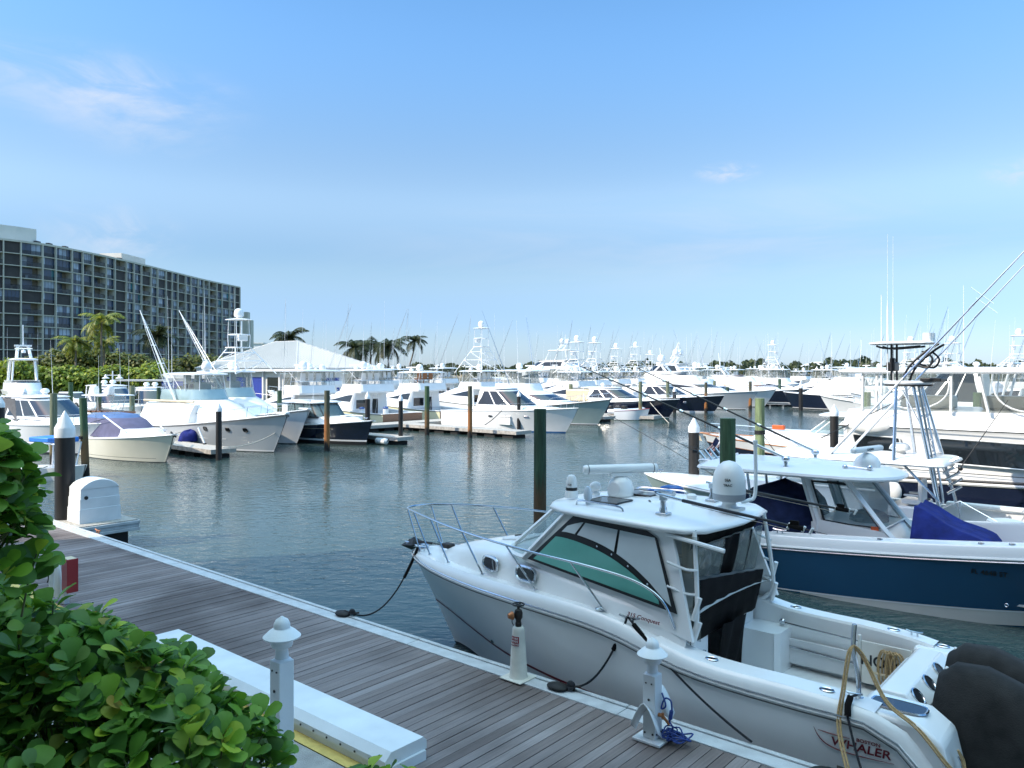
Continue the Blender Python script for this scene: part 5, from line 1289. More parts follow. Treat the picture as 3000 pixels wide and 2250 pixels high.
# rear curtains
def curtain(y0, y1, z0f, z1f, m, name, x0=3.58, nseg=12, wav=.015):
    mb = MB(); rows = []
    for i in range(nseg+1):
        y = lerp(y0, y1, i/nseg); a, b = z0f(y), z1f(y)
        rows.append([Vector((x0-.22*(1-(v)) * 0-.18+.22*v*0+.10*(1-v)+wav*math.sin(y*17+v*3), y, lerp(a, b, v))) for v in (0, .33, .66, 1)])
    mb.grid(rows); return mb.build(name, m, wh, solid=.006)
zl = lambda y: 2.10+.12*y
curtain(1.05, -.98, lambda y: 1.40, zl, 'blackcanvas', 'curtain_skirt')
curtain(1.05, -.98, lambda y: 2.60+.0*y, lambda y: 2.85, 'blackcanvas', 'curtain_valance')
curtain(1.03, .22, zl, lambda y: 2.62, 'smokevinyl', 'curtain_window'); curtain(-.20, -.56, zl, lambda y: 2.62, 'smokevinyl', 'curtain_window'); curtain(-.60, -.96, zl, lambda y: 2.62, 'smokevinyl', 'curtain_window')
curtain(.24, -.22, zl, lambda y: 2.62, 'blackcanvas', 'curtain_panel', x0=3.59); curtain(-.55, -.61, zl, lambda y: 2.62, 'blackcanvas', 'curtain_strip', x0=3.585)
curtain(.34, -.40, lambda y: .78, lambda y: 1.50, 'blackcanvas', 'curtain_flap', x0=3.555, wav=.02)
# side curtain between pillar and ladder pipe
mb = MB(); mb.grid([[Vector((3.30, 1.12, 1.50)), Vector((3.34, 1.10, 2.78))], [Vector((3.66, 1.26, 1.55)), Vector((3.78, 1.12, 2.78))]]); mb.build('side_curtain', 'smokevinyl', wh)
# rod-holder pipes with rungs, port and starboard
for sg in (1, -1):
    pts = smooth_path([(3.64, sg*1.22, 1.42), (3.46, sg*1.22, 1.52), (3.33, sg*1.20, 1.70), (3.34, sg*1.15, 2.1), (3.42, sg*1.06, 2.82)], 5)
    pi = MB().tube(pts, .030, 8).build('rocket_launcher_pipe', 'white', wh)
    mb = MB()
    for z in (1.80, 2.08, 2.38): mb.tube(smooth_path([(3.34, sg*1.14, z), (3.46, sg*1.22, z+.01), (3.70, sg*1.25, z+.07)], 3), .018, 6)
    mb.parts('rung', 'white', pi)
    for z in (1.62, 1.92): MB().tube([(3.36, sg*1.22, z-.14), (3.28, sg*1.19, z+.14)], .032, 8).build('rod_tube', 'white', pi)
MB().tube([(3.75, 1.16, 2.77), (3.0, 1.10, 2.66)], .028, 7).build('boat_hook_tube', 'white', wh)
# bow rail
top = {1: [], -1: []}
for sg in (1, -1):
    for x, y, z in ((3.55, 1.32, 1.66), (3.72, 1.34, 1.98), (4.1, 1.36, 2.16), (4.8, 1.38, 2.24), (5.8, 1.34, 2.27), (6.9, 1.20, 2.30), (7.9, .98, 2.33), (8.7, .70, 2.34), (9.3, .44, 2.33), (9.62, .26, 2.32)): top[sg].append(Vector((x, sg*y, z)))
path = smooth_path(top[1]+[Vector((9.74, .0, 2.31))]+top[-1][::-1], 6)
br = MB().tube(path, .0165, 8).build('bow_rail', 'metal', wh)
mb = MB()
for sg in (1, -1):
    for xb, xt in ((4.55, 5.10), (5.75, 6.3), (6.95, 7.45), (8.0, 8.45), (8.8, 9.2), (9.25, 9.6)):
        p = min(path, key=lambda q: abs(q.x-xt)+(0 if q.y*sg > 0 else 9)); b = hb(xb)-.20 if hb(xb) > .5 else max(.12, hb(xb)-.12)
        mb.tube([p, (xb, sg*b, zdk(xb))], .0135, 6); mb.lathe([(.03, 0), (.028, .015)], (xb, sg*b, zdk(xb)), 8)
mb.parts('stanchion', 'metal', br)
# anchor, chain, windlass hatch, foredeck hatch, fuel fill, cleats
MB().box((9.62, 0, 1.60), (.42, .20, .05)).box((9.80, .07, 1.60), (.2, .03, .1)).box((9.80, -.07, 1.60), (.2, .03, .1)).build('bow_roller', 'metal', wh, bevel=.01)
MB().tube([(9.25, 0, 1.68), (9.85, 0, 1.66)], .022, 6).add([(9.60, -.17, 1.62), (9.60, .17, 1.62), (9.98, .10, 1.56), (9.98, -.10, 1.56), (9.72, 0, 1.74), (9.78, 0, 1.48)], [(0, 4, 1), (1, 4, 2), (2, 4, 3), (3, 4, 0), (1, 5, 0), (2, 5, 1), (3, 5, 2), (0, 5, 3)]).build('anchor', 'iron', wh, smooth=False)
mb = MB()
for i in range(10): x = 8.95+.035*i; mb.tube([Vector((x+.024*math.cos(q), (.012*math.sin(q) if i % 2 else 0), 1.69+(0 if i % 2 else .012*math.sin(q)))) for q in [2*math.pi*j/8 for j in range(8)]], .005, 4, closed=True)
mb.build('anchor_chain', 'iron', wh); MB().box((8.82, .0, 1.70), (.22, .16, .09)).build('windlass', 'iron', wh, bevel=.03)
hd = MB().box((7.05, .0, zt(7.05)+.055), (.52, .52, .03), Matrix.Rotation(R(9), 3, 'Y')).build('deck_hatch', 'gelshade', wh, bevel=.012); MB().tube([(6.95, -.1, 2.16), (7.15, .12, 2.13)], .012, 4).build('hatch_strut', 'black', hd)
cleat(wh, (4.15, hb(4.15)-.17, zdk(4.15)), 0, 'metal', 1.15); cleat(wh, (9.25, .24, zdk(9.25)), .3, 'metal', 1.0); cleat(wh, (9.25, -.24, zdk(9.25)), -.3, 'metal', 1.0)
MB().lathe([(.055, 0), (.055, .02), (.03, .035)], (4.62, hb(4.62)-.18, zdk(4.62)), 14).build('fuel_fill', 'metal', wh)
for x, sg in ((3.05, 1), (3.05, -1), (1.72, 1), (1.72, -1), (1.12, -1)):
    y = sg*(hb(x)-.235); z = zdk(x)+.014
    mb = MB().tube([Vector((x+.075*math.cos(q), y+.05*math.sin(q), z)) for q in [2*math.pi*i/14 for i in range(14)]], .008, 4, closed=True).build('gunwale_rod_holder', 'metal', wh)
    MB().ngon([Vector((x+.07*math.cos(q), y+.046*math.sin(q), z+.002)) for q in [2*math.pi*i/14 for i in range(14)]]).build('socket', 'black', mb)
cleat(wh, (1.46, hb(1.46)-.235, zdk(1.46)+.012), 0, 'metal', .8); cleat(wh, (1.46, -hb(1.46)+.235, zdk(1.46)+.012), 0, 'metal', .8)
MB().tube(smooth_path([(1.42, 1.20, 1.33), (1.43, 1.20, 1.6), (1.48, 1.19, 1.85), (1.47, 1.18, 2.12)], 4), .026, 8).lathe([(.05, 0), (.05, .012)], (1.42, 1.20, 1.345), 12).build('tow_post', 'metal', wh)
# twin outboards under black covers
for y, dx in ((.40, 0), (-.34, .06)):
    mb = MB(); st = [(.62, .95, 1.30, .10), (.56, .62, 1.60, .26), (.40, .45, 1.74, .33), (.10, .30, 1.76, .36), (-.25, .22, 1.64, .36), (-.60, .20, 1.44, .34), (-.88, .24, 1.18, .30), (-1.02, .34, .92, .22), (-1.06, .5, .7, .10)]
    rows = []
    for x, zb, zt_, w_ in st:
        rows.append([Vector((x+dx+.25, y+w_*math.copysign(abs(math.cos(q))**.75, math.cos(q))*(1-.16*max(0, math.sin(q))), (zb+zt_)/2-.06+(zt_-zb)/2*math.copysign(abs(math.sin(q))**.8, math.sin(q)))) for q in [2*math.pi*i/22 for i in range(22)]])
    mb.grid(rows, closed=True); mb.ngon(rows[0]); mb.ngon(rows[-1][::-1])
    om = mb.build('outboard_motor', 'motorcover', wh, sharp=80); MB().ell((.74+dx, y-.0, 1.60), (.02, .028, .02)).build('cover_button', 'white', om)
    MB().box((.25+dx, y, .15), (.34, .16, .9)).build('lower_leg', 'black', om, bevel=.05)
# lettering on the hull
def hullframe(x, z):
    c = H.side(x, z, 1, .008); a = H.side(x-.2, z, 1, .008)-H.side(x+.2, z, 1, .008); up = H.side(x, z+.05, 1, .008)-H.side(x, z-.05, 1, .008)
    return c, a, up
c, a, up = hullframe(1.32, .945); lettering('WHALER', .125, 'stripered', wh, c, a, up, xs=1.15, shear=.12)
c, a, up = hullframe(1.24, 1.025); lettering('BOSTON', .048, 'stripered', wh, c, a, up, xs=1.2)
mb = MB()
for sgm in ([(1.78, 1.05), (1.74, .97), (1.66, .90), (1.52, .865), (1.3, .86), (1.0, .875)], [(1.74, 1.03), (1.6, 1.02), (1.42, 1.02)]):
    pts = [H.side(x, z, 1, .007) for x, z in sgm]; pts = smooth_path(pts, 4); k = len(pts)-1
    mb.tube(pts, [.002+.005*math.sin(math.pi*min(.97, i/k)) for i in range(k+1)], 4)
mb.build('swoosh_stripe', 'stripered', wh)
ta = (Vector((3.75, wt(3.75)+.03, 1.83))-Vector((4.6, wt(4.6)+.03, 1.88))); lettering('315 Conquest', .072, 'stripered', wh, (3.99, 1.345, 1.705), ta, (0, -.12, 1), shear=.2, xs=1.15)
MB().box((4.95, hb(4.95)-.035, 1.60), (.14, .008, .05)).build('sticker', 'red', wh)
MB().lathe([(.03, 0), (.03, .01)], H.side(6.9, .66, 1, .004), 10, M=Matrix.Rotation(R(-90), 3, 'X')).build('through_hull', 'metal', wh)

# ------------------------------------------------------------------ the blue centre console boat lying beyond it, bow to the right
CU, CN = -9.9, 18.62
cc = thing('center_console_boat', 'blue hulled centre console boat with white hardtop and royal blue bow cover', 'boat', un(CU, CN, 0), HEAD_D)
hb2 = tab([(0, 1.50), (2, 1.60), (5, 1.64), (7.2, 1.56), (8.6, 1.34), (9.6, 1.0), (10.4, .6), (11.0, .22), (11.3, .03)])
zs2 = tab([(0, .88), (2.5, .93), (5.4, 1.14), (7.7, 1.35), (9.5, 1.50), (11.3, 1.62)])
hw2 = tab([(0, 1.44), (5, 1.48), (7, 1.26), (8.5, .80), (9.7, .36), (10.6, .08), (11.3, .01)])
H2 = Hull(11.3, 3.28, .9, 1.5, hb=hb2, zs=zs2, hw=hw2, rk=1.3)
H2.build(cc, 'bluehull', 'white2', 'white', b0=-.05, b1=.0); H2.rub(cc, 'white2', .036); H2.rub(cc, 'metal', .016, dz=-.055, name='rub_rail_strip', out=.012)
CHT = lambda x: .03+.055*max(0, x-3.2)**1.12
H2.strip(cc, .2, .26, 3.6, 10.3, 'offwhite', 'chine_flat', .012, zf=lambda x: CHT(x)-.14*min(1, (x-3.4)/3.2), hf=lambda x: .03+.26*min(1, (x-3.4)/3.2), n=30); H2.strip(cc, .2, .028, 2.6, 10.4, 'white', 'chine_line', .02, zf=CHT, n=30)
zg = lambda x: zs2(x)+.24
mb = MB()
for sg in (1, -1):
    rows = []
    for i in range(31):
        x = 11.3*(1-(1-i/30)**1.4); b = hb2(x); k = min(1, b/.5)
        rows.append([Vector((x, sg*b, zs2(x)+.01)), Vector((x, sg*(b-.03*k), zg(x)-.03)), Vector((x, sg*(b-.06*k), zg(x))), Vector((x, sg*max(.0, b-.36*k), zg(x)+.015)), Vector((x, sg*max(0, b-.38*k), zg(x)-.03)), Vector((x, sg*max(0, b-.36*k), .45))])
    mb.grid(rows if sg < 0 else [r[::-1] for r in rows])
mb.build('gunwale', 'white', cc, sharp=40)
MB().box((5.2, 0, .44), (10, 2.5, .04)).build('deck', 'nonskid', cc)
MB().tube([(x, s_*(hb2(x)-.37), zg(x)+.0) for s_ in (-1,) for x in [lerp(1, 10.6, i/20) for i in range(21)]], .03, 5).build('coaming_bolster', 'gelshade', cc)
MB().add([(0, -1.42, .4), (0, 1.42, .4), (0, 1.42, 1.1), (0, -1.42, 1.1)], [(0, 1, 2, 3)]).build('transom_wall', 'white', cc)
# console with raked glass
mb = MB()
for sg in (1, -1):
    P = [(3.65, .45), (5.85, .45), (5.10, 1.42), (3.80, 1.52), (3.62, 1.45)]
    q = [Vector((x, sg*.80, z)) for x, z in P]; mb.add(q, [tuple(range(5)) if sg > 0 else tuple(range(5))[::-1]])
    mb.add([(3.62, sg*.80, 1.45), (3.80, sg*.80, 1.52), (3.56, sg*.76, 2.46), (3.30, sg*.76, 2.46)], [(0, 1, 2, 3)])
mb.add([(5.85, -.8, .45), (5.85, .8, .45), (5.10, .8, 1.42), (5.10, -.8, 1.42)], [(0, 1, 2, 3)]); mb.add([(3.65, -.8, .45), (3.65, .8, .45), (3.62, .8, 1.45), (3.62, -.8, 1.45)], [(0, 1, 2, 3)]); mb.add([(3.62, -.8, 1.45), (3.62, .8, 1.45), (5.1, .8, 1.42), (5.1, -.8, 1.42)], [(0, 1, 2, 3)])
mb.build('console', 'white', cc, solid=.05, smooth=False)
for sg in (1, -1):
    fr = MB().tube([(5.95, sg*.82, .62), (5.10, sg*.82, 1.48), (4.30, sg*.78, 2.46)], .065, 4).tube([(3.68, sg*.82, .5), (3.72, sg*.82, 1.5), (3.42, sg*.78, 2.46)], .06, 4).build('top_support', 'white', cc)
    wn = MB().add([(3.86, sg*.80, 1.50), (5.02, sg*.80, 1.48), (4.36, sg*.765, 2.36), (3.58, sg*.765, 2.36)], [(0, 1, 2, 3)]).build('side_window', 'windscreen', cc, smooth=False)
    MB().tube([(3.86, sg*.81, 1.50), (5.02, sg*.81, 1.48), (4.36, sg*.775, 2.36), (3.58, sg*.775, 2.36)], .04, 4, closed=True).build('frame', 'black', wn)
wn = MB().grid([[Vector((5.12, y, 1.48)), Vector((4.36, y*.95, 2.44))] for y in (-.78, -.4, 0, .4, .78)]).build('windshield', 'windscreen', cc); MB().tube([(5.12, -.78, 1.48), (4.36, -.74, 2.44), (4.36, .74, 2.44), (5.12, .78, 1.48)], .03, 5, closed=True).build('frame', 'white', wn)
MB().ell((4.55, .1, 1.52), (.42, .5, .20)).build('dash_cover', 'navycanvas', cc); lettering('335', .07, 'greycanvas', cc, (4.35, -.812, 1.30), (1, 0, 0), (0, 0, 1)); lettering('outrage', .06, 'greycanvas', cc, (4.42, -.812, 1.21), (1, 0, 0), (0, 0, 1))
MB().box((2.9, 0, .75), (.7, 1.3, .6)).build('leaning_post', 'white', cc, bevel=.05)
MB().box((4.93, -.83, 1.47), (.15, .02, .075)).build('orange_tag', 'orange', cc)
# royal blue cover over the bow lounge
mb = MB(); rows = []
for i in range(17):
    q = i/16; x = lerp(5.62, 7.05, q); z = lerp(1.98, 1.36, q**.8)+.05*math.sin(q*9)*(1-q); w_ = lerp(.62, .80, q)
    if q > .93: z -= .1*(q-.93)/.07
    rows.append([Vector((x+.22*(abs(s_)**2)*(1-q)*0, w_*s_*(1.0+.55*(abs(s_) > .9)*(1-q)), (z+.06*math.cos(s_*9)*.5) if abs(s_) < .85 else lerp(z-.15, .72, (abs(s_)-.85)/.15))) for s_ in (-1, -.92, -.8, -.5, -.2, .1, .4, .7, .88, 1)])
rows = [[Vector((5.60, p.y, max(.7, p.z*0+.7))) for p in rows[0]]]+rows+[[Vector((7.12, p.y, .95)) for p in rows[-1]]]
mb.grid(rows); mb.build('bow_cover', 'bluecanvas', cc, sharp=80)
# navy covers over the helm seat and engines
def heap(root, c, r, h, m, seed, name='seat_cover'):
    rg = random.Random(seed); mb = MB(); rows = []
    for i in range(9):
        q = i/8; k = (1-q**5)**.5*(1+.14*(1-q)); rows.append([Vector((c[0]+r[0]*k*math.copysign(abs(math.cos(a))**.75, math.cos(a))*(1+.06*math.sin(5*a+seed+q*2))+.12*q, c[1]+r[1]*k*math.copysign(abs(math.sin(a))**.75, math.sin(a))*(1+.06*math.sin(4*a+seed)), c[2]+h*q+(.05*math.sin(3*a+seed) if q > .6 else 0))) for a in [2*math.pi*j/26 for j in range(26)]])
    mb.grid(rows, closed=True); return mb.build(name, m, root, sharp=70)
heap(cc, (2.55, 0, .6), (.95, 1.15, 0), 1.62, 'navycanvas', 2); heap(cc, (3.25, .0, .5), (.5, 1.05, 0), 1.0, 'navycanvas', 4)
for y in (-.8, 0, .8): outboard(cc, (-.75, y, .70), 'cowlblue', s=1.25)
# hardtop with radar, outrigger bases, rod racks and poles
plate(cc, 'hardtop', 'white', 2.47, 1.0, 5.35, 1.42, .13, 1.2, e=2.2, camber=.10, hwf=1.25)
hz = 2.68
rd = MB().lathe([(.20, 0), (.27, .02), (.28, .16), (.22, .26), (.12, .33), (.07, .36)], (4.55, -.05, hz-.04), 20).build('radar_pedestal', 'white2', cc, sharp=50)
Mr = Matrix.Rotation(R(78), 3, 'Z'); MB().box((4.55, -.05, hz+.40), (1.25, .15, .13), Mr).build('scanner_bar', 'white2', rd, bevel=.05); lettering('GARMIN', .07, 'black', rd, Vector((4.55, -.05, hz+.40))+Mr @ Vector((0.1, -.078, 0)), Mr @ Vector((1, 0, 0)), (0, 0, 1)) if False else None
lettering('GARMIN', .075, 'greycanvas', rd, Vector((4.55, -.05, hz+.40))+Mr @ Vector((0.0, -.078, 0)), Mr @ Vector((1, 0, 0)), (0, 0, 1))
MB().tube([(4.75, -.55, hz+.02), (4.25, -.62, hz+.06)], .018, 6).ell((4.75, -.55, hz+.05), (.06, .06, .06)).ell((4.25, -.62, hz+.03), (.06, .06, .06)).build('light_bar', 'metal', cc)
MB().ell((3.2, .5, hz-.02), (.30, .2, .09)).build('roof_antenna', 'white2', cc); MB().box((1.7, .5, hz-.05), (.9, .5, .05)).build('roof_hatch', 'white2', cc, bevel=.02)
for sg in (-1, 1):
    p = Vector((3.05, sg*.95, hz-.09)); og = MB().box(p+Vector((0, 0, .02)), (.2, .2, .03)).lathe([(.07, .02), (.05, .1), (.045, .2)], p, 10).ell(p+Vector((0, 0, .24)), (.10, .06, .07)).build('outrigger', 'metal', cc)
    q = Vector((-2.6, -1.1, 4.72)) if sg < 0 else Vector((-2.2, 1.2, 4.67)); d = q-p; a = p+Vector((0, 0, .26))
    MB().tube([a, a+d*.12], .032, 8).build('sleeve', 'metal', og); MB().tube([a+d*.12, a+d*.45, a+d*1.0], [.030, .024, .012], 7).build('pole', 'black', og)
    mb = MB()
    for f in (.28, .46, .64, .82): mb.tube([a+d*f-d.normalized()*.05, a+d*f+d.normalized()*.05], .042, 7)
    mb.parts('guide_ring', 'metal', og)
mb = MB()
for i in range(5): mb.tube([(1.0, -.6+.3*i, 2.52), (.72, -.62+.3*i, 2.84)], .03, 7)
mb.parts('rod_rack', 'metal', cc); MB().tube(smooth_path([(1.6, -.9, 2.60), (1.05, -.95, 2.66), (.78, -.7, 2.60), (.74, 0, 2.58), (.78, .7, 2.60), (1.05, .95, 2.66)], 4), .03, 6).build('rack_rail', 'whitemetal', cc)
mb = MB()
for sg in (1, -1): mb.tube([(2.0, sg*.85, .5), (1.75, sg*1.0, 2.48)], .035, 6).tube([(2.3, sg*.85, .9), (2.15, sg*1.0, 2.48)], .03, 6).tube([(2.0, sg*.9, 1.7), (2.35, sg*.9, 1.72)], .022, 5)
mb.build('top_leg', 'metal', cc)
for a, b in (((.75, -.6, 2.75), (-.45, -.6, 3.25)), ((.75, .0, 2.75), (-.30, .0, 2.95))):
    a = Vector(a); b = Vector(b); MB().tube([a, a.lerp(b, .5), b], [.012, .008, .003], 5).box(a.lerp(b, .12), (.12, .05, .07)).build('fishing_rod', 'black', cc)
for x, z in ((1.88, .42), (2.02, .42), (2.16, .42), (2.0, .78), (7.4, .42)):
    c_ = H2.side(x, z, -1, .006); MB().tube([c_+Vector((.03*math.cos(q), 0, .03*math.sin(q))) for q in [2*math.pi*i/10 for i in range(10)]], .009, 4, closed=True).build('through_hull', 'metal', cc)
for x in (2.5, 5.2, 7.0, 7.5, 8.3): MB().lathe([(.06, 0), (.055, .02)], (x, -(hb2(x)-.2), zg(x)+.01), 12).build('gunwale_rod_holder', 'metal', cc)
c_ = H2.side(7.15, 1.02, -1, .008); lettering('FL 4648 ST', .13, 'black', cc, c_, H2.side(7.4, 1.02, -1, .008)-H2.side(6.9, 1.02, -1, .008), (0, -.25, 1))
cl = Vector((8.15, hb2(8.15)-.42, 1.18)); mb = MB()
for k in range(6): a = math.pi*k/6; mb.tube([cl+Vector((.13*math.cos(a), 0, .13*math.sin(a))), cl-Vector((.13*math.cos(a), 0, .13*math.sin(a)))], .014, 4)
mb.tube([cl+Vector((.14*math.cos(q), 0, .14*math.sin(q))) for q in [2*math.pi*i/16 for i in range(16)]], .014, 4, closed=True); mb.build('speaker_grille', 'metal', cc)
H2.rail(cc, 7.6, 11.1, .22, .2, 5, name='grab_rail'); cleat(cc, (3.1, -1.42, zg(3.1)+.02), 0, 'metal', 1.2)

# ------------------------------------------------------------------ the tower boat, bow to the left
TU, TN = -2.4, 23.35
tb = thing('tower_boat', 'pale tower boat with dark tower rails, long outriggers and a covered bait tub', 'boat', un(TU, TN, 0), HEAD_B)
H3 = Hull(11.5, 3.5, .95, 1.35, pw=2.5, rk=1.3); H3.build(tb, 'greenhull', 'bottomblack', 'white'); H3.rub(tb, 'white2', .04)
H3.cockpit(tb, .6, 4.2, .45, .3, dz=.06); H3.deck(tb, 'white', 4.2, dz=.05)
Cab([dict(z=1.0, xb=4.0, xf=9.3, hw=1.25, rf=2.6), dict(z=1.62, xb=4.0, xf=8.7, hw=1.15, rf=2.4), dict(z=1.68, xb=4.0, xf=8.3, hw=1.0, rf=2.2)]).build(tb, 'cabin_trunk', 'white')
c_ = Cab([dict(z=1.6, xb=3.6, xf=6.9, hw=1.15, rf=1.0), dict(z=2.36, xb=3.4, xf=5.9, hw=1.0, rf=.8)]); c_.win(tb, .16, 1, .05, .95, 'windscreen', 'windshield', both=True, nu=16); c_.frame(tb, .16, 1, .05, .98, 'white', .035, 'windshield_frame', posts=(.3, .5, .7))
plate(tb, 'hardtop', 'white', 2.36, 2.15, 6.9, 1.25, .12, 1.3, e=2.2, camber=.08)
dome(tb, (3.5, -.1, 2.52), .27, .34, 'white2', 'radome')
bt = MB().lathe([(.36, .45), (.38, .75), (.38, 1.0)], (.95, .3, 0), 20).build('bait_tub', 'brown', tb); MB().lathe([(.42, .88), (.43, 1.0), (.40, 1.07), (.2, 1.11), (0, 1.12)], (.95, .3, 0), 20).build('cover', 'whitecanvas', bt)
MB().box((3.2, 0, .85), (.7, 1.9, .85)).build('tackle_station', 'white', tb, bevel=.05); chair(tb, (3.0, .55, .9), 'white2')
mb = MB()
for i in range(5): mb.box((3.0, -.5+.22*i, 1.31), (.34, .08, .05))
mb.parts('tackle_tray', 'greycanvas', tb)
MB().tube([(1.9, .6, .45), (1.9, .6, 1.5)], .02, 6).tube([(1.9, .6, 1.5), (2.6, .9, 1.12)], .012, 4).tube([(1.9, .6, 1.5), (.9, .9, 1.05)], .012, 4).build('awning_prop', 'metal', tb)
mb = MB()
LEG = [((2.25, 1.0, 1.05), (3.05, .42, 4.5)), ((2.25, -1.0, 1.05), (3.05, -.42, 4.5)), ((3.35, 1.1, 2.46), (3.45, .45, 4.5)), ((3.35, -1.1, 2.46), (3.45, -.45, 4.5))]
for a, b in LEG: mb.tube([a, b], .045, 8)
for f in (.45, .75):
    P = [Vector(a).lerp(Vector(b), f) for a, b in LEG[:2]]; mb.tube(P, .028, 6)
mb.tube([(3.2, 1.05, 2.46), (2.32, .95, 1.5)], .035, 6).tube([(2.35, -.92, 1.6), (3.3, .4, 4.3)], .02, 5)
mb.tube(smooth_path([(2.62, .55, 1.15), (2.45, .58, 1.3), (2.42, .58, 1.7), (2.95, .30, 4.5)], 4), .032, 6).tube(smooth_path([(2.62, .15, 1.15), (2.45, .12, 1.3), (2.42, .12, 1.7), (2.95, .02, 4.5)], 4), .032, 6)
for i in range(9):
    q = .1+i*.1; a = Vector((2.42, .58, 1.5)).lerp(Vector((2.95, .30, 4.5)), q); b = Vector((2.42, .12, 1.5)).lerp(Vector((2.95, .02, 4.5)), q); mb.tube([a, b], .02, 5)
mb.build('tower_frame', 'metal', tb)
mb = MB(); rr = [Vector((3.25+.58*math.cos(q), .58*math.sin(q), 4.52)) for q in [2*math.pi*i/20 for i in range(20)]]
mb.tube(rr, .055, 7, closed=True); mb.build('belly_ring', 'whitemetal', tb); MB().tube([p+Vector((0, 0, -.07)) for p in rr], .03, 5, closed=True).build('ring_pad', 'black', tb)
MB().lathe([(.52, 4.44), (.52, 4.47)], (3.25, 0, 0), 20).build('tower_platform', 'white2', tb)
mb = MB()
for sy in (.38, -.38): mb.tube(smooth_path([(3.35, sy, 4.5), (3.15, sy, 4.95), (2.75, sy*.95, 5.35), (2.45, sy*.8, 5.55)], 4), .032, 7).tube([(3.62, sy*.7, 4.5), (3.62, sy*.7, 5.58)], .03, 6).tube(smooth_path([(3.05, sy, 5.02), (2.72, sy, 4.92), (2.58, sy, 5.15), (2.75, sy, 5.35)], 4), .028, 6)
for i in range(4): z = 4.75+.2*i; mb.tube([(3.28-.25*i*.6, -.38, z), (3.28-.25*i*.6, .38, z)], .022, 5)
mb.tube(smooth_path([(4.0, .3, 5.52), (3.7, .3, 5.45), (2.9, .25, 5.50)], 4), .03, 6).tube(smooth_path([(4.0, -.3, 5.52), (3.7, -.3, 5.45), (2.9, -.25, 5.50)], 4), .03, 6)
mb.build('tower_rail', 'black', tb); plate(tb, 'sun_top', 'white', 5.56, 2.55, 4.25, .62, .07, .6, camber=.02)
MB().lathe([(.12, 0), (.12, .22)], (2.75, .15, 5.63), 12).lathe([(.12, 0), (.12, .22)], (2.75, -.15, 5.63), 12).build('tower_light', 'white2', tb); MB().box((3.66, 0, 4.95), (.22, .5, .25)).box((3.62, .15, 5.12), (.12, .2, .14)).build('control_pod', 'black', tb, bevel=.03)
MB().box((2.62, .05, 4.60), (.5, .8, .10)).build('step_tray', 'black', tb, bevel=.02)
for y, px_ in ((-.45, 0), (.45, 1)):
    a = Vector((3.72, y*.6, 4.5)); MB().tube([a, a+Vector((0, 0, 1.1)), a+Vector((0, 0, 1.14)), a+Vector((0, 0, 2.0)), a+Vector((0, 0, 2.3)), a+Vector((-.0, 0, 4.1))], [.016, .016, .024, .022, .006, .003], 6).build('antenna', 'whitemetal', tb)
for sg, q in ((-1, Vector((-.58, -.95, 9.1))), (1, Vector((-.9, .85, 9.3)))):
    a = Vector((5.05, sg*.9, 2.5)); d = q-a
    og = MB().box(a, (.18, .14, .06)).build('outrigger', 'metal', tb); MB().tube([a, a+d*.45, q], [.034, .028, .010], 7).build('pole', 'metal', og); MB().tube([a+Vector((.0, .12, 0)), a+d*.33], .026, 6).build('brace', 'whitemetal', og)
    sd = d.cross(Vector((0, 1, .2))).normalized(); mb = MB()
    for f in (.62,): mb.tube([a+d*f-sd*.34, a+d*f+sd*.34], .012, 5).tube([a+d*(f+.02), a+d*(f-.05)+Vector((0, .12, 0))], .01, 4)
    mb.build('spreader', 'metal', og)
mb = MB()
for i, (y, z) in enumerate([(-.3, 1.75), (0, 1.95), (.3, 2.15), (-.2, 1.55), (.2, 2.35)]): mb.tube([(2.35, y, z), (2.02, y-.05, z+.22)], .035, 7)
mb.parts('rod_holder', 'metal', tb)
fr = Vector((2.0, .45, 2.2)); MB().tube([fr, fr+Vector((-1.1, -.2, 1.9))], [.016, .006], 5).ell(fr+Vector((-.08, 0, .12)), (.06, .05, .06)).build('fishing_rod', 'black', tb)
cleat(tb, (11.0, .0, H3.zs(11)+.08), 0, 'metal', 1.6); outboard(tb, (-.2, .5, .6), 'white'); outboard(tb, (-.2, -.5, .6), 'white')
MB().box((1.6, -1.35, 1.12), (2.0, .26, .12)).build('bolster', 'whitecanvas', tb, bevel=.04)
# ------------------------------------------------------------------ the big white and navy motor yacht at the right edge
YU, YN = -8.9, 30.6
my = thing('motor_yacht', 'large white motor yacht with a navy hull and clear bridge curtains at the right edge', 'boat', un(YU, YN, 0), HEAD_D)
Hy = Hull(19, 5.3, 1.22, 2.2, stern=.97, tm=.6); Hy.build(my, 'navy', 'bottomblack', 'white', b0=.02, b1=.08); Hy.rub(my, 'white2', .06)
MB().tube([(x, -Hy.hb(x)-.01, Hy.zs(x)+.09) for x in [lerp(0, 15, i/20) for i in range(21)]], .05, 5).build('rail_moulding', 'black', my)
sd_ = Cab([dict(z=1.75, za=1.24, xb=.1, xf=17.5, hw=2.62, hwf=2.4, rf=4), dict(z=2.15, xb=.05, xf=16.8, hw=2.60, hwf=2.35, rf=4), dict(z=2.86, xb=.0, xf=15.8, hw=2.56, hwf=2.3, rf=4), dict(z=2.94, xb=-.1, xf=15.7, hw=2.62, hwf=2.35, rf=4), dict(z=2.99, xb=-.1, xf=15.6, hw=2.6, hwf=2.3, rf=4)], ns=40)
sd_.build(my, 'main_deck_house', 'white')
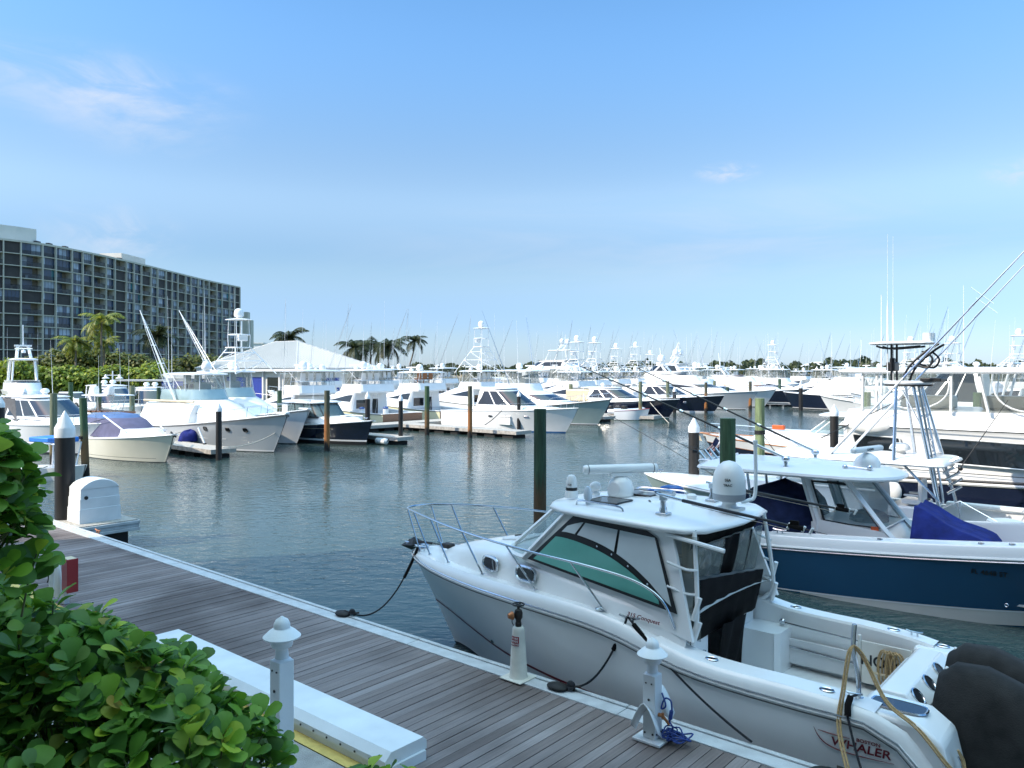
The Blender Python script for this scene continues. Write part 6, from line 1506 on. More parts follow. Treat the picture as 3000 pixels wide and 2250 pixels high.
for x0, x1 in ((.35, 1.95), (3.0, 5.9), (6.9, 9.8), (10.6, 12.6)):
    f = MB(); g = MB(); y0 = -2.645; y1 = -2.61
    c4 = [Vector((x0+.22, y0, 1.90)), Vector((x1, y0, 1.84)), Vector((x1-.10, y1, 2.62)), Vector((x0, y1, 2.68))]
    cx_ = sum(c4, Vector())/4; rim = []
    for i in range(4):
        a, b, c_ = c4[i-1], c4[i], c4[(i+1) % 4]; rim += [b.lerp(a, .10/(b-a).length), b.lerp(a, .03/(b-a).length).lerp(b.lerp(c_, .03/(c_-b).length), .5), b.lerp(c_, .10/(c_-b).length)]
    wn = MB().tube(rim, .025, 5, closed=True).build('saloon_window', 'white2', my); g.ngon(rim); g.build('pane', 'glass', wn, smooth=False)
MB().tube([(x, -2.66, 2.955) for x in (-.1, 12)], .02, 5).tube([(x, -2.66, 1.62) for x in (.1, 10)], .012, 4).build('trim_line', 'black', my)
fb_ = Cab([dict(z=2.98, xb=-.05, xf=11.5, hw=2.5, hwf=2.1, rf=2.5), dict(z=3.48, xb=.1, xf=10.9, hw=2.38, hwf=2.0, rf=2.4), dict(z=3.52, xb=.12, xf=10.8, hw=2.32, hwf=1.95, rf=2.4)], ns=30); fb_.build(my, 'bridge_coaming', 'white')
en = Cab([dict(z=3.5, xb=.6, xf=10.2, hw=2.33, hwf=1.9, rf=2), dict(z=4.72, xb=.55, xf=9.6, hw=2.25, hwf=1.85, rf=2)], ns=30)
en.win(my, .0, 1, 0, 1, 'vinyl', 'bridge_curtain', both=True, off=0, nu=40)
mb = MB()
for x in (.6, 1.05, 3.3, 4.35, 6.4, 8): mb.tube([(x, -2.36, 3.5), (x-.28 if x == 4.35 else x, -2.27, 4.74)], .05, 5)
for x0, x1 in ((1.1, 3.25), (4.5, 6.35)):
    pts = [(x0, -2.30, 4.5)]+[(lerp(x0, x1, .5-.5*math.cos(a)), -2.36, 4.3-.72*math.sin(a)) for a in [math.pi*i/12 for i in range(13)]]+[(x1, -2.30, 4.5)]
    mb.tube(pts, .028, 5)
mb.parts('curtain_frame', 'white2', my)
plate(my, 'bridge_hardtop', 'white', 4.74, -.2, 11.0, 2.45, .16, 2.5, camber=.06)
MB().box((2.2, -.2, 3.75), (1.6, 1.0, .45)).box((4.8, .8, 3.75), (2.2, 1.0, .45)).build('bridge_seating', 'offwhite', my, bevel=.08); MB().box((6.4, -.5, 4.0), (.8, 1.6, .9)).build('helm_console', 'greycanvas', my, bevel=.1)
rd = MB().lathe([(.3, 0), (.26, .2), (.14, .28), (.1, .36)], (6.2, -.4, 4.93), 16).build('radar_pedestal', 'white2', my)
Mr = Matrix.Rotation(R(38), 3, 'Z'); mb = MB(); rows = [[Mr @ Vector((x, .14*k*math.cos(q), .16*k*math.sin(q)))+Vector((6.2, -.4, 5.42)) for q in [2*math.pi*i/14 for i in range(14)]] for x, k in ((-.95, .3), (-.9, .65), (-.7, 1), (.7, 1), (.9, .65), (.95, .3))]
mb.grid(rows, closed=True); mb.build('scanner_bar', 'white2', rd, sharp=60); lettering('Raymarine', .22, 'black', rd, Vector((6.2, -.4, 5.43))+Mr @ Vector((0, -.165, 0)), Mr @ Vector((1, 0, 0)), (0, 0, 1))
dome(my, (5.2, .9, 5.0), .34, .75); dome(my, (6.3, .9, 5.0), .34, .75); whip(my, (1.2, -2.3, 3.2), 4.2, (0, 0), r=.03); whip(my, (5.6, .9, 5), 3.6, (0, 0), r=.03); whip(my, (3.0, 1.2, 4.9), 3.0)
MB().ell((.9, -2.75, 3.02), (.7, .1, .28)).build('boat_cover_bag', 'whitecanvas', my); MB().ell((1.6, -2.75, .85), (.36, .16, .40)).build('fender', 'white2', my)
fr = Vector((2.6, -2.5, 4.3)); MB().tube([fr, Vector((-.6, -2.9, 2.5))], [.010, .02], 5).build('fishing_rod', 'black', my)
# ------------------------------------------------------------------ teak trimmed boat beyond the tower boat
t = thing('picnic_boat', 'white boat with orange teak toe rail and sprit pointing left, hardtop aft', 'boat', un(-7.2, 39.2, 0), HEAD_B)
Ht = Hull(12.6, 3.7, .95, 1.45, pw=2.2, rk=1.4); Ht.build(t, 'navy', 'bottomblack', 'white', band='white'); Ht.rub(t, 'teak', .04, dz=.02); Ht.strip(t, 1, .42, .5, 12.3, 'white', 'sheer_band', .012, zf=lambda x: Ht.zs(x)-.22); Ht.strip(t, 1, .03, .5, 12.3, 'teak', 'teak_line', .02, zf=lambda x: Ht.zs(x)-.42)
Ht.cockpit(t, .5, 4.0, .5, .3); Ht.deck(t, 'white', 4.0); MB().box((12.7, 0, 1.46), (1.1, .3, .07)).build('bow_sprit', 'teak', t, bevel=.02); MB().add([(12.8, -.03, 1.38), (13.2, -.2, 1.2), (12.6, 0, 1.0), (13.2, .2, 1.2)], [(0, 1, 2), (0, 2, 3)]).build('anchor', 'tan', t, smooth=False)
Cab([dict(z=1.2, xb=3.9, xf=10.0, hw=1.3, rf=3), dict(z=1.75, xb=3.9, xf=9.2, hw=1.15, rf=2.6), dict(z=1.82, xb=3.9, xf=8.8, hw=1.0, rf=2.4)]).build(t, 'cabin_trunk', 'white')
c_ = Cab([dict(z=1.75, xb=3.6, xf=6.8, hw=1.2, rf=1.1), dict(z=2.66, xb=3.5, xf=5.6, hw=1.05, rf=.8)]); c_.win(t, .15, 1, .05, .95, 'windscreen', 'windshield', both=True, nu=16); c_.frame(t, .15, 1, .05, .97, 'white', .035, 'windshield_frame', posts=(.32, .5, .66, .85))
plate(t, 'hardtop', 'white', 2.66, 1.0, 6.2, 1.35, .1, 1.1); Ht.rail(t, 6.5, 12.3, .55, .12, 5); dome(t, (3.9, 0, 2.8), .2, .2); MB().box((8.2, .4, 1.98), (.6, .25, .22)).build('life_ring_box', 'orange', t, bevel=.03)
mb = MB()
for sg in (1, -1): mb.tube([(1.6, sg*1.3, 1.0), (1.8, sg*1.2, 2.66)], .03, 6)
mb.parts('top_support', 'whitemetal', t)
# ------------------------------------------------------------------ left of the basin
t = thing('runabout', 'cream runabout with a slate blue canvas over its cockpit beside the leaning green pile', 'boat', un(-49.6, 19.6, 0), HEAD_D)
Hc = Hull(9.9, 3.2, .98, 1.50, pw=2.3, rk=1.2); Hc.build(t, 'cream', 'bottomblack', 'cream', b0=.03, b1=.06); Hc.rub(t, 'white2', .04); Hc.strip(t, .1, .015, .2, 8.6, 'black', 'boot_stripe', .006, zf=lambda x: .16+.006*x); Hc.deck(t, 'white', 0, cam_=.09)
Cab([dict(z=1.15, xb=4.0, xf=8.6, hw=1.15, rf=2.6), dict(z=1.62, xb=4.0, xf=7.6, hw=.95, rf=2.2), dict(z=1.68, xb=4.0, xf=7.2, hw=.7, rf=1.8)]).build(t, 'cabin_trunk', 'white')
Cab([dict(z=1.15, xb=.6, xf=7.0, hw=1.38, hwf=1.2, rf=1.8), dict(z=1.55, xb=.8, xf=6.6, hw=1.32, hwf=1.1, rf=1.6), dict(z=2.05, xb=1.2, xf=5.5, hw=1.15, hwf=1.0, rf=1.3), dict(z=2.2, xb=1.4, xf=5.0, hw=1.0, hwf=.9, rf=1.2)]).build(t, 'cockpit_cover', 'slatecanvas')
Cab([dict(z=2.15, xb=1.5, xf=5.0, hw=1.05, hwf=.95, rf=1.2), dict(z=2.34, xb=1.6, xf=4.7, hw=.95, hwf=.85, rf=1.2), dict(z=2.40, xb=2.0, xf=4.2, hw=.6, hwf=.5, rf=.8)]).build(t, 'bimini_top', 'skycanvas')
MB().tube([(4.4, -1.25, 2.36), (6.6, -1.05, 1.58)], .04, 6).tube([(4.4, 1.25, 2.36), (6.6, 1.05, 1.58)], .04, 6).build('windshield_brace', 'whitemetal', t)
MB().tube(smooth_path([(1.2, -1.36, 1.35), (3, -1.34, 1.9), (4.6, -1.2, 2.2)], 4), .02, 5).build('canvas_seam', 'black', t); cleat(t, (8.9, 0, 1.62), 0, 'metal', 1.5); MB().box((9.85, 0, 1.53), (.4, .2, .06)).build('bow_roller', 'metal', t); MB().tube([(9.9, .1, 1.4), (9.4, .1, 1.62)], .05, 5).build('anchor', 'iron', t)
# the grey hulled fishing boat
t, Hg, hs_, fbg = sportfisher('grey hulled fishing boat with two leaning outriggers and a white canvas over its cockpit', un(-54.6, 26.2, 0), HEAD_D, L=15.2, B=4.5, hullm='greyhull', boot='white', hard=4.55, enclosure='vinyl', seats=2, rig=False, domes=0, whips=2, bridge='seafoam')
mb = MB(); rows = []
for i in range(23):
    x = lerp(.2, 7.6, i/22); b = Hg.hb(x)-.12; w1 = tab([(0, 1.9), (1.0, 2.72), (6.0, 2.80), (7.6, 2.72)])(x); w1 += .05*math.sin(x*2.3)
    rows.append([Vector((x, sg*yy, zz)) for sg, yy, zz in ((-1, b, Hg.zs(x)+.03), (-1, b-.15+.03*math.sin(x*5), lerp(Hg.zs(x), w1, .5)), (-1, b*.80, w1-.06), (-1, b*.7, w1), (1, b*.7, w1), (1, b*.80, w1-.06), (1, b-.15, lerp(Hg.zs(x), w1, .5)), (1, b, Hg.zs(x)+.03))])
mb.grid(rows); mb.ngon(rows[0][::-1]); mb.ngon(rows[-1]); mb.build('house_canvas', 'whitecanvas', t, sharp=70)
MB().tube([(.9, -1.75, 2.84), (7.7, -1.75, 2.88)], .07, 7).build('canvas_roll', 'tan', t)
for x in (9.6, 11.4, 12.6): portlight(t, Hg, x, 1.32, -1, .30, .26, 'black')
MB().tube([Hg.side(x, .72+.0*x, -1, .01) for x in (5, 7, 9, 11)], .018, 4).build('hull_line', 'white2', t)
for (a, q) in (((5.2, -1.7, 2.9), (.6, -1.9, 8.95)), ((5.2, 1.8, 3.1), (-2.1, 2.2, 9.3))): outrigger(t, a, q, 'whitemetal', .075, 4)
dome(t, (6.9, -.5, 4.75), .3, .7); whip(t, (3.3, -1.2, 4.6), 5.2, (-.2, 0)); whip(t, (3.3, 1.2, 4.6), 4.4, (-.1, 0))
t, *_ = sportfisher('white boat with a tall domed tuna tower just behind the grey hulled fishing boat', un(-57.6, 30.2, 0), HEAD_D, L=14.6, hard=4.7, hullm='white', bridge='seafoam', seats=3, rig=False, domes=1, tow=6.45, towx=.44, group='white sport fishing boats')
outr = None
# navy pilothouse boat
t = thing('pilothouse_boat', 'dark navy pilothouse boat with black framed windows and a white foredeck', 'boat', un(-49.6, 32.6, 0), HEAD_D)
Hn = Hull(10.0, 3.5, 1.05, 1.6, pw=2.6, rk=.8); Hn.build(t, 'navy', 'bottomblack', 'white', b0=.22, b1=.33); Hn.rub(t, 'white2', .05); Hn.strip(t, 1, .02, .5, 7.6, 'tan', 'hull_line', .006, zf=lambda x: 1.0 if x < 6 else 1.0+.05*(x-6)); Hn.cockpit(t, .5, 2.6, .5, .28); Hn.deck(t, 'white', 2.6, cam_=.08)
Cab([dict(z=1.35, xb=2.4, xf=9.0, hw=1.25, rf=3.2), dict(z=1.72, xb=2.4, xf=8.2, hw=1.1, rf=2.8), dict(z=1.78, xb=2.4, xf=7.6, hw=.8, rf=2.2)]).build(t, 'cabin_trunk', 'white')
c_ = Cab([dict(z=1.65, xb=2.3, xf=6.2, hw=1.3, hwf=1.2, rf=.8, e=3.2), dict(z=2.62, xb=2.3, xf=5.3, hw=1.22, hwf=1.1, rf=.6, e=3.2)]); c_.build(t, 'pilothouse', 'black', cap=False)
for a, b in ((.15, .28), (.30, .44), (.46, .585)): c_.win(t, a, b, .10, .93, 'windscreen', 'side_window')
c_.win(t, .64, .82, .08, .93, 'windscreen', 'windshield'); c_.win(t, .85, 1.0, .08, .93, 'windscreen', 'windshield', both=True)
plate(t, 'roof', 'white', 2.62, 1.2, 5.5, 1.36, .1, .7, e=3.2); Hn.rail(t, 2.2, 5.0, .35, .1, 4); MB().box((7.4, 0, 1.83), (.6, .6, .05)).build('deck_hatch', 'white2', t, bevel=.02); whip(t, (2, 1.2, 2.6), 2.4)
cleat(t, (9.4, 0, 1.68), 0, 'metal', 1.5); chair(t, (4.2, .4, 1.2), 'tan'); chair(t, (4.2, -.4, 1.2), 'tan')
MB().box((10.05, 0, 1.6), (.5, .22, .06)).build('bow_roller', 'metal', t)
# second row on the left
t, Hq = console_boat('white centre console boat with a wide hardtop and rows of brown seats, left background', at(395, 56, 0), HEAD_B, L=11.5, B=3.6, zt=2.95, group=None)
mb = MB()
for i in range(5):
    for j in range(3): mb.box((1.6+i*.95, .2, 1.25+j*.27), (.62, 1.7, .16))
mb.build('seat_stack', 'brown', t, bevel=.02); MB().lathe([(.3, 0), (.3, .45), (.2, .6), (0, .62)], (5.6, .5, 3.06), 14).build('covered_radar', 'whitecanvas', t); MB().lathe([(.3, 0), (.3, .45), (.2, .6), (0, .62)], (2.9, .5, 3.06), 14).build('covered_radar', 'whitecanvas', t)
t, *_ = console_boat('pale blue hulled boat with two white outboards tilted beside the white canvas', at(470, 58.5, 0), HEAD_B+.1, L=9.5, B=3.2, hullm='seafoam', top=False, engines=2)
t, He, ws_ = express('white cruiser with grey enclosure curtains cut by the two near left piles', at(10, 52, 0), HEAD_D+.1, L=14, B=4.3, bottom='bottomblack', canvas=None, ports=0, cab_h=3.2, fs=1.5, fb=1.9, whips=1)
Cab([dict(z=1.5, xb=.6, xf=6.5, hw=1.6, rf=.8), dict(z=3.12, xb=.8, xf=5.0, hw=1.45, rf=.5)]).build(t, 'cockpit_enclosure', 'greycanvas')
Cab([dict(z=1.2, xb=-.8, xf=.9, hw=1.2, rf=.9), dict(z=2.3, xb=-.5, xf=.6, hw=.8, rf=.6), dict(z=2.6, xb=-.2, xf=.3, hw=.3, rf=.2)]).build(t, 'tender_cover', 'greycanvas')
t, *_ = motor_yacht('navy and white flybridge yacht with a flat white hardtop on legs, far left', at(60, 78, 0), HEAD_D-.25, L=16, hullm='navy', fs=1.5, fb=2.1, z1=3.0, z2=3.9, decks=3, domes=0)
t, *_ = express('white coupe cruiser with a curved blue side window, left background', at(270, 72, 0), HEAD_D-.1, L=13, B=4.2, bottom='bottomblack', glass='glassblue', cab_h=3.5, fs=1.5, fb=2.0, radars=2)
t, *_ = express('small white pilothouse cruiser with square dark windows left of the grey tower boat', at(430, 72, 0), HEAD_D-.35, L=11, B=3.6, cab_h=3.3, bottom='navy', fs=1.4, fb=1.7, radars=2)
t = thing('boat_lift_roof', 'long low grey boat lift roof behind the pilothouse cruiser', 'shelter', at(455, 79, 0), R(-4))
MB().box((0, 0, 3.85), (7.6, 2.6, .16)).build('roof', 'metalroof', t); mb = MB()
for x in (-3.5, 0, 3.5): mb.tube([(x, 1, 0), (x, 1, 3.8)], .1, 6).tube([(x, -1, 0), (x, -1, 3.8)], .1, 6)
mb.build('post', 'pilegrey', t)
# small skiff with a blue cushion behind the leaves
t = thing('skiff', 'small white skiff with a bright blue cushion on raised rails behind the near leaves', 'boat', at(95, 36, 0), R(-25))
Hs = Hull(3.6, 1.6, .45, .7); Hs.build(t, 'white2', 'white2', 'white2'); Hs.deck(t, 'white', 0)
MB().box((1.5, 0, 1.75), (1.9, 1.1, .22)).build('cushion', 'brightblue', t, bevel=.05); MB().tube([(.6, -.55, .5), (.6, -.6, 1.6), (2.5, -.6, 1.6), (2.2, -.55, .5)], .04, 6).tube([(.6, .55, .5), (.6, .6, 1.6), (2.5, .6, 1.6), (2.2, .55, .5)], .04, 6).build('frame', 'whitemetal', t)
# parked vehicles on the left shore
def car(label, pos, rz, m):
    t = thing('parked_car', label, 'car', pos, rz)
    Cab([dict(z=.35, xb=0, xf=4.6, hw=.92, rf=.4, e=3), dict(z=.8, xb=0, xf=4.6, hw=.95, rf=.4, e=3), dict(z=1.0, xb=.05, xf=4.45, hw=.9, rf=.4, e=3)]).build(t, 'body', m)
    c = Cab([dict(z=.98, xb=.3, xf=3.4, hw=.85, rf=.3, e=3), dict(z=1.62, xb=.55, xf=2.6, hw=.7, rf=.25, e=3), dict(z=1.68, xb=.6, xf=2.5, hw=.66, rf=.25, e=3)]); c.build(t, 'roof', m)
    c.win(t, .16, .55, .12, .88, 'glass', 'side_window'); c.win(t, .66, 1, .1, .9, 'glass', 'windshield', both=True)
    for x in (.85, 3.7):
        for sg in (1, -1): w_ = MB().lathe([(.33, -.1), (.33, .1)], (x, sg*.84, .33), 14, M=Matrix.Rotation(R(90), 3, 'X')).build('wheel', 'rubber', t); MB().lathe([(.2, -.11), (.2, .11)], (x, sg*.84, .33), 12, M=Matrix.Rotation(R(90), 3, 'X')).build('rim', 'metal', w_)
    for sg in (1, -1): MB().ell((4.5, sg*.6, .78), (.12, .18, .1)).build('headlight', 'white2', t)
car('white sport utility car parked on the shore behind the green pile', at(178, 82, .95), R(-25), 'carwhite'); car('pale van parked left of the white sport utility car', at(120, 86, .95), R(-70), 'offwhite')
# ------------------------------------------------------------------ the row with its sterns to the pier, bows away to the left
G = 'white sport fishing boats'
sportfisher('white flybridge boat with a cream canvas aft curtain behind the navy pilothouse boat', un(-50.6, 38.6, 0), HEAD_B, L=15, curtain='whitecanvas', group=G, hard=4.75, domes=2, seats=3)
t, *_ = sportfisher('flybridge boat with a brown name transom and ivory hull beside the power pedestals', un(-51.0, 45.4, 0), HEAD_B, L=16, hullm='ivory', trans='brown', group=G, hard=4.8, domes=2)
t, *_ = sportfisher('flybridge boat with two orange helm chairs on its bridge and an ivory hull', un(-51.2, 52.2, 0), HEAD_B, L=15.5, hullm='ivory', trans='brown', group=G, hard=4.6, domes=1, seatm='teak')
def nfor(px, u): k = (px-1500)/FPX; return u*(k*D.y-D.x)/(N.x-k*N.y)
def bside(px, ut, L, label, **kw): return sportfisher(label, un(ut+.30*L, nfor(px, ut), 0), HEAD_B, L=L, group=G, **kw)
bside(1410, -57.5, 16, 'white boat with the tallest tuna tower in the middle, topped by a dome', tow=7.35, hard=4.7, domes=1)
def tri(px, Y, z): return at(px, Y, z)
# the row with bows toward the fairway
t, *_ = express('long white express cruiser with a blue bottom and raked windscreen, middle of the basin', un(-48.1, 49.0, 0), HEAD_D, L=13.0, B=4.2, cab_h=3.35, fs=1.45, fb=1.95, bottom='bottomblue', radars=0)
t, *_ = sportfisher('white flybridge boat with a grey green bow just beyond the express cruiser', un(-53.2, 58.0, 0), HEAD_D, L=15.2, hullm='greenhull', windshield='glassblue', housew='white', hard=4.75, group=G, domes=1)
t, H_, _ = express('navy hulled cruiser with a tan canvas cover over its cockpit', un(-52, 70, 0), HEAD_D, L=14.2, B=4.3, hullm='navy', bottom='bottomteal', canvas='tan', cab_h=3.0, fs=1.4, fb=2.0, ports=2)
t, H_, _ = express('navy hulled cruiser with a white canvas windscreen cover, behind the tan covered one', un(-53.5, 83.6, 0), HEAD_D, L=14.0, B=4.3, hullm='navy', bottom='white', canvas='whitecanvas', cab_h=3.1, fs=1.4, fb=2.0)
t, *_ = motor_yacht('white trawler yacht with one long dark cabin window and a pale grey hull', un(-57, 93, 0), HEAD_D, L=17.5, hullm='greyhull', fs=1.6, fb=2.3, z1=3.5, z2=4.6, domes=1)
t, *_ = sportfisher('white flybridge boat with a mast radar left of the far tower boat', un(-57, 101, 0), HEAD_D, L=16.5, hullm='white', hard=5.2, group=G, windshield='glass', domes=2)
t, *_ = motor_yacht('white trawler style boat with small square windows and a long navy bow', un(-56.2, 109, 0), HEAD_D, L=17.3, hullm='navy', fs=1.5, fb=2.3, z1=3.2, z2=4.2, domes=0, dark='brown')
t, *_ = sportfisher('white boat with a slender tuna tower and blue bridge window, right of the navy bow', un(-56.5, 127, 0), HEAD_D, L=17, hullm='white', tow=7.0, hard=4.9, group=G, windshield='glassblue')
t, *_ = sportfisher('grey hulled boat seen bow on with a low blue front window, far right of centre', at(2445, 139, 0), R(-98), L=17, hullm='greyhull', windshield='glassblue', hard=5.3, group=G, domes=1)
t, H_, _ = express('navy hulled boat with crumpled white canvas over its house, behind the outrigger poles', at(2640, 92, 0), HEAD_B, L=14, B=4.4, hullm='navy', bottom='bottomblack', cab_h=3.9, fs=1.6, fb=2.1, canvas='whitecanvas', ports=0)
Cab([dict(z=1.9, xb=4, xf=11.5, hw=1.9, rf=2.5), dict(z=3.0, xb=4, xf=9.6, hw=1.6, rf=2), dict(z=3.9, xb=4.2, xf=7.4, hw=1.3, rf=1.2), dict(z=4.0, xb=4.4, xf=7.0, hw=1.1, rf=1)]).build(t, 'house_canvas', 'whitecanvas')
# ------------------------------------------------------------------ far rows
motor_yacht('large three deck superyacht with rounded arch and twin domes on its mast', at(1745, 158, 0), HEAD_B+.05, L=31, B=7, decks=3, fs=2.2, fb=3.6, z1=4.9, z2=7.0, domes=2)
motor_yacht('tall white enclosed bridge yacht with a tripod mast and blue shaded side', at(2060, 132, 0), HEAD_B, L=20, B=5.6, decks=2, mast='tripod', z1=3.9, z2=6.1, domes=2, fs=1.8, fb=2.6)
FAR = [(1690, 92, 15, 6.1, 'white tower boat left of the pair in the middle distance, its tower leaning aft'), (1742, 100, 15, 6.3, 'white tower boat right of the leaning tower, with a wide flat platform'),
       (1805, 112, 15, 5.9, 'white tower boat behind the outrigger tip, with a dome halfway up'), (1862, 118, 16, 6.3, 'white tower boat with a stacked tower and dome left of the tripod yacht'), (1905, 140, 15, 5.6, 'small distant tower boat between the stacked tower and the tripod yacht')]
for px, Y, L, tw, lab in FAR:
    p = at(px, Y, 0)+Vector((D.x, D.y, 0))*(.3*L); sportfisher(lab, p, HEAD_B, L=L, tow=tw, hard=4.6, group=G, domes=1, whips=2)
FAR2 = [(2035, 128, 14, 'white flybridge boat with dark aft enclosure right of the tripod yacht'), (2150, 150, 16, 'white flybridge boat with one big dome on a raked mast'), (2225, 168, 17, 'white boat with a cluster of stacked domes on a short mast'), (2480, 170, 15, 'distant white flybridge boat right of the grey bow'),
        (1180, 108, 14, 'white flybridge boat between the bent palm and the orange chairs'), (1300, 118, 15, 'white flybridge boat left of the tallest tuna tower, far back'), (960, 92, 14, 'white boat with a small arch behind the navy pilothouse boat'), (1120, 96, 14, 'white flybridge boat behind the ivory hulled pair')]
for i, (px, Y, L, lab) in enumerate(FAR2):
    p = at(px, Y, 0)+Vector((D.x, D.y, 0))*(.3*L); sportfisher(lab, p, HEAD_B if i % 2 else HEAD_B+.12, L=L, hard=4.7+.2*(i % 3), group=G, domes=2, whips=2+i % 3)
FAR3 = [(2318, 105, 16, 6.0, 'tower boat right behind the sloping outrigger poles'), (2668, 92, 15, 6.0, 'tower boat whose tower shows left of the dark tower rail'), (2790, 84, 15, 5.7, 'tower boat whose tower shows above the yacht hardtop'), (2985, 86, 16, 6.6, 'tower boat at the right edge with a domed tower above the yacht')]
for px, Y, L, tw, lab in FAR3[1:]:
    p = at(px, Y, 0)+Vector((D.x, D.y, 0))*(.3*L); sportfisher(lab, p, HEAD_B, L=L, tow=tw, hard=4.9, group=G, domes=2, whips=4)
sportfisher('white flybridge boat with twin domes directly behind the yacht hardtop', at(2905, 70, 0), HEAD_B, L=15, hard=5.4, group=G, domes=2, whips=4)
express('white cruiser with an arched hardtop at the right edge behind the yacht', at(3080, 58, 0), HEAD_B, L=14, B=4.4, cab_h=5.0, fs=1.6, fb=2.1, arch=True)
t = thing('house_boat', 'covered grey and white boat behind the far green piles', 'boat', at(2505, 150, 0), R(-95)); Hb = Hull(12, 5, 1.6, 2.2); Hb.build(t, 'palehull'); Hb.deck(t, 'white', 0); Cab([dict(z=1.6, xb=.5, xf=9, hw=2.3, rf=1), dict(z=3.9, xb=.5, xf=8.6, hw=2.2, rf=1), dict(z=4.9, xb=.7, xf=8, hw=1.5, rf=1), dict(z=5.2, xb=1, xf=7, hw=.5, rf=.5)]).build(t, 'canvas_shelter', 'greyhull')
FAR4 = [(1235, 150, 15, 'distant white flybridge boat under the bent palm trunk'), (1590, 128, 15, 'white flybridge boat just right of the superyacht bow'), (1655, 118, 15, 'white flybridge boat left of the leaning tower boat'), (1980, 150, 16, 'distant white flybridge boat between the tripod mast and the raked mast'),
        (2100, 118, 15, 'white flybridge boat behind the two navy bows'), (2265, 134, 16, 'white flybridge boat left of the slender blue windowed tower boat'), (2350, 165, 16, 'distant white flybridge boat right of the slender tower'), (2420, 120, 14, 'white flybridge boat behind the black capped pile on the right'), (2570, 125, 15, 'white flybridge boat behind the far green piles'), (2720, 110, 15, 'white flybridge boat behind the tuna tower legs')]
for i, (px, Y, L, lab) in enumerate(FAR4):
    p = at(px, Y, 0)+Vector((D.x, D.y, 0))*(.3*L); sportfisher(lab, p, HEAD_B+.1*((i % 3)-1), L=L, hard=4.6+.25*(i % 3), group=G, domes=1+i % 2, whips=2+i % 3, enclosure='smokevinyl' if i % 3 == 0 else 'vinyl')
# inflatable dinghy on its float
t = thing('inflatable_dinghy', 'grey inflatable dinghy resting on a low float by the tall dark pile', 'boat', at(1835, 78, .45), HEAD_D+.2)
mb = MB(); 
for sg in (1, -1): mb.tube(smooth_path([(-1.6, sg*.75, .3), (0, sg*.8, .32), (1.2, sg*.6, .42), (1.75, 0, .55)], 4), .25, 8)
mb.build('tube', 'palehull', t); MB().box((-.2, 0, .25), (2.6, 1.2, .1)).build('floor', 'greycanvas', t); MB().box((-.2, 0, .6), (.5, .6, .6)).build('console', 'black', t, bevel=.05); outboard(t, (-1.6, 0, .35), 'black', s=.7)
t = thing('tender', 'small white tender with a red rail lying left of the grey inflatable', 'boat', at(1800, 77, .4), HEAD_D+.5); Ht2 = Hull(3.4, 1.5, .5, .75); Ht2.build(t, 'white', 'white', 'white'); Ht2.rub(t, 'red', .03); Ht2.deck(t, 'white', 0)
MB().box(at(1835, 78, .3), (6.5, 2.4, .3), Matrix.Rotation(HEAD_D+.2, 3, 'Z')).build('swim_float', 'dockwood'); tag(bpy.data.objects['swim_float'], 'low grey float under the inflatable dinghy', 'float')
# ------------------------------------------------------------------ things on the boardwalk and the floating piers
t = thing('finger_stub', 'short white edged dock finger under the domed white dock box', 'dock', un(-22.75, 9.25, 0), HEAD_D)
MB().box((0, -.25, DOCK-.05), (1.7, 1.6, .1)).build('deck', 'dockwood', t, smooth=False)
mb = MB()
for z, o_ in ((DOCK-.07, .05), (DOCK-.16, .03), (DOCK-.25, .05)):
    mb.box((0, .55+o_/2, z), (1.7+2*o_, o_, .085)); mb.box((.85+o_/2, -.25, z), (o_, 1.6, .085)); mb.box((-.85-o_/2, -.25, z), (o_, 1.6, .085))
mb.build('edge_board', 'fascia', t, bevel=.01); MB().box((0, -.3, .15), (1.4, 1.3, .9)).build('float', 'rubber', t)
t = thing('dock_box', 'large white domed dock box with a round black hole at the near corner', 'box', un(-22.72, 8.98, DOCK), HEAD_D)
mb = MB(); rows = []
for z, k in ((0, 1.0), (.38, .985), (.381, .96), (.66, .95), (.661, .925), (.92, .91)): rows.append([Vector((x*.42*k, y*.54*k, z)) for x, y in ((-1, -1), (1, -1), (1, 1), (-1, 1))])
mb.grid(rows, closed=True); mb.build('body', 'dockwhite', t, smooth=False, bevel=.012)
mb = MB(); rows = []
for i in range(11):
    a = -1+2*i/10; y = a*.50; z = .92+.24*(1-a*a)**.8
    rows.append([Vector((x, y, zz)) for x, zz in ((-.395, .915), (-.395, z-.02), (-.37, z), (.37, z), (.395, z-.02), (.395, .915))])
mb.grid(rows); mb.build('lid', 'dockwhite', t, sharp=40)
MB().lathe([(.05, -.02), (.05, .012)], (.395, -.36, .68), 14, M=Matrix.Rotation(R(90), 3, 'Y')).build('hole', 'black', t)
t = thing('white_kerb_beam', 'long low white beam with a bevelled flat top along the inner edge of the boardwalk', 'kerb', un(-8.4, 5.46, DOCK), HEAD_D)
mb = MB(); P = [(-.26, .0), (-.26, .10), (-.285, .10), (-.285, .16), (-.20, .235), (.24, .235), (.285, .19), (.285, .10), (.26, .10), (.26, 0)]
L0, L1 = -3.0, 2.32
mb.add([(x, y, z) for x in (L0, L1) for y, z in P], [tuple(range(10)), tuple(range(10, 20))[::-1]]+[(i, 10+i, 10+(i+1) % 10, (i+1) % 10) for i in range(10)]); mb.build('beam', 'dockwhite', t, smooth=False)
MB().box((L1-.1, 0, -.02), (.26, .50, .24)).build('end_post', 'dockwhite', t)
mb = MB()
for i in range(13): mb.lathe([(.012, 0), (.012, .008)], (-.8+i*.24, -.287, .125), 6, M=Matrix.Rotation(R(90), 3, 'X'))
mb.parts('screw_head', 'black', t)
